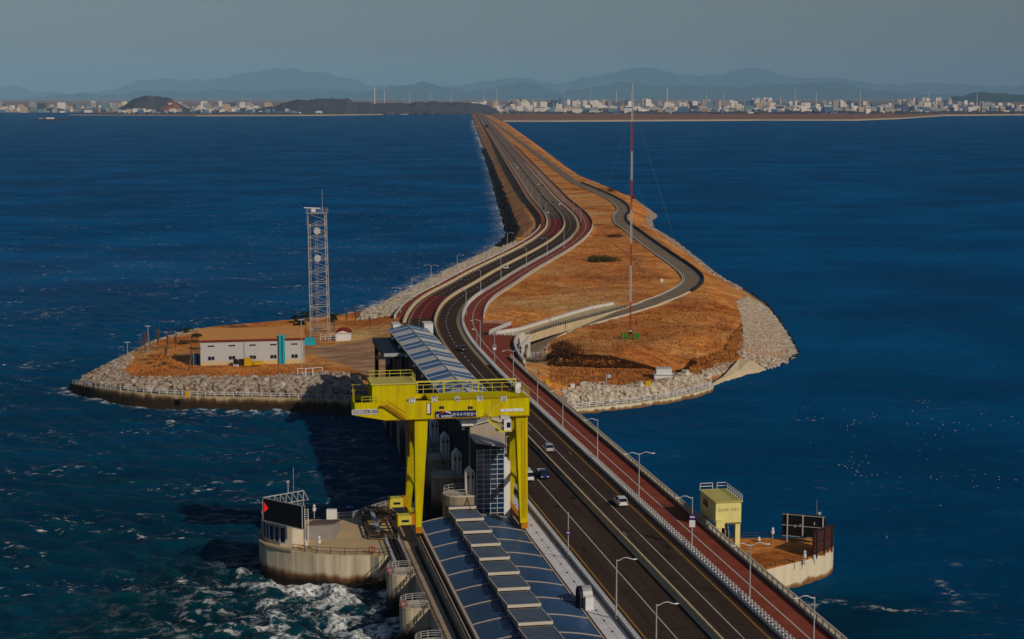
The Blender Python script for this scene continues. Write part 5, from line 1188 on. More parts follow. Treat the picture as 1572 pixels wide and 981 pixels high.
# ------------------------------------------------------------------ lake-side pier, small gantry, bill boards
QZ = 4.3
rp_px = [(1125, 868), (1150, 878), (1175, 875), (1205, 867.5), (1240, 859), (1264, 851.5), (1276, 845), (1279.5, 838.5), (1275, 833), (1262, 829), (1240, 826.5), (1200, 825.5), (1160, 826), (1120, 827), (1090, 835)]
rp = [P(u, v, QZ) for u, v in rp_px]; c = Vector((sum(p.x for p in rp) / len(rp), sum(p.y for p in rp) / len(rp), 0))
root = thing('lake_pier', c, 'round-ended pale concrete pier on the lake side covered with dry grass', 'pier')
MB().prism([(p.x, p.y) for p in reversed(rp)], -3, QZ).build('wall', M['pier_concrete_pale'], root)
top = MB(); n_ = len(rp); rings = [1.0, 0.94, 0.8, 0.5, 0.2]
for k, f_ in enumerate(rings):
    for i, p in enumerate(rp):
        q = c + (Vector((p.x, p.y, 0)) - c) * f_; top.v.append((q.x, q.y, QZ + (0.004 if k == 0 else 0.05 + 0.25 * random.random())))
for k in range(len(rings) - 1):
    for i in range(n_): j = (i + 1) % n_; top.f.append((k * n_ + i, (k + 1) * n_ + i, (k + 1) * n_ + j, k * n_ + j))
top.f.append(tuple(range((len(rings) - 1) * n_, len(rings) * n_))[::-1])
top.build('grass_top', M['ground'], root, smooth=True)
post_rail('lake_pier_railing', 'thin brown railing round the grass top of the lake-side pier', [rp[i] for i in range(2, 14)], 1.0, 2.2, M['rust_steel'], 0.07, (0.5, 1.0), rw=0.05)
def billboard(label, A, B, zb, zt, face, frame, posts, boxes=True):
    A = Vector((A.x, A.y, QZ)); B = Vector((B.x, B.y, QZ)); r = thing('billboard', A, label, 'billboard'); d = (B - A).normalized(); nn = Vector((d.y, -d.x, 0))
    z0, z1 = Vector((0, 0, zb)), Vector((0, 0, zt))
    MB().hexa([A + z0, B + z0, B + z0 - nn * .35, A + z0 - nn * .35, A + z1, B + z1, B + z1 - nn * .35, A + z1 - nn * .35]).build('panel', face, r)
    for x in posts: q = A.lerp(B, x) + nn * .12; MB().bar(q, q + z1, .22).build('post', frame, r)
    mb = MB()
    for k in (0.04, .5, .97): mb.bar(A + z0.lerp(z1, k) + nn * .15, B + z0.lerp(z1, k) + nn * .15, .12)
    mb.build('cross_rail', frame, r)
    if boxes:
        for x in (.3, .42, .75): q = A.lerp(B, x) + nn * .1; MB().bar(q + z0.lerp(z1, .3 + x * .4), q + z0.lerp(z1, .3 + x * .4) + Vector((0, 0, .5)), .18).build('lamp_box', M['galvanised'], r)
    return r
bb1 = billboard('dark billboard seen from behind with pale posts on the lake-side pier', P(1200.5, 832, QZ), P(1266, 838, QZ), 1.1, 5.3, M['black'], M['galvanised'], (.12, .48, .95))
brown_b = mat('board_brown', (0.085, 0.030, 0.026), 0.6, 0.2, 0.5)
bb2 = billboard('brown billboard end-on to the viewer at the tip of the lake-side pier', P(1249.5, 859, QZ), P(1279, 846.5, QZ), 0.9, 4.9, brown_b, M['dark_steel'], (.1, .5, .9), False)
q = P(1257, 835, QZ); r = thing('antenna_mast', q, 'thin antenna mast with boxes between the two billboards', 'mast'); MB().tube([q, q + Vector((0, 0, 5.6))], .1, 6).build('pole', M['galvanised'], r); MB().tube([q + Vector((-.5, 0, 4)), q + Vector((-.5, 0, 8.0))], .03, 5).build('whip', M['galvanised'], r)
for z_ in (3.6, 4.6, 5.4): MB().box(q.x - .25, q.x + .25, q.y - .15, q.y + .15, QZ + z_, QZ + z_ + .35).build('box', lgrey, r)
bollard_lamp(1235, 868, QZ, 'white lamp on a post in front of the brown billboard', 2.6); bollard_lamp(1186, 830, QZ, 'white lamp on a post at the far railing of the lake-side pier', 2.4); bollard_lamp(1165, 834, QZ, 'squat lamp standing in the dry grass of the lake-side pier', 1.0); bollard_lamp(1250, 866, QZ, 'short pale post under the corner of the brown billboard', 1.5)
q = P(1176, 889, 2.6); 
# small pale yellow gantry
s0_, t0_ = st(1135.5, 853, QZ); w_, l_ = 4.3, 9.0
PYc = mat('gantry_cream', (0.80, 0.73, 0.27), 0.6, 0.18, 0.6)
sg = thing('small_gantry', W(s0_, t0_, QZ), 'small pale yellow gantry crane beside the red path above the lake-side pier', 'crane')
T0, T1, S0, S1 = t0_ - w_, t0_, s0_, s0_ + l_
for s_ in (S0, S1 - .9):
    for t_ in (T0, T1 - .85): MB().sbox(s_, s_ + .9, t_, t_ + .85, QZ, 10.0).build('leg', PYc, sg)
MB().sbox(S0 - .1, S1 + .1, T0 - .15, T1 + .1, 10.003, 13.9).build('house', PYc, sg)
MB().sbox(S0 - .13, S0 - .103, T0 - .1, T1 + .05, 10.05, 10.25).build('edge_beam', M['rust_steel'], sg)
MB().sbox(S0 - .4, S1 + .3, T0 - .35, T1 + .3, 13.903, 14.05).build('roof', mat('gantry_roof', (0.60, 0.52, 0.16), 0.6, 0.2, 0.6), sg)
MB().sbox(S0 + 4.5, S0 + 7.3, T0 - .2, T0 - .153, 11.9, 13.1).build('window', M['glass_dark'], sg)
rail_set('roof_railing', [W(S0 - .2, T1 + .2, 14.05), W(S1 + .2, T1 + .2, 14.05), W(S1 + .2, T1 - 1.4, 14.05)], 1.1, 1.1, sg, wht); rail_set('roof_railing', [W(S1 + .2, T1 - 2.2, 14.05), W(S1 + .2, T0 - .2, 14.05)], 1.1, 1.3, sg, wht)
txt = text('lettering', '50/20톤 크레인', mat('text_faint', (0.30, 0.28, 0.10), 0.6, 0.0), sg, W(S0 - .12, (T0 + T1) / 2, 12.5), XD, YD, 0.62, 0.012)
for s_ in (S0 + .2, S1 - .7): MB().sbox(s_ - .3, s_ + .8, T0 + .05, T0 + .8, QZ, QZ + .9).build('bogie', O, sg)
mb = MB(); cq = W(S0 + 2.0, (T0 + T1) / 2 - .2, 8.0); mb.tube([cq - W(0, .25, 0), cq + W(0, .25, 0)], 2.0, 24); cable_reel = mb.build('cable_drum', M['black'], sg)
for dt in (-.32, .32): mb = MB(); mb.tube([cq + W(2.05 * math.cos(q), dt, 0) + Vector((0, 0, 2.05 * math.sin(q))) for q in np.linspace(0, 2 * math.pi, 24)], .07, 5, False); mb.build('drum_rim', M['galvanised'], sg)
MB().sbox(S0 - 1.0, S0 - .2, T0 - .3, T0 + 1.2, 9.6, 10.8).build('motor_box', PYc, sg); MB().sbox(S0 - .9, S0 - .2, T0 + .1, T0 + .7, 8.6, 9.6).build('gear_case', PYc, sg)
MB().sbox(S1 - 1.2, S1 - .6, T0 + .1, T0 + .7, 10.0 - 3.5, 10.0).build('brace', O, sg)
# ------------------------------------------------------------------ street lamps
def lamp_tree(double, h=8.6):
    r = thing('street_lamp', (0, 0, 0), 'x', 'street lamp'); g = M['galvanised']
    MB().tube([(0, 0, 0), (0, 0, 0.9), (0, 0, h)], [0.14, 0.13, 0.075], 8).build('pole', g, r, local=True)
    MB().box(-.22, .22, -.22, .22, 0, .25).build('base', g, r, local=True)
    for sg in ((1, -1) if double else (1,)):
        pts = [(sg * x, 0, h - 0.12 + z) for x, z in ((0, 0), (.45, .05), (.95, .32), (1.5, .38), (2.05, .16), (2.35, .08))]
        MB().tube(pts, [.075, .07, .065, .06, .055, .05], 6).build('arm', g, r, local=True)
        MB().ball((sg * 2.62, 0, h - .04), .42, .17, .10, 10, 6).build('lamp_head', M['white_paint'], r, local=True, smooth=True)
    return r
L1_, L2_ = lamp_tree(False), lamp_tree(True); used_l = {1: False, 2: False}
def put_lamp(kind, loc, rz, label, group):
    proto = L1_ if kind == 1 else L2_
    if not used_l[kind]: used_l[kind] = True; o = proto; o.location = loc; o.rotation_euler = (0, 0, rz)
    else: o = copy_tree(proto, None, loc, rz)
    o['label'] = label; o['group'] = group; return o
ordw = ['nearest', 'second', 'third', 'fourth', 'fifth', 'sixth', 'seventh', 'eighth', 'ninth', 'tenth', 'eleventh', 'twelfth', 'thirteenth', 'fourteenth']
# right-hand row between carriageway and red path: pixel of the foot, arms
right_row = [(1277, 1027, 1), (1165, 933, 2), (1075, 850, 1), (986, 770, 2), (925, 713.6, 1), (875, 664, 2), (832, 627, 1), (795, 592, 2), (763, 563, 0), (738.5, 538, 1), (715.5, 484, 1), (738, 450, 1), (769, 430, 1), (808, 411, 1), (840, 394, 1), (866, 381, 1)]
for k, (u, v, kd) in enumerate(right_row):
    q = P(u, v, Z); i = min(max(idx_y(q.y), 1), len(CL) - 2); rzv = math.atan2(CN[i][1], CN[i][0])
    p_ = CL[i] + CN[i] * 10.0 if k < 10 else np.array([q.x, q.y])
    if kd == 0:
        r = thing('sign_pole', (p_[0], p_[1], Z), 'grey pole with a white and purple sign box beside the red plaza', 'sign pole'); b = Vector((p_[0], p_[1], Z))
        MB().tube([b, b + Vector((0, 0, 8.6))], .09, 6).build('pole', M['galvanised'], r); MB().box(b.x - .45, b.x + .45, b.y - .2, b.y - .1, Z + 4.2, Z + 5.6).build('sign_plate', wht, r); MB().box(b.x - .35, b.x + .35, b.y - .23, b.y - .203, Z + 5.0, Z + 5.5).build('sign_band', mat('purple', (0.08, 0.03, 0.20), 0.5, 0.0), r); continue
    put_lamp(1 if kd == 1 else 2, (p_[0], p_[1], Z + .02), rzv + math.pi if kd == 1 else rzv,
             (f'{ordw[k]} ' if k < 14 else ('fifteenth ' if k == 14 else 'sixteenth ')) + ('single' if kd == 1 else 'double') + '-arm lamp in the row beside the red path, counted from the bottom edge', 'lamps beside the red path')
left_row = [(1015, 1022), (940, 948), (865, 853)]
for k, (u, v) in enumerate(left_row):
    q = P(u, v, Z); i = idx_y(q.y); rzv = math.atan2(CN[i][1], CN[i][0]); p_ = CL[i] + CN[i] * -11.5
    if k == 2:
        r = thing('sign_pole', (p_[0], p_[1], Z), 'grey pole with a small round purple sign on the white bridge wall', 'sign pole'); b = Vector((p_[0], p_[1], Z))
        MB().tube([b, b + Vector((0, 0, 7.8))], .09, 6).build('pole', M['galvanised'], r); MB().tube([b + Vector((0, -.12, 4.4)), b + Vector((0, -.18, 4.4))], .38, 14).build('sign_disc', M['purple'], r); MB().box(b.x - .2, b.x + .2, b.y - .2, b.y - .182, Z + 4.32, Z + 4.48).build('sign_bar', wht, r); continue
    put_lamp(1, (p_[0], p_[1], Z + .2), rzv, ordw[k] + ' lamp on the white wall beside the solar roof, arm over the left carriageway', 'lamps on the white wall')
p_, h_, i = at_station(322, -10.9); put_lamp(1, (p_.x, p_.y, Z + .2), math.atan2(CN[i][1], CN[i][0]), 'lamp on the white wall half hidden by the right crane leg', 'lamps on the white wall')
for k, (u, v, kd) in enumerate([(614.5, 480, 2), (632.6, 461, 1), (662, 441, 2), (702, 423, 1), (744, 407, 1), (805, 377, 1), (779, 385, 1)]):
    q = P(u, v, Z); i = idx_y(q.y); rzv = math.atan2(CN[i][1], CN[i][0])
    put_lamp(kd, (q.x, q.y, Z), rzv, ordw[k] + (' double' if kd == 2 else ' single') + '-arm lamp on the sea-side path of the curve, counted from the hall', 'lamps along the sea-side path')
for k in range(14):
    y_ = 1000 + k * 48; o_ = -9.6 if k % 2 else 9.3
    p_, h_, i = at_station(y_, o_); put_lamp(1, (p_.x, p_.y, Z), math.atan2(CN[i][1], CN[i][0]) + (math.pi if o_ > 0 else 0), 'small distant lamp on the straight dike road', 'far dike lamps')
# parking sign on the lamp by the little gantry
q = P(1075, 850, Z); i = idx_y(q.y); p_ = CL[i] + CN[i] * 10.0; r = thing('road_sign', (p_[0], p_[1], Z), 'purple round sign above a white plate on the lamp pole by the small gantry', 'sign')
MB().tube([(p_[0], p_[1] - .14, Z + 5.3), (p_[0], p_[1] - .2, Z + 5.3)], .5, 14).build('disc', M['purple'], r); MB().box(p_[0] - .48, p_[0] + .48, p_[1] - .2, p_[1] - .14, Z + 3.6, Z + 4.75).build('plate', wht, r)
MB().box(p_[0] - .4, p_[0] + .4, p_[1] - .23, p_[1] - .205, Z + 5.22, Z + 5.40).build('bar', wht, r)
q = P(732, 531, Z); r = thing('cctv_pole', q, 'short curved pole at the inner edge of the red path on the bend', 'pole'); MB().tube([q, q + Vector((0, 0, 4.5)), q + Vector((-.3, 0, 5.0)), q + Vector((-1.0, 0, 5.1))], .09, 6).build('pole', M['galvanised'], r); MB().ball(q + Vector((-1.2, 0, 5.0)), .35, .2, .2).build('camera_head', wht, r)

# ------------------------------------------------------------------ vehicles
def car_paint(nm, c): return M.get(nm) or mat(nm, c, 0.3, 0.0, spec=0.5)
def loft(mb, secs):
    """secs: list of (y, half-width low, half-width top, z0, z1) cross-sections along the car."""
    o = len(mb.v)
    for y, wl, wt, z0, z1 in secs: 
        zc = z0 + (z1 - z0) * .55
        mb.v += [(-wl * .94, y, z0), (wl * .94, y, z0), (wl, y, zc), (wt, y, z1), (-wt, y, z1), (-wl, y, zc)]
    n = 6
    for i in range(len(secs) - 1):
        for k in range(n): k2 = (k + 1) % n; mb.f.append((o + i * n + k, o + i * n + k2, o + (i + 1) * n + k2, o + (i + 1) * n + k))
    mb.f.append(tuple(o + k for k in range(n))); mb.f.append(tuple(o + (len(secs) - 1) * n + k for k in reversed(range(n))))
def vehicle(kind, paint, loc, rz, label):
    """Local +Y is the front."""
    r = thing('car' if kind != 'truck' else 'truck', loc, label, {'suv': 'car', 'sedan': 'car', 'van': 'van', 'truck': 'truck'}[kind], rz=rz)
    L, Wd = {'suv': (4.6, .93), 'sedan': (4.6, .90), 'van': (4.9, .96), 'truck': (5.0, .87)}[kind]; h = L / 2; body = MB()
    if kind in ('suv', 'sedan'):
        b = 1.02 if kind == 'suv' else .92
        loft(body, [(-h, Wd * .86, Wd * .80, .42, b * .9), (-h + .15, Wd * .97, Wd * .88, .30, b), (-h + 1.2, Wd, Wd * .92, .28, b), (h - 1.5, Wd, Wd * .92, .28, b), (h - .5, Wd * .98, Wd * .84, .30, b * .86), (h, Wd * .82, Wd * .70, .40, b * .68)])
        g0, g1, rh = (-h + .15, h - 1.35, 1.68) if kind == 'suv' else (-h + .75, h - 1.5, 1.45)
        gl = MB(); loft(gl, [(g0, Wd * .88, Wd * .86, b - .02, b + .03), (g0 + .4, Wd * .88, Wd * .72, b - .02, rh - .06), (g1 - .85, Wd * .88, Wd * .72, b - .02, rh - .05), (g1, Wd * .86, Wd * .82, b - .04, b + .02)])
        rf = MB(); loft(rf, [(g0 + .32, Wd * .68, Wd * .62, rh - .07, rh), (g0 + .6, Wd * .75, Wd * .66, rh - .07, rh + .03), (g1 - 1.1, Wd * .75, Wd * .66, rh - .07, rh + .03), (g1 - .8, Wd * .68, Wd * .62, rh - .07, rh - .01)])
        for sg in (-1, 1):
            for y in (g0 + .45, (g0 + g1) / 2 - .2, g1 - .9): rf.bar((sg * Wd * .90, y - (.25 if y < 0 else -.35), b), (sg * Wd * .74, y, rh - .04), .08)
    elif kind == 'van':
        b = 1.15
        loft(body, [(-h, Wd * .95, Wd * .9, .35, b), (-h + .1, Wd, Wd * .95, .3, b), (h - .9, Wd, Wd * .95, .3, b), (h - .2, Wd * .95, Wd * .85, .3, b * .95), (h, Wd * .85, Wd * .75, .38, b * .78)])
        gl = MB(); loft(gl, [(-h + .05, Wd * .93, Wd * .9, b - .02, 1.85), (h - 1.3, Wd * .93, Wd * .86, b - .02, 1.85), (h - .35, Wd * .9, Wd * .85, b - .05, b + .05)])
        rf = MB(); loft(rf, [(-h, Wd * .93, Wd * .80, 1.78, 1.98), (h - 1.45, Wd * .9, Wd * .78, 1.78, 1.98), (h - 1.1, Wd * .84, Wd * .74, 1.76, 1.88)])
        for sg in (-1, 1):
            for y in (-h + .1, -.6, .7): rf.bar((sg * Wd * .95, y, b), (sg * Wd * .91, y, 1.82), .1, .25)
    else:
        b = 1.05
        loft(body, [(h - 1.5, Wd, Wd * .95, .35, b), (h - .3, Wd, Wd * .92, .32, b), (h, Wd * .9, Wd * .82, .36, b * .9)])
        body.box(-Wd, Wd, -h, h - 1.62, .62, .75)
        for sg in (-1, 1): body.box(sg * Wd - .03, sg * Wd + .03, -h, h - 1.62, .75, 1.15)
        body.box(-Wd, Wd, -h - .03, -h + .03, .75, 1.15); body.box(-Wd, Wd, h - 1.68, h - 1.6, .75, 1.5)
        gl = MB(); loft(gl, [(h - 1.5, Wd * .94, Wd * .85, b - .02, 1.75), (h - .9, Wd * .94, Wd * .84, b - .02, 1.75), (h - .25, Wd * .9, Wd * .85, b - .05, b + .03)])
        rf = MB(); loft(rf, [(h - 1.55, Wd * .86, Wd * .8, 1.70, 1.88), (h - .75, Wd * .84, Wd * .76, 1.68, 1.84)])
        for sg in (-1, 1): rf.bar((sg * Wd * .95, h - 1.5, b), (sg * Wd * .86, h - 1.5, 1.74), .09)
        MB().box(-.8, .8, -h + .3, h - 2.0, .76, 1.35).build('cargo', lgrey, r, local=True)
    body.build('body', paint, r, local=True); gl.build('windows', M['glass_dark'], r, local=True); rf.build('roof', paint, r, local=True)
    for sx in (-1, 1):
        for y in (-h + .85, h - .9):
            w = MB(); w.tube([(sx * (Wd - .2), y, .33), (sx * (Wd + .02), y, .33)], .33, 12); wo = w.build('wheel', M['tyre'], r, local=True)
            MB().tube([(sx * (Wd + .021), y, .33), (sx * (Wd + .035), y, .33)], .19, 10).build('rim', M['galvanised'], wo, local=True)
        MB().box(sx * Wd * .68 - .16, sx * Wd * .68 + .16, h - .10, h + .01, .58, .74).build('headlight', wht, r, local=True)
        MB().box(sx * Wd * .78 - .12, sx * Wd * .78 + .12, -h - .02, -h + .05, .68, .95).build('tail_light', M['life_red'], r, local=True)
    MB().box(-.3, .3, -h - .03, -h + .02, .55, .68).build('number_plate', wht, r, local=True)
    MB().box(-.7, .7, h - .04, h + .03, .38, .54).build('grille', M['black'], r, local=True)
    return r
wp, bp_, sp_, blp = car_paint('car_white', (0.72, 0.72, 0.70)), car_paint('car_black', (0.012, 0.012, 0.014)), car_paint('car_silver', (0.42, 0.43, 0.45)), car_paint('car_blue', (0.012, 0.028, 0.12))
def place_car(kind, paint, u, v, away, label, dz=0.0):
    q = P(u, v, Z); i = min(max(idx_y(q.y), 1), len(CL) - 2); hd = math.atan2(d_[i][1], d_[i][0]) - math.pi / 2
    return vehicle(kind, paint, (q.x, q.y, Z + .02 + dz), hd if away else hd + math.pi, label)
place_car('suv', wp, 952.5, 775, True, 'white SUV on the right carriageway seen from behind')
place_car('suv', sp_, 841, 692, True, 'silver hatchback with blue-tinted roof straddling the white lane line'); place_car('van', wp, 809.5, 737, False, 'white van partly hidden by the right crane leg'); place_car('truck', blp, 833, 733, False, 'small blue pickup truck driving towards the viewer')
place_car('suv', bp_, 710, 538, True, 'black SUV on the bend beside the hall roof'); place_car('sedan', bp_, 713, 431.5, False, 'black car on the left carriageway of the curve'); place_car('sedan', wp, 777, 412.5, True, 'white saloon on the right carriageway of the curve')
place_car('van', car_paint('car_navy', (0.03, 0.045, 0.08)), 848, 313, True, 'dark blue van on the far straight beyond the curve'); place_car('sedan', wp, 859, 315, True, 'white car just right of the dark blue van'); place_car('sedan', bp_, 834.5, 322, False, 'dark car entering the curve from the far dike'); place_car('sedan', wp, 841, 328, False, 'white car entering the curve behind a dark one')
place_car('sedan', bp_, 833, 285.5, True, 'dark car on the far dike'); place_car('sedan', wp, 826, 284, True, 'white car abreast of a dark one on the far dike'); place_car('van', wp, 794.5, 259, False, 'white lorry-like van farthest along the left carriageway'); place_car('van', sp_, 789.5, 253, False, 'pale bluish van ahead of the farthest white van')

# ------------------------------------------------------------------ left island: seawall, fence, house, tower
wall_px = [(640, 642), (560, 637), (440, 632), (300, 629), (200, 622), (140, 611), (108, 599)]
wp_ = [P(u, v, 0) for u, v in wall_px]
pc2 = catmull(wp_, 3.0); topz = np.interp([q.x for q in pc2][::-1], [pc2[-1].x, pc2[-1].x + 14, pc2[0].x], [2.0, 3.6, 3.8])[::-1]
mb = MB()
for i, q in enumerate(pc2):
    d = (pc2[min(i + 1, len(pc2) - 1)] - pc2[max(i - 1, 0)]).normalized(); nn = Vector((-d.y, d.x))
    if nn.y > 0: nn = -nn
    for o, z in ((0.35, -3), (0.25, topz[i]), (-1.3, topz[i]), (-1.3, -3)): mb.v.append((q.x + nn.x * o, q.y + nn.y * o, z))
for i in range(len(pc2) - 1):
    for k in range(4): k2 = (k + 1) % 4; mb.f.append((i * 4 + k, i * 4 + k2, i * 4 + 4 + k2, i * 4 + 4 + k))
sw = tag(mb.build('seawall', M['quay_wall'], org=(wp_[3].x, wp_[3].y, 0)), 'curved tide-stained concrete seawall round the small island', 'wall')
f_pts = [Vector((pc2[i].x, pc2[i].y + .3, topz[i])) for i in range(2, len(pc2), 4)]
post_rail('seawall_fence', 'thin white railing on top of the island seawall', f_pts, 1.2, 2.4, M['white_paint'], 0.15, (0.5, 1.0), rw=0.11)
q = P(288, 611, 3.8); r = thing('warning_board', q, 'yellow notice board at the seawall railing among the rocks', 'sign'); MB().box(q.x - .55, q.x + .55, q.y - .08, q.y + .08, q.z + .2, q.z + 1.9).build('plate', mat('notice_yellow', (0.65, 0.38, 0.01), 0.5, 0.1, 1), r); MB().box(q.x - .08, q.x + .08, q.y - .05, q.y + .05, q.z, q.z + .2).build('post', M['galvanised'], r)
# long white house
a, b = P(308.5, 561, 5.9), P(467, 557, 5.9); ux = Vector((NX, NY, 0)); Lh = (b.x - a.x) / NX; b = a + ux * Lh; un = Vector((-ux.y, ux.x, 0))
hs_ = thing('white_house', (a + b) / 2, 'long white metal-clad house with tan pitched roof on the island', 'building')
def HP(x, y, z): return a + ux * x + un * y + Vector((0, 0, z))
def hbox(x0, x1, y0, y1, z0, z1): return MB().hexa([HP(x0, y0, z0), HP(x1, y0, z0), HP(x1, y1, z0), HP(x0, y1, z0), HP(x0, y0, z1), HP(x1, y0, z1), HP(x1, y1, z1), HP(x0, y1, z1)])
mat('clad_white', (0.50, 0.495, 0.48), 0.5, 0.08, 0.5); mat('clad_base', (0.60, 0.46, 0.24), 0.6, 0.1, 0.5); mat('roof_tan', (0.50, 0.24, 0.085), 0.6, 0.15, 0.3); mat('trim_red', (0.20, 0.03, 0.02), 0.5, 0.1, 1); mat('pipe_cyan', (0.02, 0.36, 0.46), 0.4, 0.1, 0.8); mat('fence_blue', (0.012, 0.05, 0.14), 0.5, 0.1, 1)
E1, DH = 7.2, 11.0
hbox(0, Lh, 0, DH, 0, E1).build('wall', M['clad_white'], hs_)
for x0, x1 in ((0, Lh * .418), (Lh * .422, Lh * .74), (Lh * .805, Lh)): hbox(x0, x1, -.05, -.003, -.8, 1.0).build('base_course', M['clad_base'], hs_)
MB().extr([HP(0.02, 0, E1), HP(0.02, DH, E1), HP(0.02, DH / 2, E1 + 2.6)], ux * .2).build('gable', M['clad_white'], hs_); MB().extr([HP(Lh - .22, 0, E1), HP(Lh - .22, DH, E1), HP(Lh - .22, DH / 2, E1 + 2.6)], ux * .2).build('gable', M['clad_white'], hs_)
for sgn in (0, 1):
    y0, y1 = (-.35, DH / 2) if sgn == 0 else (DH + .35, DH / 2)
    mb = MB(); nrib = 34
    for k in range(nrib):
        x0, x1 = -.3 + (Lh + .6) * k / nrib, -.3 + (Lh + .6) * (k + 1) / nrib; w = x1 - x0
        mb.hexa([HP(x0, y0, E1 - .05), HP(x1 - .0, y0, E1 - .05), HP(x1, y1, E1 + 2.62), HP(x0, y1, E1 + 2.62), HP(x0, y0, E1 + .12), HP(x1, y0, E1 + .12), HP(x1, y1, E1 + 2.8), HP(x0, y1, E1 + 2.8)])
        mb.bar(HP(x1, y0, E1 + .14), HP(x1, y1, E1 + 2.82), .10, .10)
    mb.build('roof', M['roof_tan'], hs_)
hbox(-.35, Lh + .35, -.5, -.36, E1 - .35, E1 + .15).build('fascia', M['trim_red'], hs_)
for k in range(5):
    x = Lh * (.07 + .2 * k) if k < 4 else Lh * .875
    w = hbox(x, x + 1.8, -.06, -.004, 1.5, 2.5).build('window', M['glass_dark'], hs_); hbox(x - .1, x + 1.9, -.10, -.063, 1.38, 1.5).build('sill', M['galvanised'], w); hbox(x + .85, x + .95, -.09, -.063, 1.5, 2.5).build('glazing_bar', M['galvanised'], w)
    w = hbox(x, x + 1.8, -.06, -.004, 5.35, 5.75).build('vent_window', M['glass_dark'], hs_)
for x in (0.0, Lh * .42, Lh - .05): hbox(x - .1, x + .1, -.2, -.06, -.3, E1 - .3).build('downpipe', M['galvanised'], hs_)
for x in (Lh * .765, Lh * .80): MB().hexa([HP(x - .35, -.7, -.3), HP(x + .35, -.7, -.3), HP(x + .35, -.1, -.3), HP(x - .35, -.1, -.3), HP(x - .35, -.7, E1 + 1.1), HP(x + .35, -.7, E1 + 1.1), HP(x + .35, -.1, E1 + 1.3), HP(x - .35, -.1, E1 + 1.3)]).build('exhaust_duct', M['pipe_cyan'], hs_)
q = HP(-2.4, 3, 0); r = thing('blue_panel_fence', q, 'dark blue panel fence at the left end of the white house', 'fence'); MB().hexa([HP(-2.0, 2, -.5), HP(-.6, 2, -.5), HP(-.6, 2.3, -.5), HP(-2.0, 2.3, -.5), HP(-2.0, 2, 3.2), HP(-.6, 2, 3.2), HP(-.6, 2.3, 3.2), HP(-2.0, 2.3, 3.2)]).build('panel', M['fence_blue'], r); MB().bar(HP(-2.1, 2.1, -.5), HP(-2.1, 2.1, 3.5), .12).build('post', M['galvanised'], r)
# generator with yellow body
q = P(358, 563, 5.8); r = thing('generator', q, 'yellow and dark generator trailer in front of the white house', 'machine')
MB().box(q.x + 3.2, q.x + 5.1, q.y, q.y + 1.6, q.z + .2, q.z + 2.4).build('cabinet', M['notice_yellow'], r); MB().box(q.x + 5.1, q.x + 8.4, q.y + .2, q.y + 1.2, q.z + .5, q.z + 1.5).build('pump_body', M['notice_yellow'], r); MB().tube([(q.x + 8.4, q.y + .7, q.z + .2), (q.x + 8.4, q.y + .7, q.z + 1.8)], .12, 6).build('valve', M['notice_yellow'], r)
MB().box(q.x + 1.6, q.x + 3.2, q.y + .2, q.y + 1.4, q.z + .8, q.z + 2.1).build('motor', M['dark_steel'], r); MB().tube([(q.x + .7, q.y + .2, q.z + 1.4), (q.x + .7, q.y + 1.2, q.z + 1.4)], .75, 14).build('fan_drum', M['dark_steel'], r); MB().box(q.x + .0, q.x + 1.5, q.y, q.y + 1.4, q.z - .1, q.z + .6).build('skid', lgrey, r)
# turquoise tank and small cabin
q = P(472, 530, 5.9); r = thing('tank', q, 'turquoise tank cover behind the right end of the white house', 'tank'); MB().hexa([(q.x - 1.5, q.y, q.z), (q.x + 2.4, q.y, q.z), (q.x + 2.4, q.y + 3, q.z), (q.x - 1.5, q.y + 3, q.z), (q.x - 1.2, q.y + .4, q.z + 2.2), (q.x + 1.7, q.y + .4, q.z + 2.2), (q.x + 1.7, q.y + 2.6, q.z + 2.2), (q.x - 1.2, q.y + 2.6, q.z + 2.2)]).build('cover', M['pipe_cyan'], r); MB().box(q.x - 1.6, q.x + 2.5, q.y - .1, q.y + 3.1, q.z - .4, q.z + .02).build('plinth', M['concrete'], r)
q = P(516, 523, 5.9); r = thing('hut', q, 'small white hut with red gabled roof beside the lattice tower', 'hut')
MB().box(q.x, q.x + 4.5, q.y, q.y + 4, q.z - .5, q.z + 2.7).build('wall', wht, r); MB().extr([(q.x - .4, q.y - .3, q.z + 2.6), (q.x + 4.9, q.y - .3, q.z + 2.6), (q.x + 3.4, q.y - .3, q.z + 3.7), (q.x + 1.1, q.y - .3, q.z + 3.7)], (0, 4.6, 0)).build('roof', M['trim_red'], r)
MB().extr([(q.x - .05, q.y - .25, q.z + 2.4), (q.x + 4.55, q.y - .25, q.z + 2.4), (q.x + 2.25, q.y - .32, q.z + 3.2)], (0, -.1, 0)).build('gable', wht, r)
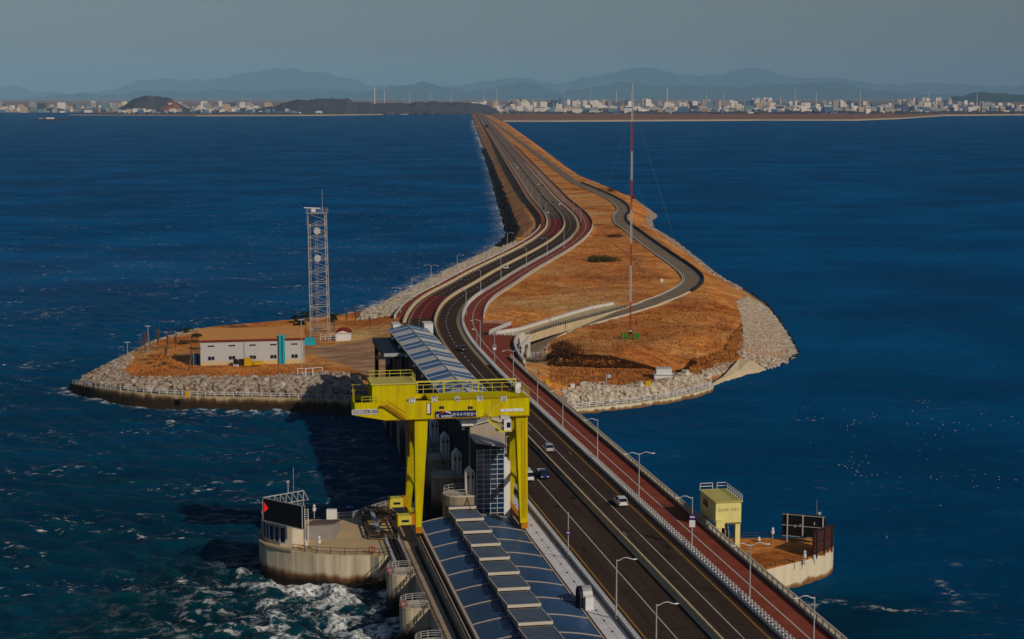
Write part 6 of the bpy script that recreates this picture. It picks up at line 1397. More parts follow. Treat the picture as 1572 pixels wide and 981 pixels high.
# lattice tower
tb = [P(477, 523.5, 5.9), P(504, 523.5, 5.9)]; w0 = (tb[1] - tb[0]).length; cx_, cy_ = (tb[0].x + tb[1].x) / 2, tb[0].y + w0 / 2; TH = 40.5; TZ = 5.9; w1 = w0 * .94
tw_ = thing('lattice_tower', (cx_, cy_, TZ), 'tall pale lattice radio tower with two dishes behind the white house', 'tower')
def tc_(i, z):
    w = (w0 + (w1 - w0) * z / TH) / 2; sx_, sy_ = ((-1, -1), (1, -1), (1, 1), (-1, 1))[i % 4]; return Vector((cx_ + sx_ * w - .012 * z, cy_ + sy_ * w, TZ + z))
g = M['tower_grey']
for i in range(4): MB().bar(tc_(i, -.5), tc_(i, TH), .26).build('leg', g, tw_)
NBAY = 11
for k in range(NBAY):
    z0, z1 = TH * k / NBAY, TH * (k + 1) / NBAY
    for i in range(4):
        mb = MB(); mb.bar(tc_(i, z1), tc_(i + 1, z1), .14); mb.bar(tc_(i, z0), tc_(i + 1, (z0 + z1) / 2), .10); mb.bar(tc_(i + 1, (z0 + z1) / 2), tc_(i, z1), .10); mb.build('brace_panel', g, tw_)
mb = MB(); mb.box(cx_ - 1.6, cx_ - .9, cy_ - .3, cy_ + .3, TZ, TZ + .1)
for z in np.arange(0, TH, .8): mb.bar((cx_ - 1.2, cy_, TZ + z), (cx_ - .5, cy_, TZ + z), .06)
for x in (-1.2, -.5): mb.bar((cx_ + x, cy_, TZ), (cx_ + x, cy_, TZ + TH), .08)
mb.build('ladder', g, tw_)
for v_ in (357, 398):
    z = (523.5 - v_) / (523.5 - 331) * TH; c = Vector((cx_ - .2, cy_ - w0 / 2 - .5, TZ + z)); mb = MB(); mb.tube([c, c + Vector((0, .5, 0))], 1.05, 18); dsh = mb.build('dish', M['plate_grey'], tw_, smooth=False); MB().bar(c + Vector((0, .5, 0)), c + Vector((0, 1.2, 0)), .25).build('bracket', g, dsh)
pt = MB(); w = w1 / 2 + .55; pt.box(cx_ - .47 - w, cx_ - .47 + w, cy_ - w, cy_ + w, TZ + TH, TZ + TH + .14); pt.build('platform', g, tw_)
cpl = [Vector((cx_ - .47 + x * w, cy_ + y * w, TZ + TH + .25)) for x, y in ((-1, -1), (1, -1), (1, 1), (-1, 1), (-1, -1))]; rail_set('platform_railing', cpl, 1.2, 1.3, tw_, g, w=.05)
MB().tube([(cx_ + 1.2, cy_, TZ + TH), (cx_ + 1.2, cy_, TZ + TH + 7.5)], [.10, .05], 6).build('whip_antenna', g, tw_); MB().box(cx_ - 2.2, cx_ - 1.0, cy_ - .6, cy_ + .6, TZ + TH + .3, TZ + TH + 1.4).build('radar_base', wht, tw_); MB().bar((cx_ - 4.6, cy_ - .3, TZ + TH + 1.75), (cx_ + .6, cy_ + .3, TZ + TH + 1.5), .35, .25).build('radar_bar', wht, tw_)
for x in (-3.4, 2.6): MB().tube([(cx_ - .4 + x, cy_ - 1, TZ + TH - 4), (cx_ - .4 + x, cy_ - 1, TZ + TH + 1)], .05, 5).build('dipole', g, tw_)
g = M['galvanised']
post_rail('tower_fence', 'white railing round the foot of the lattice tower', [P(492, 523.5, 5.9), P(515, 523, 5.9), P(515, 518, 5.9)], 2.2, 1.4, wht, .12, (.3, .65, 1.0), rw=.1)
for (pts, lab) in (([(457, 580), (470, 579.5)], 'left pale pipe frame at the grass edge by the shadow'), ([(469, 580), (480, 579)], 'middle pale pipe frame at the grass edge by the shadow'), ([(481, 579), (495, 578)], 'right pale pipe frame at the grass edge by the shadow')):
    p0, p1 = G(*pts[0], 7.5), G(*pts[1], 7.5); r = thing('hurdle_barrier', p0, lab, 'barrier'); mb = MB(); z = Vector((0, 0, 2.6)); mb.bar(p0 + z, p1 + z, .14); mb.build('top_bar', wht, r)
    for p in (p0, p1): MB().bar(p - Vector((0, 0, .3)), p + z, .14).build('post', wht, r)
for u, v, h, lab in ((463.5, 579, 16, 'tall thin pole in front of the right end of the white house'), (196, 548, 4.5, 'low lamp post with two heads on the back shore of the island'), (228, 540, 8, 'pale lamp post among the bare trees of the island')):
    q = G(u, v, 7); r = thing('thin_pole', q, lab, 'pole'); MB().tube([q - Vector((0, 0, .3)), q + Vector((0, 0, h))], .09, 6).build('pole', g, r); MB().bar(q + Vector((-.9, 0, h)), q + Vector((.9, 0, h)), .16, .12).build('cross_arm', wht, r)
q = G(575, 560, 8); 
# ------------------------------------------------------------------ right-hand island: quay, slipway, mast, cabins
qpx = [(760, 645), (872, 637), (1000, 623), (1060, 611.5), (1080, 606.5), (1090, 602.5), (1094.5, 598), (1092, 594.5)]
qp = catmull([P(u, v, 0) for u, v in qpx], 2.5); mb = MB()
for i, q in enumerate(qp):
    d = (qp[min(i + 1, len(qp) - 1)] - qp[max(i - 1, 0)]).normalized(); nn = Vector((d.y, -d.x))
    for o, z in ((.25, -3), (.2, 1.3), (-1.4, 1.3), (-1.4, -3)): mb.v.append((q.x + nn.x * o, q.y + nn.y * o, z))
for i in range(len(qp) - 1):
    for k in range(4): k2 = (k + 1) % 4; mb.f.append((i * 4 + k, i * 4 + k2, i * 4 + 4 + k2, i * 4 + 4 + k))
mb.f += [(0, 1, 2, 3), tuple(len(mb.v) - 1 - k for k in range(4))]
tag(mb.build('lake_quay', M['pier_concrete_pale'], org=(qp[0].x, qp[0].y, 0)), 'low tan quay wall along the lake foot of the pale rocks', 'quay')
post_rail('quay_railing', 'white railing along the low lake quay', [Vector((q.x, q.y + .4, 1.3)) for q in qp[8::4]], 1.5, 2.2, wht, .14, (.35, .7, 1.0), rw=.10)
sl = [P(1088, 594, .1), P(1110, 580, 1.3), P(1136, 551.5, 3.0), P(1152, 555, 2.6), P(1176, 568, .1), P(1130, 583, -.6)]
mb = MB(); sc_ = Vector((sum(p.x for p in sl) / 6, sum(p.y for p in sl) / 6, 1.1)); mb.v = [tuple(p + Vector((0, 0, .35))) for p in sl] + [tuple(sc_ + Vector((0, 0, .35)))] + [tuple(p + Vector((0, 0, -1.2))) for p in sl]
for i in range(6): j = (i + 1) % 6; mb.f += [(6, i, j)[::-1], (i, j, 7 + j, 7 + i)]
structure('slipway', mb, mat('slip_concrete', (0.62, 0.50, 0.32), 0.85, 0.2, 0.3))
# guyed mast
mz = gz(*P(967, 518, 7.2)[:2]); mb0 = P(967.5, 519, mz); MH = 79.0
ms = thing('guyed_mast', mb0, 'very tall thin red and white lattice mast with guy wires', 'mast')
mred = mat('mast_red', (0.42, 0.06, 0.045), 0.5, 0.1, 1.0); mwh = mat('mast_white', (0.62, 0.60, 0.55), 0.5, 0.1, 1.0)
vb = [519, 460, 400, 365, 309, 262, 215, 168, 118]
def mp_(k, z): a = R(90 + 120 * k); return mb0 + Vector((.27 * math.cos(a), .27 * math.sin(a), z))
for i in range(8):
    z0, z1 = [(519 - v) / (519 - 112) * MH for v in (vb[i], vb[i + 1])]; m_ = mred if i % 2 == 0 else mwh; mb = MB()
    for k in range(3): mb.bar(mp_(k, z0), mp_(k, z1), .11)
    n_ = int((z1 - z0) / 1.1)
    for j in range(n_):
        za, zb = z0 + (z1 - z0) * j / n_, z0 + (z1 - z0) * (j + 1) / n_
        for k in range(3): mb.bar(mp_(k, za), mp_(k + 1, zb), .06); mb.bar(mp_(k, za), mp_(k + 1, za), .05)
    mb.build('mast_section', m_, ms)
MB().tube([mb0 + Vector((0, 0, (519 - 118) / 407 * MH)), mb0 + Vector((0, 0, MH + 1))], .10, 6).build('tip', mwh, ms)
mb = MB()
for a in (R(20), R(140), R(260)):
    for z, r_ in ((28, 22), (52, 24), (74, 26)): e = mb0 + Vector((r_ * math.cos(a), r_ * math.sin(a), 0)); mb.bar(mb0 + Vector((0, 0, z)), (e.x, e.y, gz(e.x, e.y)), .012)
mb.build('guy_wires', g, ms)
gr = mat('fence_green', (0.055, 0.24, 0.03), 0.5, 0.1, 1.0)
for k, (u0, u1, lab) in enumerate(((954.5, 965, 'left bright green fence cage at the foot of the mast'), (973, 981, 'right bright green fence cage at the foot of the mast'))):
    p0, p1 = G(u0, 521, 10), G(u1, 521, 10); post_rail('green_fence', lab, [p0, p1, p1 + Vector((0, 3, 0)), p0 + Vector((0, 3, 0)), p0], 1.7, 1.0, gr, .22, (.2, .5, .8, 1.0), 'fence', bars=.5, group='mast fences', rw=.16)
q = mb0; r = thing('junction_box', q + Vector((.2, -1.2, 0)), 'small dark and pale box on the foot of the mast', 'box'); MB().box(q.x - .5, q.x + .5, q.y - 1.1, q.y - .7, q.z + 1.5, q.z + 3.0).build('cabinet', M['dark_steel'], r); MB().box(q.x - .4, q.x + .4, q.y - 1.14, q.y - 1.103, q.z + 2.2, q.z + 2.8).build('door', lgrey, r)
# white cabin with fence
q = G(1005, 583, 6); r = thing('white_cabin', q, 'white equipment cabin near the lake rocks on the right-hand field', 'cabin'); q.z -= .2
MB().box(q.x, q.x + 5.2, q.y, q.y + 4, q.z, q.z + 1.7).build('lower_body', wht, r); MB().box(q.x + .5, q.x + 4.8, q.y + .3, q.y + 3.6, q.z + 1.703, q.z + 3.2).build('upper_body', wht, r); MB().box(q.x - .2, q.x + 5.4, q.y - .25, q.y - .1, q.z + 1.5, q.z + 1.62).build('rail', g, r); MB().box(q.x - .2, q.x - .05, q.y - .25, q.y - .1, q.z, q.z + 2.4).build('post', g, r); MB().box(q.x + 5.3, q.x + 5.45, q.y - .25, q.y - .1, q.z, q.z + 2.6).build('post', g, r); MB().bar((q.x + 2.6, q.y + 1.5, q.z + 3.2), (q.x + 3.1, q.y + 1.5, q.z + 4.0), .15).build('vent', g, r); MB().box(q.x + .45, q.x + 4.85, q.y + .25, q.y + 3.65, q.z + 3.2, q.z + 3.3).build('roof', lgrey, r)
for (u, v, w, h, m_, lab, cat, nm) in ((995, 596, .75, 2.1, M['notice_yellow'], 'yellow notice board at the edge of the lake rocks', 'sign', 'notice_board'), (840, 590, .45, 1.6, M['notice_yellow'], 'narrow yellow post board near the bridge railing', 'sign', 'notice_board'), (879, 598, .55, 1.5, wht, 'white box on the field edge behind the double lamp', 'box', 'meter_box'), (1016, 434, .55, 1.6, wht, 'small white marker on the dry field inside the road bend', 'marker', 'marker_post')):
    q = G(u, v, 6); r = thing(nm, q, lab, cat); MB().box(q.x - w, q.x + w, q.y - .15, q.y + .15, q.z + .35, q.z + h).build('plate', m_, r); MB().box(q.x - .1, q.x + .1, q.y - .08, q.y + .08, q.z - .3, q.z + .35).build('post', g, r)
q = G(931, 601, 6); r = thing('weather_post', q, 'grey instrument post with boxes on the edge of the lake rocks', 'post'); MB().tube([q - Vector((0, 0, .3)), q + Vector((0, 0, 4.2))], .15, 6).build('pole', g, r); MB().box(q.x + .3, q.x + 1.2, q.y - .3, q.y + .3, q.z + 3.2, q.z + 4.1).build('sensor', lgrey, r); MB().box(q.x - .5, q.x + .5, q.y - .4, q.y, q.z + .2, q.z + 1.2).build('box', lgrey, r)
q = G(919, 601, 6); r = thing('pipe_stand', q, 'white pipe stand left of the grey instrument post', 'frame'); MB().bar(q, q + Vector((0, 0, 2.0)), .14).build('post', wht, r); MB().bar(q + Vector((1.4, 0, 0)), q + Vector((1.4, 0, 2.0)), .14).build('post', wht, r); MB().bar(q + Vector((0, 0, 1.9)), q + Vector((1.4, 0, 1.9)), .14).build('bar', wht, r); MB().bar(q + Vector((0, 0, .9)), q + Vector((1.4, 0, .9)), .12).build('bar', wht, r)
post_rail('field_fence', 'thin wire fence along the field edge above the lake rocks', [G(u, v, 6) for u, v in ((850, 603), (900, 601), (950, 598), (1000, 592), (1045, 582), (1060, 574))], 1.3, 3.2, M['rust_steel'], .08, (.5, 1.0), 'fence', rw=.04)
q = G(800, 587, 8); q = P(826, 585, 5); r = thing('info_pole', q, 'dark bracket pole on the field beside the bridge railing', 'pole'); MB().tube([(q.x, q.y, 3.5), (q.x, q.y, 8.5)], .1, 6).build('pole', M['dark_steel'], r); MB().bar((q.x - .6, q.y, 8.1), (q.x + .9, q.y, 6.9), .18).build('bracket', M['dark_steel'], r)

# ------------------------------------------------------------------ rocks
def rock_meshes(m, n, seed):
    rs = random.Random(seed); out = []
    for _ in range(n):
        mb = MB(); mb.ball((0, 0, 0), 1, 1, 1, 6, 4)
        sc_ = {}
        vv = []
        for p in mb.v:
            k = tuple(round(c, 3) for c in p)
            if k not in sc_: sc_[k] = rs.uniform(.72, 1.18)
            vv.append(tuple(c * sc_[k] for c in p))
        mb.v = vv; out.append(mb.mesh('rock', m))
    return out
def rock_soup(pts, m, name, parent=None, smin=.5, smax=1.0, flat=.75, seed=1):
    """Many rocks as one part."""
    rs = np.random.default_rng(seed); tmpl = MB(); tmpl.ball((0, 0, 0), 1, 1, 1, 5, 3); TV = np.array(tmpl.v); TF = tmpl.f; V = []; Fc = []; nT = len(TV)
    for i, p in enumerate(pts):
        s_ = rs.uniform(smin, smax); a = rs.uniform(0, 6.28); ca, sa = math.cos(a), math.sin(a); q = TV * (rs.uniform(.75, 1.2, (nT, 1))) * np.array([s_ * rs.uniform(.8, 1.4), s_, s_ * flat])
        x = q[:, 0] * ca - q[:, 1] * sa; y = q[:, 0] * sa + q[:, 1] * ca
        V.append(np.stack([x + p[0], y + p[1], q[:, 2] + p[2]], 1)); Fc += [tuple(k + i * nT for k in f) for f in TF]
    mb = MB(); mb.v = [tuple(v) for v in np.concatenate(V)]; mb.f = Fc; o = mb.build(name, m, parent)
    return tag(o, kind='stuff')
def gz_many(x, y):
    r = np.clip(np.interp(y, np.array(ys), np.arange(nr)), 0, nr - 1.001); c = np.clip((x - xs[0]) / 1.25, 0, nc - 1.001)
    i = r.astype(int); j = c.astype(int); a = r - i; b = c - j
    return (ZZ[i, j] * (1 - b) + ZZ[i, j + 1] * b) * (1 - a) + (ZZ[i + 1, j] * (1 - b) + ZZ[i + 1, j + 1] * b) * a
def scatter(polypx, z, n, seed, mind=0.0, zmin=-1.5):
    P2 = [tuple(P(u, v, z)[:2]) for u, v in polypx]; rs = np.random.default_rng(seed); lo = np.min(P2, axis=0); hi = np.max(P2, axis=0)
    q = rs.uniform(lo, hi, (n * 25, 2)); q = q[in_poly(q[:, 0], q[:, 1], P2)]; zz = gz_many(q[:, 0], q[:, 1]); out = []; cell = {}
    for x, y, h in zip(q[:, 0].tolist(), q[:, 1].tolist(), zz.tolist()):
        if h < zmin: continue
        if mind:
            k = (int(x // mind), int(y // mind)); bad = False
            for dx in (-1, 0, 1):
                for dy in (-1, 0, 1):
                    for (a, b) in cell.get((k[0] + dx, k[1] + dy), ()):
                        if (a - x) ** 2 + (b - y) ** 2 < mind * mind: bad = True
            if bad: continue
            cell.setdefault(k, []).append((x, y))
        out.append((x, y, h))
        if len(out) >= n: break
    return out
def pieces(label, name, pts, ms, smin, smax, seed, flat=.75, lim=300):
    r = tag(bpy.data.objects.new(name, None), label, 'rocks'); COL.objects.link(r); r.location = pts[0]; ORG[r.as_pointer()] = Vector(pts[0]); rs = random.Random(seed)
    pts = sorted(pts, key=lambda p: p[1])
    for p in pts[:lim]:
        s_ = smin * .75 + (smax * 1.25 - smin * .75) * rs.random() ** 1.7; link('rock', rs.choice(ms), r, (p[0], p[1], p[2] + .15 * s_), (rs.uniform(-.5, .5), rs.uniform(-.5, .5), rs.uniform(0, 6.28)), (s_ * rs.uniform(.85, 1.4), s_, s_ * flat * rs.uniform(.8, 1.2)))
    return r, pts[lim:]
rm, rmp = rock_meshes(M['rock'], 8, 3), rock_meshes(M['rock_pale'], 8, 4)
left_poly = [(112, 594), (130, 578), (165, 560), (196, 546), (204, 556), (190, 566), (196, 577), (250, 582), (320, 584), (420, 583), (490, 580), (545, 585), (560, 612), (440, 608), (300, 606), (200, 600), (140, 597)]
pts = scatter(left_poly, 4.6, 560, 1, 1.25, 2.2)
r1, rest = pieces('band of big grey-brown boulders above the island seawall', 'boulder_bank', pts, rm, .8, 1.3, 5)
if rest: rock_soup(rest, M['rock'], 'boulders', r1, .7, 1.1)
pts = scatter(left_poly, 4.6, 900, 2, .7, 2.2); rock_soup(pts, M['rock'], 'rubble', r1, .35, .65)
pts = scatter([(106, 594), (135, 573), (190, 546), (240, 529), (300, 517), (308, 521), (245, 535), (195, 556), (150, 576), (115, 594)], 2, 500, 3, .9); r3 = tag(bpy.data.objects.new('shore_rocks', None), 'strip of pale rocks on the back shore of the island', 'rocks'); COL.objects.link(r3); r3.location = pts[0]; ORG[r3.as_pointer()] = Vector(pts[0]); rock_soup(pts, M['rock'], 'rocks', r3, .5, 1.0)
quay_poly = [(872, 640), (872, 612), (900, 606), (960, 602), (1030, 593), (1055, 578), (1100, 556), (1130, 550), (1110, 575), (1090, 594), (1088, 606), (1062, 615), (1000, 626)]
pts = scatter(quay_poly, 3.0, 1100, 4, .85, .95)
r2, rest = pieces('bank of pale angular rocks above the lake quay', 'pale_rock_bank', pts, rmp, .5, 1.15, 6)
if rest: rock_soup(rest, M['rock_pale'], 'rocks', r2, .4, 1.0)
extra = []; rs = random.Random(15)
for k in range(700):
    i_ = rs.randint(9, len(qp) - 2); d = (qp[i_ + 1] - qp[i_]).normalized(); o_ = rs.uniform(1.7, 7.5); x, y = qp[i_].x - d.y * o_ + rs.uniform(-1, 1), qp[i_].y + d.x * o_; h = gz(x, y)
    if h > .6: extra.append((x, y, h))
if extra: rock_soup(extra, M['rock_pale'], 'foot_rocks', r2, .45, .95, .7, 3)
pt_poly = [(1132, 548), (1140, 520), (1136, 490), (1130, 470), (1150, 455), (1180, 466), (1200, 490), (1214, 510), (1231, 541), (1224, 549), (1200, 561), (1178, 566)]
pts = scatter(pt_poly, 2.0, 3600, 7, .5)
r5, rest = pieces('wide apron of pale rubble on the lake point', 'rubble_apron', pts, rmp, .35, .72, 8, .6)
rock_soup(rest, M['rock_pale'], 'rubble', r5, .28, .6, .6)
pts = [p for p in scatter([(1232, 544), (1236, 540), (1218, 508), (1203, 488), (1182, 462), (1142, 437), (1140, 443), (1176, 468), (1196, 492), (1210, 514), (1226, 541), (1200, 560), (1178, 570), (1200, 566)], 0, 500, 9, .8)]
rock_soup(pts, M['rock_dark'], 'wet_rocks', r5, .4, .8)
pts = scatter([(1140, 440), (1110, 425), (1085, 405), (1040, 370), (1005, 350), (1003, 340), (1012, 330), (975, 305), (960, 300), (985, 315), (995, 330), (988, 343), (1000, 358), (1030, 378), (1075, 410), (1100, 430), (1130, 446)], 1.5, 900, 10, 1.1)
r6 = tag(bpy.data.objects.new('lake_shore_rocks', None), 'strip of tan rocks along the lake shore beside the winding road', 'rocks'); COL.objects.link(r6); r6.location = pts[0]; ORG[r6.as_pointer()] = Vector(pts[0]); rock_soup(pts, M['rock'], 'rocks', r6, .5, 1.1)
pts = []; rs = random.Random(12); ia_, ib_ = idx_y(P(598, 478, 9).y), idx_y(P(812, 372, 9).y)
for k in range(5200):
    i_ = rs.randint(ia_, ib_); o_ = -14.4 - rs.random() ** 1.2 * 13; q = CL[i_] + CN[i_] * o_ + np.array([rs.uniform(-1, 1), rs.uniform(-1, 1)]); h = gz(q[0], q[1])
    if h > -.8: pts.append((q[0], q[1], h))
r7 = tag(bpy.data.objects.new('curve_rocks', None), 'pale rock slope below the sea-side path on the curve', 'rocks'); COL.objects.link(r7); r7.location = pts[0]; ORG[r7.as_pointer()] = Vector(pts[0]); rock_soup(pts, M['rock_pale'], 'rocks', r7, .6, 1.2)
# dark breakwater blocks along the dike
pts = []; rs = random.Random(4)
for k in range(2300):
    t_ = rs.random() ** 1.6; y = 800 + t_ * 1900; L_ = np.interp(y, SH[20:27, 1], SH[20:27, 0]); x = L_ + rs.uniform(-2.0, 5.5 - 2.5 * t_)
    i_ = min(max(idx_y(y), 1), len(CL) - 2)
    if (x - CL[i_][0]) * CN[i_][0] + (y - CL[i_][1]) * CN[i_][1] > -19: continue
    pts.append((x, y, max(gz(x, y), -.5) + .4))
r8 = tag(bpy.data.objects.new('breakwater', None), 'band of black wave-breaker blocks on the sea side of the dike', 'breakwater'); COL.objects.link(r8); r8.location = pts[0]; ORG[r8.as_pointer()] = Vector(pts[0]); rock_soup(pts, M['rock_dark'], 'wave_breakers', r8, .9, 1.9, .9)

# ------------------------------------------------------------------ vegetation
def leaf_cloud(n, c, rx, ry, rz_, size, seed, hollow=.3, clump=0):
    rs = np.random.default_rng(seed); mb = MB()
    cl_ = rs.normal(size=(max(clump, 1), 3)); cl_ /= np.linalg.norm(cl_, axis=1)[:, None]; cl_ *= rs.uniform(.35, .95, (len(cl_), 1))
    for k in range(n):
        if clump: d = cl_[rs.integers(len(cl_))] + rs.normal(size=3) * .17
        else:
            d = rs.normal(size=3); d /= np.linalg.norm(d); d *= rs.uniform(hollow, 1) ** .6
        p = Vector((c[0] + d[0] * rx, c[1] + d[1] * ry, c[2] + d[2] * rz_)); a = Vector(rs.normal(size=3)).normalized() * size * rs.uniform(.6, 1.3); b = Vector(rs.normal(size=3)).normalized() * size * rs.uniform(.3, .7)
        o = len(mb.v); mb.v += [tuple(p - a), tuple(p + b), tuple(p + a), tuple(p - b)]; mb.f.append((o, o + 1, o + 2, o + 3))
    return mb
def bare_tree(q, h, label, seed, spread=.35, leaves=0):
    rs = random.Random(seed); r = thing('bare_tree', q, label, 'tree', 'bare trees'); tk = MB(); br = MB()
    tk.tube([q - Vector((0, 0, .3)), q + Vector((rs.uniform(-.1, .1), 0, h * .35)), q + Vector((rs.uniform(-.2, .2), 0, h * .75))], [.13, .10, .05], 6); tk.build('trunk', M['bark'], r)
    for k in range(46):
        z = h * rs.uniform(.25, .8); a = rs.uniform(0, 6.28); L_ = h * rs.uniform(.15, .34); p0 = q + Vector((0, 0, z)); p1 = p0 + Vector((math.cos(a) * L_ * spread, math.sin(a) * L_ * spread, L_)); br.tube([p0, p1], [.045, .018], 3, False)
        for _ in range(3): p2 = p0.lerp(p1, rs.uniform(.4, 1)); br.bar(p2, p2 + Vector((rs.uniform(-.3, .3), rs.uniform(-.3, .3), rs.uniform(.3, .8))), .02)
    br.build('branches', M['twig'], r); return r
for k, (u, v, h, lab) in enumerate(((216, 541, 4.5, 'leftmost small bare tree on the island shore'), (223, 540, 6, 'slim bare tree left of the pale lamp post'), (229, 539.5, 5.5, 'bare tree right of the pale lamp post'), (242.5, 539, 7, 'tallest slim bare tree of the island row'), (257, 538, 5.5, 'bare tree left of the long shadow of the house'), (270, 536, 4.5, 'round-topped bare tree above the house shadow'), (255, 552, 4, 'crooked bare sapling at the corner of the house shadow'), (532, 499, 5.5, 'left bare tree behind the red-roofed hut'), (546, 499, 6, 'right bare tree behind the red-roofed hut'), (568, 506, 4, 'bare tree on the red soil near the hall'))):
    bare_tree(G(u, v, 7), h, lab, 20 + k, .45 if k in (5, 6) else .28)
def pine(u, v, h, label, seed, lean=0.0):
    q = G(u, v, 7.5); rs = random.Random(seed); r = thing('pine_tree', q, label, 'tree', 'pine trees'); tk = MB()
    top = q + Vector((lean, 0, h)); tk.tube([q - Vector((0, 0, .3)), q.lerp(top, .35) + Vector((.25, 0, 0)), q.lerp(top, .7) + Vector((.1, 0, 0)), top], [.26, .20, .13, .05], 7)
    lv = MB()
    for k in range(9):
        f = rs.uniform(.55, 1.0); p0 = q.lerp(top, f); a = rs.uniform(0, 6.28); L_ = h * .28 * (1.25 - f) + .5; p1 = p0 + Vector((math.cos(a) * L_, math.sin(a) * L_, .25)); tk.tube([p0, p1], [.05, .02], 4, False)
        c_ = leaf_cloud(110, p1, L_ * .55 + .35, L_ * .45 + .35, .32, .26, seed * 50 + k); lv.add(c_.v, c_.f)
    tk.build('trunk', M['bark'], r); lv.build('crown', M['pine_leaf'], r)
pine(290, 570, 12, 'tall thin pine leaning in front of the house shadow', 3, 1.2); pine(452, 512, 6, 'dark pine behind the right end of the white house', 4); pine(469, 510, 6.5, 'dark pine between white house and lattice tower', 5); pine(513, 508, 6, 'dark pine right of the lattice tower', 6); pine(460, 511, 4.5, 'low dark pine behind the downpipe of the white house', 7)
def bush(u, v, rx, ry, rz_, m, label, seed, n=900, size=.3, name='bush', cat='bush', clump=40):
    q = G(u, v, 9); r = thing(name, q, label, cat); leaf_cloud(n, (q.x, q.y, q.z + rz_ * .6), rx, ry, rz_, size, seed, clump=clump).build('foliage', m, r)
    st_ = MB(); rs = random.Random(seed)
    for k in range(14): a = rs.uniform(0, 6.28); st_.tube([q - Vector((0, 0, .2)), q + Vector((math.cos(a) * rx * .6, math.sin(a) * ry * .6, rz_ * rs.uniform(.5, 1.3)))], [.07, .02], 4, False)
    st_.build('stems', M['twig'], r); return r
bush(913, 402, 4.0, 4.5, 1.9, M['bush_green'], 'olive green thicket in the middle of the dry field, left half', 1, 1500); bush(934, 401.5, 5.5, 5, 1.7, M['bush_green'], 'olive green thicket in the middle of the dry field, right half', 2, 1700)
bush(862, 549, 4.0, 3.2, 2.9, M['bush_brown'], 'big rust-brown thorn bush by the mesh fence', 3, 1700, .32); bush(878, 545, 3.5, 3, 2.0, M['bush_brown'], 'lower rust-brown bush right of the big thorn bush', 4, 1000, .3); bush(845, 551, 2, 2, 1.3, M['bush_brown'], 'small brown bush at the end of the mesh fence', 5, 500, .25)
bush(945, 364, 5, 6, 1.3, M['bush_brown'], 'russet scrub on the field beside the service road', 6, 800, .35); bush(250, 551, 5, 3, 1.3, M['grass_tuft'], 'tan reed clump on the island left of the house shadow', 7, 900, .35); bush(972, 304, 3, 5, 2.0, M['bush_brown'], 'russet shrub on the lake shore where the road bends', 8, 500, .4); bush(938, 294, 4, 6, 2.2, M['bush_brown'], 'russet shrub on the lake shore farther along the road', 9, 500, .4)
# bank scrub and dry grass tufts: nobody could count them
def tufts(polys, n, seed, hmin, hmax, m, name, lean=.25):
    rs = np.random.default_rng(seed); V = []; Fc = []
    per = n // len(polys)
    for j, (pl, z) in enumerate(polys):
        for (x, y, zz) in scatter(pl, z, per, seed * 10 + j):
            if zz < 1.2: continue
            i_ = min(max(int(np.searchsorted(CLY, y)), 1), len(CL) - 1); ro = (x - CL[i_, 0]) * CN[i_, 0] + (y - CL[i_, 1]) * CN[i_, 1]
            if -14.8 < ro < 17.4: continue
            if np.min((SV[:400:2, 0] - x) ** 2 + (SV[:400:2, 1] - y) ** 2) < 27: continue
            h = rs.uniform(hmin, hmax)
            for b in range(3):
                a = rs.uniform(0, 6.28); dx, dy = math.cos(a) * .22 * h, math.sin(a) * .22 * h; tx_, ty_ = rs.normal(0, lean, 2) * h; o = len(V)
                V += [(x - dx, y - dy, zz - .1), (x + dx, y + dy, zz - .1), (x + tx_ + dx * .5, y + ty_ + dy * .5, zz + h)]; Fc.append((o, o + 1, o + 2))
    mb = MB(); mb.v = V; mb.f = Fc; return tag(mb.build(name, m), 'dry rust-coloured grass tufts over the island fields' if 'grass' in name else 'dark brown scrub on the steep bank below the mast', 'grass', kind='stuff')
tufts([([(845, 600), (845, 565), (950, 567), (1040, 570), (1030, 588), (940, 596)], 4.5), ([(860, 538), (900, 505), (1010, 475), (1090, 450), (1135, 470), (1120, 530), (1060, 550)], 7.2), ([(760, 485), (800, 440), (880, 380), (930, 340), (960, 380), (1020, 430), (1000, 450), (900, 475), (800, 495)], 8.6), ([(1060, 560), (1110, 540), (1135, 500), (1142, 520), (1130, 548), (1080, 568)], 5.2), ([(190, 565), (250, 545), (300, 570), (460, 560), (470, 578), (330, 583), (220, 580)], 5.5)], 15000, 3, .25, .7, M['grass_tuft'], 'dry_grass')
rs = np.random.default_rng(9); V = []; Fc = []; n_ = 9000
bx = rs.uniform(BKX[0] - 1, BKX[-1] + 1, n_); by = np.interp(bx, BKX, BKY) + rs.uniform(-.6, 3.4, n_) + rs.normal(0, .35, n_); bz = gz_many(bx, by)
for x, y, zz in zip(bx.tolist(), by.tolist(), bz.tolist()):
    h = rs.uniform(.2, .55)
    for b in range(2):
        a = rs.uniform(0, 6.28); dx, dy = math.cos(a) * .3 * h, math.sin(a) * .3 * h; tx_, ty_ = rs.normal(0, .4, 2) * h; o = len(V)
        V += [(x - dx, y - dy, zz - .1), (x + dx, y + dy, zz - .1), (x + tx_, y + ty_, zz + h)]; Fc.append((o, o + 1, o + 2))
mb = MB(); mb.v = V; mb.f = Fc; tag(mb.build('bank_scrub', mat('scrub_brown', (0.10, 0.036, 0.013), 0.95, 0.5, 0.3)), 'dark brown scrub on the steep bank below the mast', 'grass', kind='stuff')
tufts([([(1045, 565), (1060, 545), (1110, 530), (1140, 490), (1142, 530), (1090, 560)], 5.2)], 2500, 5, .18, .5, M['scrub_brown'], 'slope_scrub', .35)
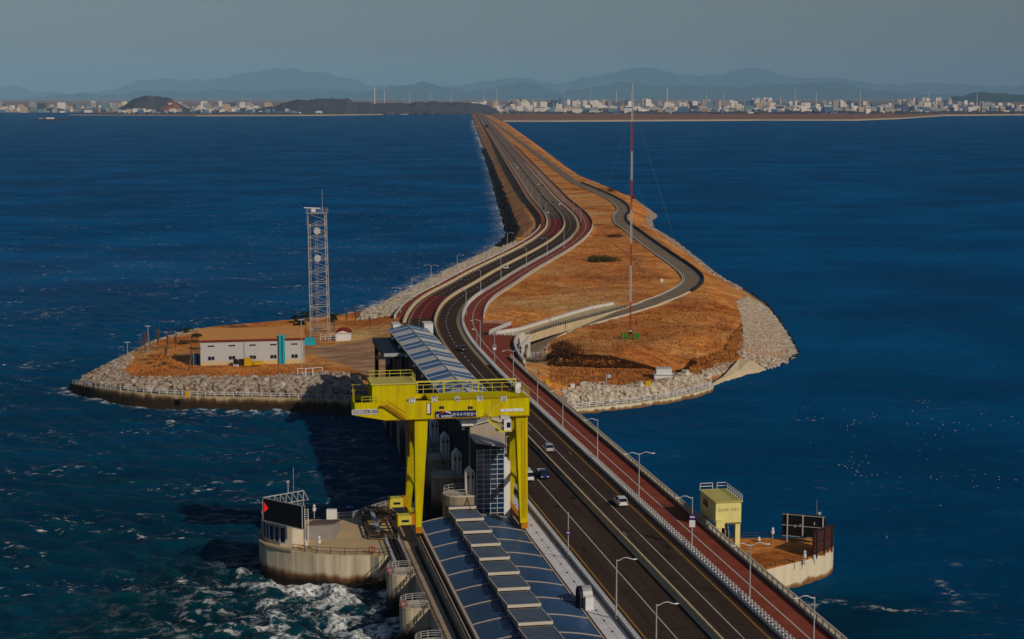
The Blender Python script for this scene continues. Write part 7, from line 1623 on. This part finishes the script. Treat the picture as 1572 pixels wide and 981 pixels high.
tufts([([(760, 485), (800, 440), (880, 380), (930, 340), (960, 380), (1020, 430), (1000, 450), (900, 475), (800, 495)], 8.5), ([(860, 538), (900, 505), (1010, 475), (1090, 450), (1135, 470), (1120, 530), (1060, 550)], 7.2), ([(845, 600), (845, 565), (950, 567), (1040, 570), (1030, 588), (940, 596)], 4.5)], 2400, 8, .25, .7, mat('dead_weed', (0.20, 0.075, 0.03), 0.95, 0.5, 0.1), 'weed_grass', .5)
def track(px, z, w, name):
    pts = catmull([P(u, v, z) for u, v in px], 1.5); mb = MB()
    for i, q in enumerate(pts):
        d = (pts[min(i + 1, len(pts) - 1)] - pts[max(i - 1, 0)]).normalized(); ww = w * random.uniform(.7, 1.2)
        for o in (-.5, 0, .5): x, y = q.x - d.y * ww * o, q.y + d.x * ww * o; mb.v.append((x, y, gz(x, y) + .07))
    for i in range(len(pts) - 1):
        for k in (0, 1): mb.f.append((i * 3 + k, i * 3 + k + 1, i * 3 + 4 + k, i * 3 + 3 + k))
    structure(name, mb, M.get('track_soil') or mat('track_soil', (0.46, 0.24, 0.10), 0.95, 0.5, 0.4, col2=(0.26, 0.10, 0.04)), smooth=True)
track([(986, 398), (965, 418), (935, 436), (895, 447), (850, 452)], 8.0, 1.3, 'dirt_track'); track([(843, 580), (880, 578), (930, 582), (985, 580), (1040, 574)], 4.5, 2.2, 'dirt_track'); track([(900, 372), (935, 372), (965, 392), (990, 420)], 8.2, 1.0, 'dirt_track'); track([(1000, 492), (1050, 500), (1090, 500), (1115, 480)], 7.3, 1.2, 'dirt_track')
# ------------------------------------------------------------------ far shore: land, hills, city
mat('far_soil', (0.34, 0.17, 0.10), 0.95, 0.35, 0.004, stretch=(.3, 1, 1)); mat('far_hill', (0.030, 0.040, 0.036), 0.95, 0.5, 0.004); mat('near_hill', (0.110, 0.095, 0.105), 0.95, 0.6, 0.022, col2=(0.042, 0.056, 0.080), detail=9.0); mat('beach', (0.50, 0.40, 0.28), 0.9, 0.2, 0.01); mat('cut_earth', (0.36, 0.14, 0.08), 0.95, 0.4, 0.01)  # near_hill: haze painted into the headland colour as a blue tint
def flat_px(name, px, z, m, kind='structure', depth=4):
    mb = MB(); p = [P(u, v, z) for u, v in px]; mb.prism([(q.x, q.y) for q in reversed(p)], z - depth, z); return tag(mb.build(name, m), kind=kind)
flat_px('coast', [(-300, 171.8), (100, 171.5), (200, 176.0), (330, 177.0), (470, 176.5), (600, 174.8), (722, 173.6), (760, 173), (722, 160.5), (400, 160), (-300, 160)], 3.0, M['far_soil'])
flat_px('coast', [(735, 172), (772, 184.8), (850, 184.8), (1000, 184), (1160, 183.2), (1310, 183.3), (1385, 180.5), (1450, 176.2), (1572, 175.2), (1900, 175), (1900, 159.5), (900, 159.5), (740, 160)], 4.0, M['far_soil'])
flat_px('beach', [(300, 177.4), (470, 176.9), (600, 175.2), (722, 174.0), (722, 173.0), (600, 174.2), (470, 175.9), (300, 176.4)], 3.3, M['beach'], depth=3); flat_px('beach', [(772, 185.2), (850, 185.2), (1000, 184.4), (1160, 183.6), (1310, 183.7), (1385, 180.9), (1450, 176.6), (1572, 175.6), (1572, 174.8), (1450, 175.6), (1385, 180.1), (1310, 182.7), (1160, 182.6), (1000, 183.5), (850, 184.2), (775, 184.2)], 4.3, M['beach'], depth=4)
mb = MB(); mb.box(-30000, 30000, 15500, 78000, -3, 5); structure('plain', mb, M['far_soil'])
def ridge_hill(name, prof, dist, depth, m, seed, base=0.0, rough=1.0):
    """A hill range: skyline given as pixels, built as a real ridge with slopes at its distance."""
    us = np.linspace(prof[0][0], prof[-1][0], max(24, int((prof[-1][0] - prof[0][0]) / 3))); sv = np.interp(us, [p[0] for p in prof], [p[1] for p in prof]); sv = np.where(sv < HOR, HOR + (sv - HOR) * (.92 if dist > 20000 else 1.0), sv)
    x = (us - CX) / F * dist * 1.0; hz = CAMZ + (HOR - sv) * dist / F / math.cos(PITCH) ** 0; hz += (fbm(x, x * 0, dist * .006, 4, seed)) * dist / F * 5 * rough * np.clip((hz - base) / 60, 0, 1); hz = np.maximum(hz, base + .5)
    rows = np.linspace(-1, 1, 15); V = []; nx = len(x)
    for r_ in rows:
        f = (1 - abs(r_)) ** 1.0; f = f * f * (3 - 2 * f); y = dist + r_ * depth; jit = fbm(x, np.full(nx, y), dist * .012, 4, seed + 7)
        zz = base - 4 + (hz - base + 4) * np.clip(f * (1 + jit * .7 * (abs(r_) > .05)), 0, 1); V.append(np.stack([x * (y / dist), np.full(nx, y), zz], 1))
    V = np.concatenate(V); Q = [(i * nx + k, i * nx + k + 1, (i + 1) * nx + k + 1, (i + 1) * nx + k) for i in range(len(rows) - 1) for k in range(nx - 1)]
    me, _ = fast_mesh(name, V, np.array(Q), m); o = bpy.data.objects.new(name, me); COL.objects.link(o); return tag(o, kind='structure')
ridge_hill('hills', [(-250, 138), (-60, 140), (0, 133), (30, 132), (60, 140), (110, 143), (190, 135), (215, 121), (255, 119), (300, 122), (350, 116), (410, 104), (440, 102), (480, 108), (520, 114), (570, 128), (640, 132), (700, 130), (740, 124), (790, 116), (860, 128), (900, 118), (950, 108), (985, 101), (1005, 104), (1040, 114), (1100, 112), (1130, 104), (1155, 101), (1185, 108), (1220, 118), (1260, 118), (1285, 116), (1310, 124), (1380, 130), (1440, 126), (1520, 132), (1600, 130), (1900, 136)], 72000, 6000, M['far_hill'], 1, rough=1.5)
ridge_hill('hills', [(-250, 150), (20, 154), (80, 147), (130, 142), (180, 146), (212, 138), (250, 139), (300, 140), (340, 135), (380, 138), (420, 142), (440, 135), (500, 138), (560, 140), (610, 132), (650, 126), (690, 134), (720, 140), (760, 132), (800, 124), (830, 130), (860, 144), (905, 134), (950, 124), (1000, 130), (1100, 132), (1200, 128), (1290, 124), (1340, 140), (1500, 148), (1900, 150)], 55000, 5000, M['far_hill'], 3, rough=1.6)
ridge_hill('hills', [(1430, 160), (1455, 150), (1490, 141), (1530, 143), (1600, 146), (1700, 158)], 24000, 1500, M['far_hill'], 4)
ridge_hill('headland', [(183, 167), (200, 158), (225, 149), (250, 147), (270, 150), (285, 160), (300, 167)], 8600, 330, M['near_hill'], 5, rough=2.2)
ridge_hill('headland', [(395, 168), (430, 160), (470, 155), (500, 151.5), (520, 150.5), (545, 155), (575, 158), (600, 160), (640, 158), (670, 157), (720, 158), (750, 163), (765, 169)], 8300, 300, M['near_hill'], 6, rough=2.2)
ridge_hill('cut_slope', [(243, 166), (252, 160), (262, 155), (270, 154), (276, 160), (284, 166)], 8500, 260, M['cut_earth'], 8, rough=.3)
cw = [mat('city_white', (0.78, 0.71, 0.62), .7, .1, .02), mat('city_grey', (0.36, 0.35, 0.35), .7, .15, .02), mat('city_blue', (0.10, 0.17, 0.30), .6, .15, .02), mat('city_tan', (0.52, 0.38, 0.27), .7, .1, .02), mat('city_dark', (0.07, 0.08, 0.12), .7, .2, .02), mat('city_teal', (0.16, 0.27, 0.32), .7, .2, .02)]
ub = MB().box(-.5, .5, -.5, .5, 0, 1); ub.box(-.32, .1, -.3, .3, 1, 1.04); blk = [ub.mesh('block', m) for m in cw]
fb = MB().box(-.5, .5, -.5, .5, 0, .8); fb.extr([(-.5, -.5, .8), (.5, -.5, .8), (.5, 0, 1.0), (-.5, 0, 1.0)][:4], (0, 0, .0001)); fb.v = fb.v[:8]; fb.f = fb.f[:6]; fb.add([(-.52, -.52, .8), (.52, -.52, .8), (.52, .52, .8), (-.52, .52, .8), (-.52, 0, 1.05), (.52, 0, 1.05)], [(0, 1, 5, 4), (2, 3, 4, 5), (1, 2, 5), (3, 0, 4)]); fac = [fb.mesh('factory', m) for m in cw]
cr2 = random.Random(77); cnt = {'apartment_block': 0, 'factory': 0}
def city(kind, me, u, vtop, vbase, wpx, zb, dist, label, group):
    if cnt[kind] >= 298: return
    x = (u - CX) / F * dist; h = max((vbase - vtop) / F * dist, 4); w = wpx / F * dist
    o = bpy.data.objects.new(kind, me); COL.objects.link(o); o.location = (x, dist, zb); o.scale = (w, w * cr2.uniform(.5, .9), h); o.rotation_euler = (0, 0, cr2.uniform(-.4, .4)); tag(o, label, 'building', group); cnt[kind] += 1
LA, GA = 'pale apartment block in the hazy city on the far shore', 'far apartment blocks'
LF, GF = 'low factory hall among the hazy sheds on the far shore', 'far factories'
def cluster(u0, u1, n, top, var, w, dist, base=165):
    for _ in range(n): city('apartment_block', cr2.choice([blk[0], blk[0], blk[0], blk[3], blk[1], blk[2]]), cr2.uniform(u0, u1), base - (base - top) * .74 * cr2.uniform(1 - var, 1.0), base, cr2.uniform(*w), 5, dist + cr2.uniform(-300, 300), LA, GA)
cluster(782, 845, 26, 142, .35, (4, 8), 10500, 162); cluster(846, 868, 5, 141, .1, (6, 12), 10300, 162); cluster(868, 935, 24, 143, .35, (4, 8), 10500, 162); cluster(960, 1000, 9, 141, .4, (4, 9), 10800, 162); cluster(1010, 1140, 26, 143, .5, (4, 9), 11000, 161); cluster(1150, 1210, 16, 139, .5, (4, 8), 11500, 160); cluster(1215, 1300, 18, 144, .5, (4, 7), 11500, 160); cluster(1370, 1480, 30, 139, .5, (3, 7), 12000, 160); cluster(1480, 1570, 10, 148, .5, (4, 8), 11500, 160); cluster(710, 750, 12, 143, .4, (5, 9), 9500, 162); cluster(555, 580, 7, 144, .3, (4, 8), 9300, 161); cluster(595, 650, 12, 150, .4, (5, 9), 9300, 161); cluster(290, 400, 26, 155, .3, (5, 9), 9200, 163); cluster(10, 40, 8, 152, .6, (4, 8), 9500, 164)
for (u0, u1, n, d0, d1, b, hmax) in ((770, 1572, 170, 7900, 9300, 170, 9), (190, 400, 45, 7750, 8000, 172, 8), (400, 500, 16, 7750, 7900, 172, 7), (0, 110, 22, 8300, 8800, 170, 6), (600, 760, 24, 8600, 9200, 166, 7)):
    for _ in range(n):
        d0_ = cr2.uniform(d0, d1); vb_ = HOR + F * (CAMZ - 5) / d0_; city('factory', cr2.choice([fac[0], fac[0], fac[1], fac[2], fac[3], fac[4], fac[5]]), cr2.uniform(u0, u1), vb_ - cr2.uniform(2.0, hmax), vb_, cr2.uniform(4, 16 if u0 > 700 else 9), 4.5, d0_, LF, GF)
# the rest of the city as one mass
rs = np.random.default_rng(31); mb = MB()
for k in range(1300):
    d0_ = rs.uniform(8300, 12500); u = rs.uniform(760, 1640) if k % 5 else rs.uniform(-20, 420); x = (u - CX) / F * d0_; w = rs.uniform(8, 45); h = rs.uniform(6, 22) if rs.random() < .8 else rs.uniform(20, 50); mb.box(x - w / 2, x + w / 2, d0_ - w / 3, d0_ + w / 3, 4, 5 + h)
cm_ = mb.build('far_city', None); cm_.data.materials.clear()
for m_ in cw: cm_.data.materials.append(m_)
mi_ = np.repeat(rs.choice([0, 0, 1, 1, 2, 3, 4, 5], 1300), 6).astype(np.int32); cm_.data.polygons.foreach_set('material_index', mi_); tag(cm_, kind='stuff')
# tree belt and scrub on the far shore
mb = MB()
for k in range(1500):
    sd_ = rs.random(); d0_ = rs.uniform(7700, 8100) if sd_ < .5 else rs.uniform(8000, 9000); u = rs.uniform(770, 1640) if sd_ > .35 else rs.uniform(180, 760); x = (u - CX) / F * d0_; w = rs.uniform(8, 26); mb.ball((x, d0_, 5), w, w, rs.uniform(4, 10), 5, 3)
tag(mb.build('far_trees', M['near_hill']), 'dark belt of trees among the sheds on the far shore', 'trees', kind='stuff')
# tall masts and stacks over the city
sm = MB().tube([(0, 0, 0), (0, 0, 1)], [1.0, .6], 6).mesh('stack', cw[0])
for k, (u, vt, w) in enumerate(((577, 134, 3.5), (592, 138, 2), (630, 143, 1.5), (662, 142, 1.5), (694, 142, 1.3), (743, 138, 1.3), (763, 138, 1.3), (945, 138, 2), (1022, 134, 3), (1082, 142, 1.5), (1108, 140, 1.5), (1217, 136, 2), (1249, 140, 2), (1316, 139, 2.2), (1421, 138, 2), (1494, 143, 2), (1571, 138, 2), (865, 132, 1.2), (905, 130, 1.2), (1195, 144, 2), (376, 146, 1.5), (387, 148, 1.5))):
    d0_ = 10200; o = bpy.data.objects.new('chimney', sm); COL.objects.link(o); o.location = ((u - CX) / F * d0_, d0_, 4); h = CAMZ - 4 + (HOR - vt) * d0_ / F; o.scale = (w, w, h); tag(o, 'thin pale chimney or mast rising above the hazy far city', 'chimney', 'far chimneys')
# jetty beside the dike, moored barge, sand spit
q = P(729, 194.5, 3); q2 = P(748, 193, 3); j_ = thing('jetty', q, 'small pale jetty sticking out of the far dike into the sea', 'jetty'); MB().bar((q.x - 6, q.y, 3.5), (q2.x, q2.y, 3.5), 9, 1.2).build('deck', M['beach'], j_)
for k in range(4): p = q.lerp(q2, k / 4); MB().bar((p.x - 4, p.y, -2), (p.x - 4, p.y, 3), 1.5).build('pile', M['concrete'], j_)
q3 = P(747, 194, 12); hh_ = thing('dike_hut', (q3.x, q3.y, 9), 'dark little hut where the jetty meets the dike', 'hut'); MB().box(q3.x - 4, q3.x + 4, q3.y - 5, q3.y + 5, 8, 15).build('wall', M['dark_steel'], hh_); MB().box(q3.x - 5, q3.x + 5, q3.y - 6, q3.y + 6, 15, 16).build('roof', M['rock_dark'], hh_)
q = P(82, 184.8, 0); b_ = thing('barge', q, 'low dark barge with pale deck house on the far left sea', 'barge'); Lb = 52 / F * q.y
mb = MB(); mb.hexa([(q.x - Lb * .46, q.y - 9, -1), (q.x + Lb * .46, q.y - 9, -1), (q.x + Lb * .46, q.y + 9, -1), (q.x - Lb * .46, q.y + 9, -1), (q.x - Lb * .5, q.y - 10, 5), (q.x + Lb * .5, q.y - 10, 5), (q.x + Lb * .5, q.y + 10, 5), (q.x - Lb * .5, q.y + 10, 5)]); mb.build('hull', mat('barge_hull', (0.06, 0.035, 0.04), .7, .2, .1), b_); MB().box(q.x - Lb * .2, q.x + Lb * .02, q.y - 6, q.y + 6, 5, 10).build('deck_house', cw[0], b_); MB().box(q.x - Lb * .42, q.x - Lb * .3, q.y - 6, q.y + 6, 5, 8.5).build('bow_house', cw[1], b_)
flat_px('sand_spit', [(105, 176.3), (200, 176.8), (300, 177.4), (300, 176.4), (200, 176.2), (110, 175.8)], 2.0, M['beach'], depth=4)
# ------------------------------------------------------------------ gulls on the lake
gb = MB(); gb.ball((0, 0, .16), .26, .46, .22, 8, 5); gb.ball((0, .42, .42), .12, .16, .12, 6, 4); gb.add([(0, -.4, .18), (.12, -.75, .25), (-.12, -.75, .25)], [(0, 1, 2)])
gm = gb.mesh('gull', mat('gull_feather', (0.42, 0.41, 0.39), .8, .1, 2.0), smooth=True); gs = random.Random(5)
gpx = [(1247, 531 + 70), (1247, 604)] ; gpx = []
for cx0, cy0, sx, sy, n in ((1235, 645, 12, 8, 9), (1260, 650, 25, 12, 9), (1305, 650, 10, 9, 8), (1340, 641, 12, 3, 5), (1300, 708, 14, 7, 12), (1335, 728, 22, 8, 12), (1425, 650, 20, 14, 11), (1500, 650, 30, 9, 12), (1430, 690, 10, 7, 5), (1515, 740, 18, 6, 9), (1440, 740, 20, 5, 4), (1560, 650, 6, 8, 4), (1420, 615, 14, 7, 5)):
    for _ in range(n): gpx.append((gs.gauss(cx0, sx), gs.gauss(cy0, sy)))
gpx += [(1348, 381), (1463, 384.5), (1565, 382), (1361, 826), (1444, 777), (167, 565), (205, 526), (590, 420), (1524, 565)]
for u, v in gpx:
    q = P(u, v, 0); o = bpy.data.objects.new('gull', gm); COL.objects.link(o); o.location = (q.x, q.y, .08); o.rotation_euler = (0, 0, gs.uniform(0, 6.28)); s_ = gs.uniform(.28, .46) * (1.6 if v < 400 else 1); o.scale = (s_,) * 3; tag(o, 'white gull floating on the open water', 'gull', 'gulls on the water')
# ------------------------------------------------------------------ haze: one closed box of even air
mb = MB(); mb.box(-60000, 60000, -300, 80000, -4.5, 1550)
hm = bpy.data.materials.new('haze_air'); hm.use_nodes = True; n = hm.node_tree.nodes; n.remove(n['Principled BSDF']); pv = n.new('ShaderNodeVolumePrincipled'); pv.inputs['Color'].default_value = (0.40, 0.72, 1.0, 1); pv.inputs['Density'].default_value = HAZE = 2.3e-5; pv.inputs['Anisotropy'].default_value = -0.25
hm.node_tree.links.new(pv.outputs[0], n['Material Output'].inputs['Volume'])
tag(mb.build('haze', hm), kind='stuff')
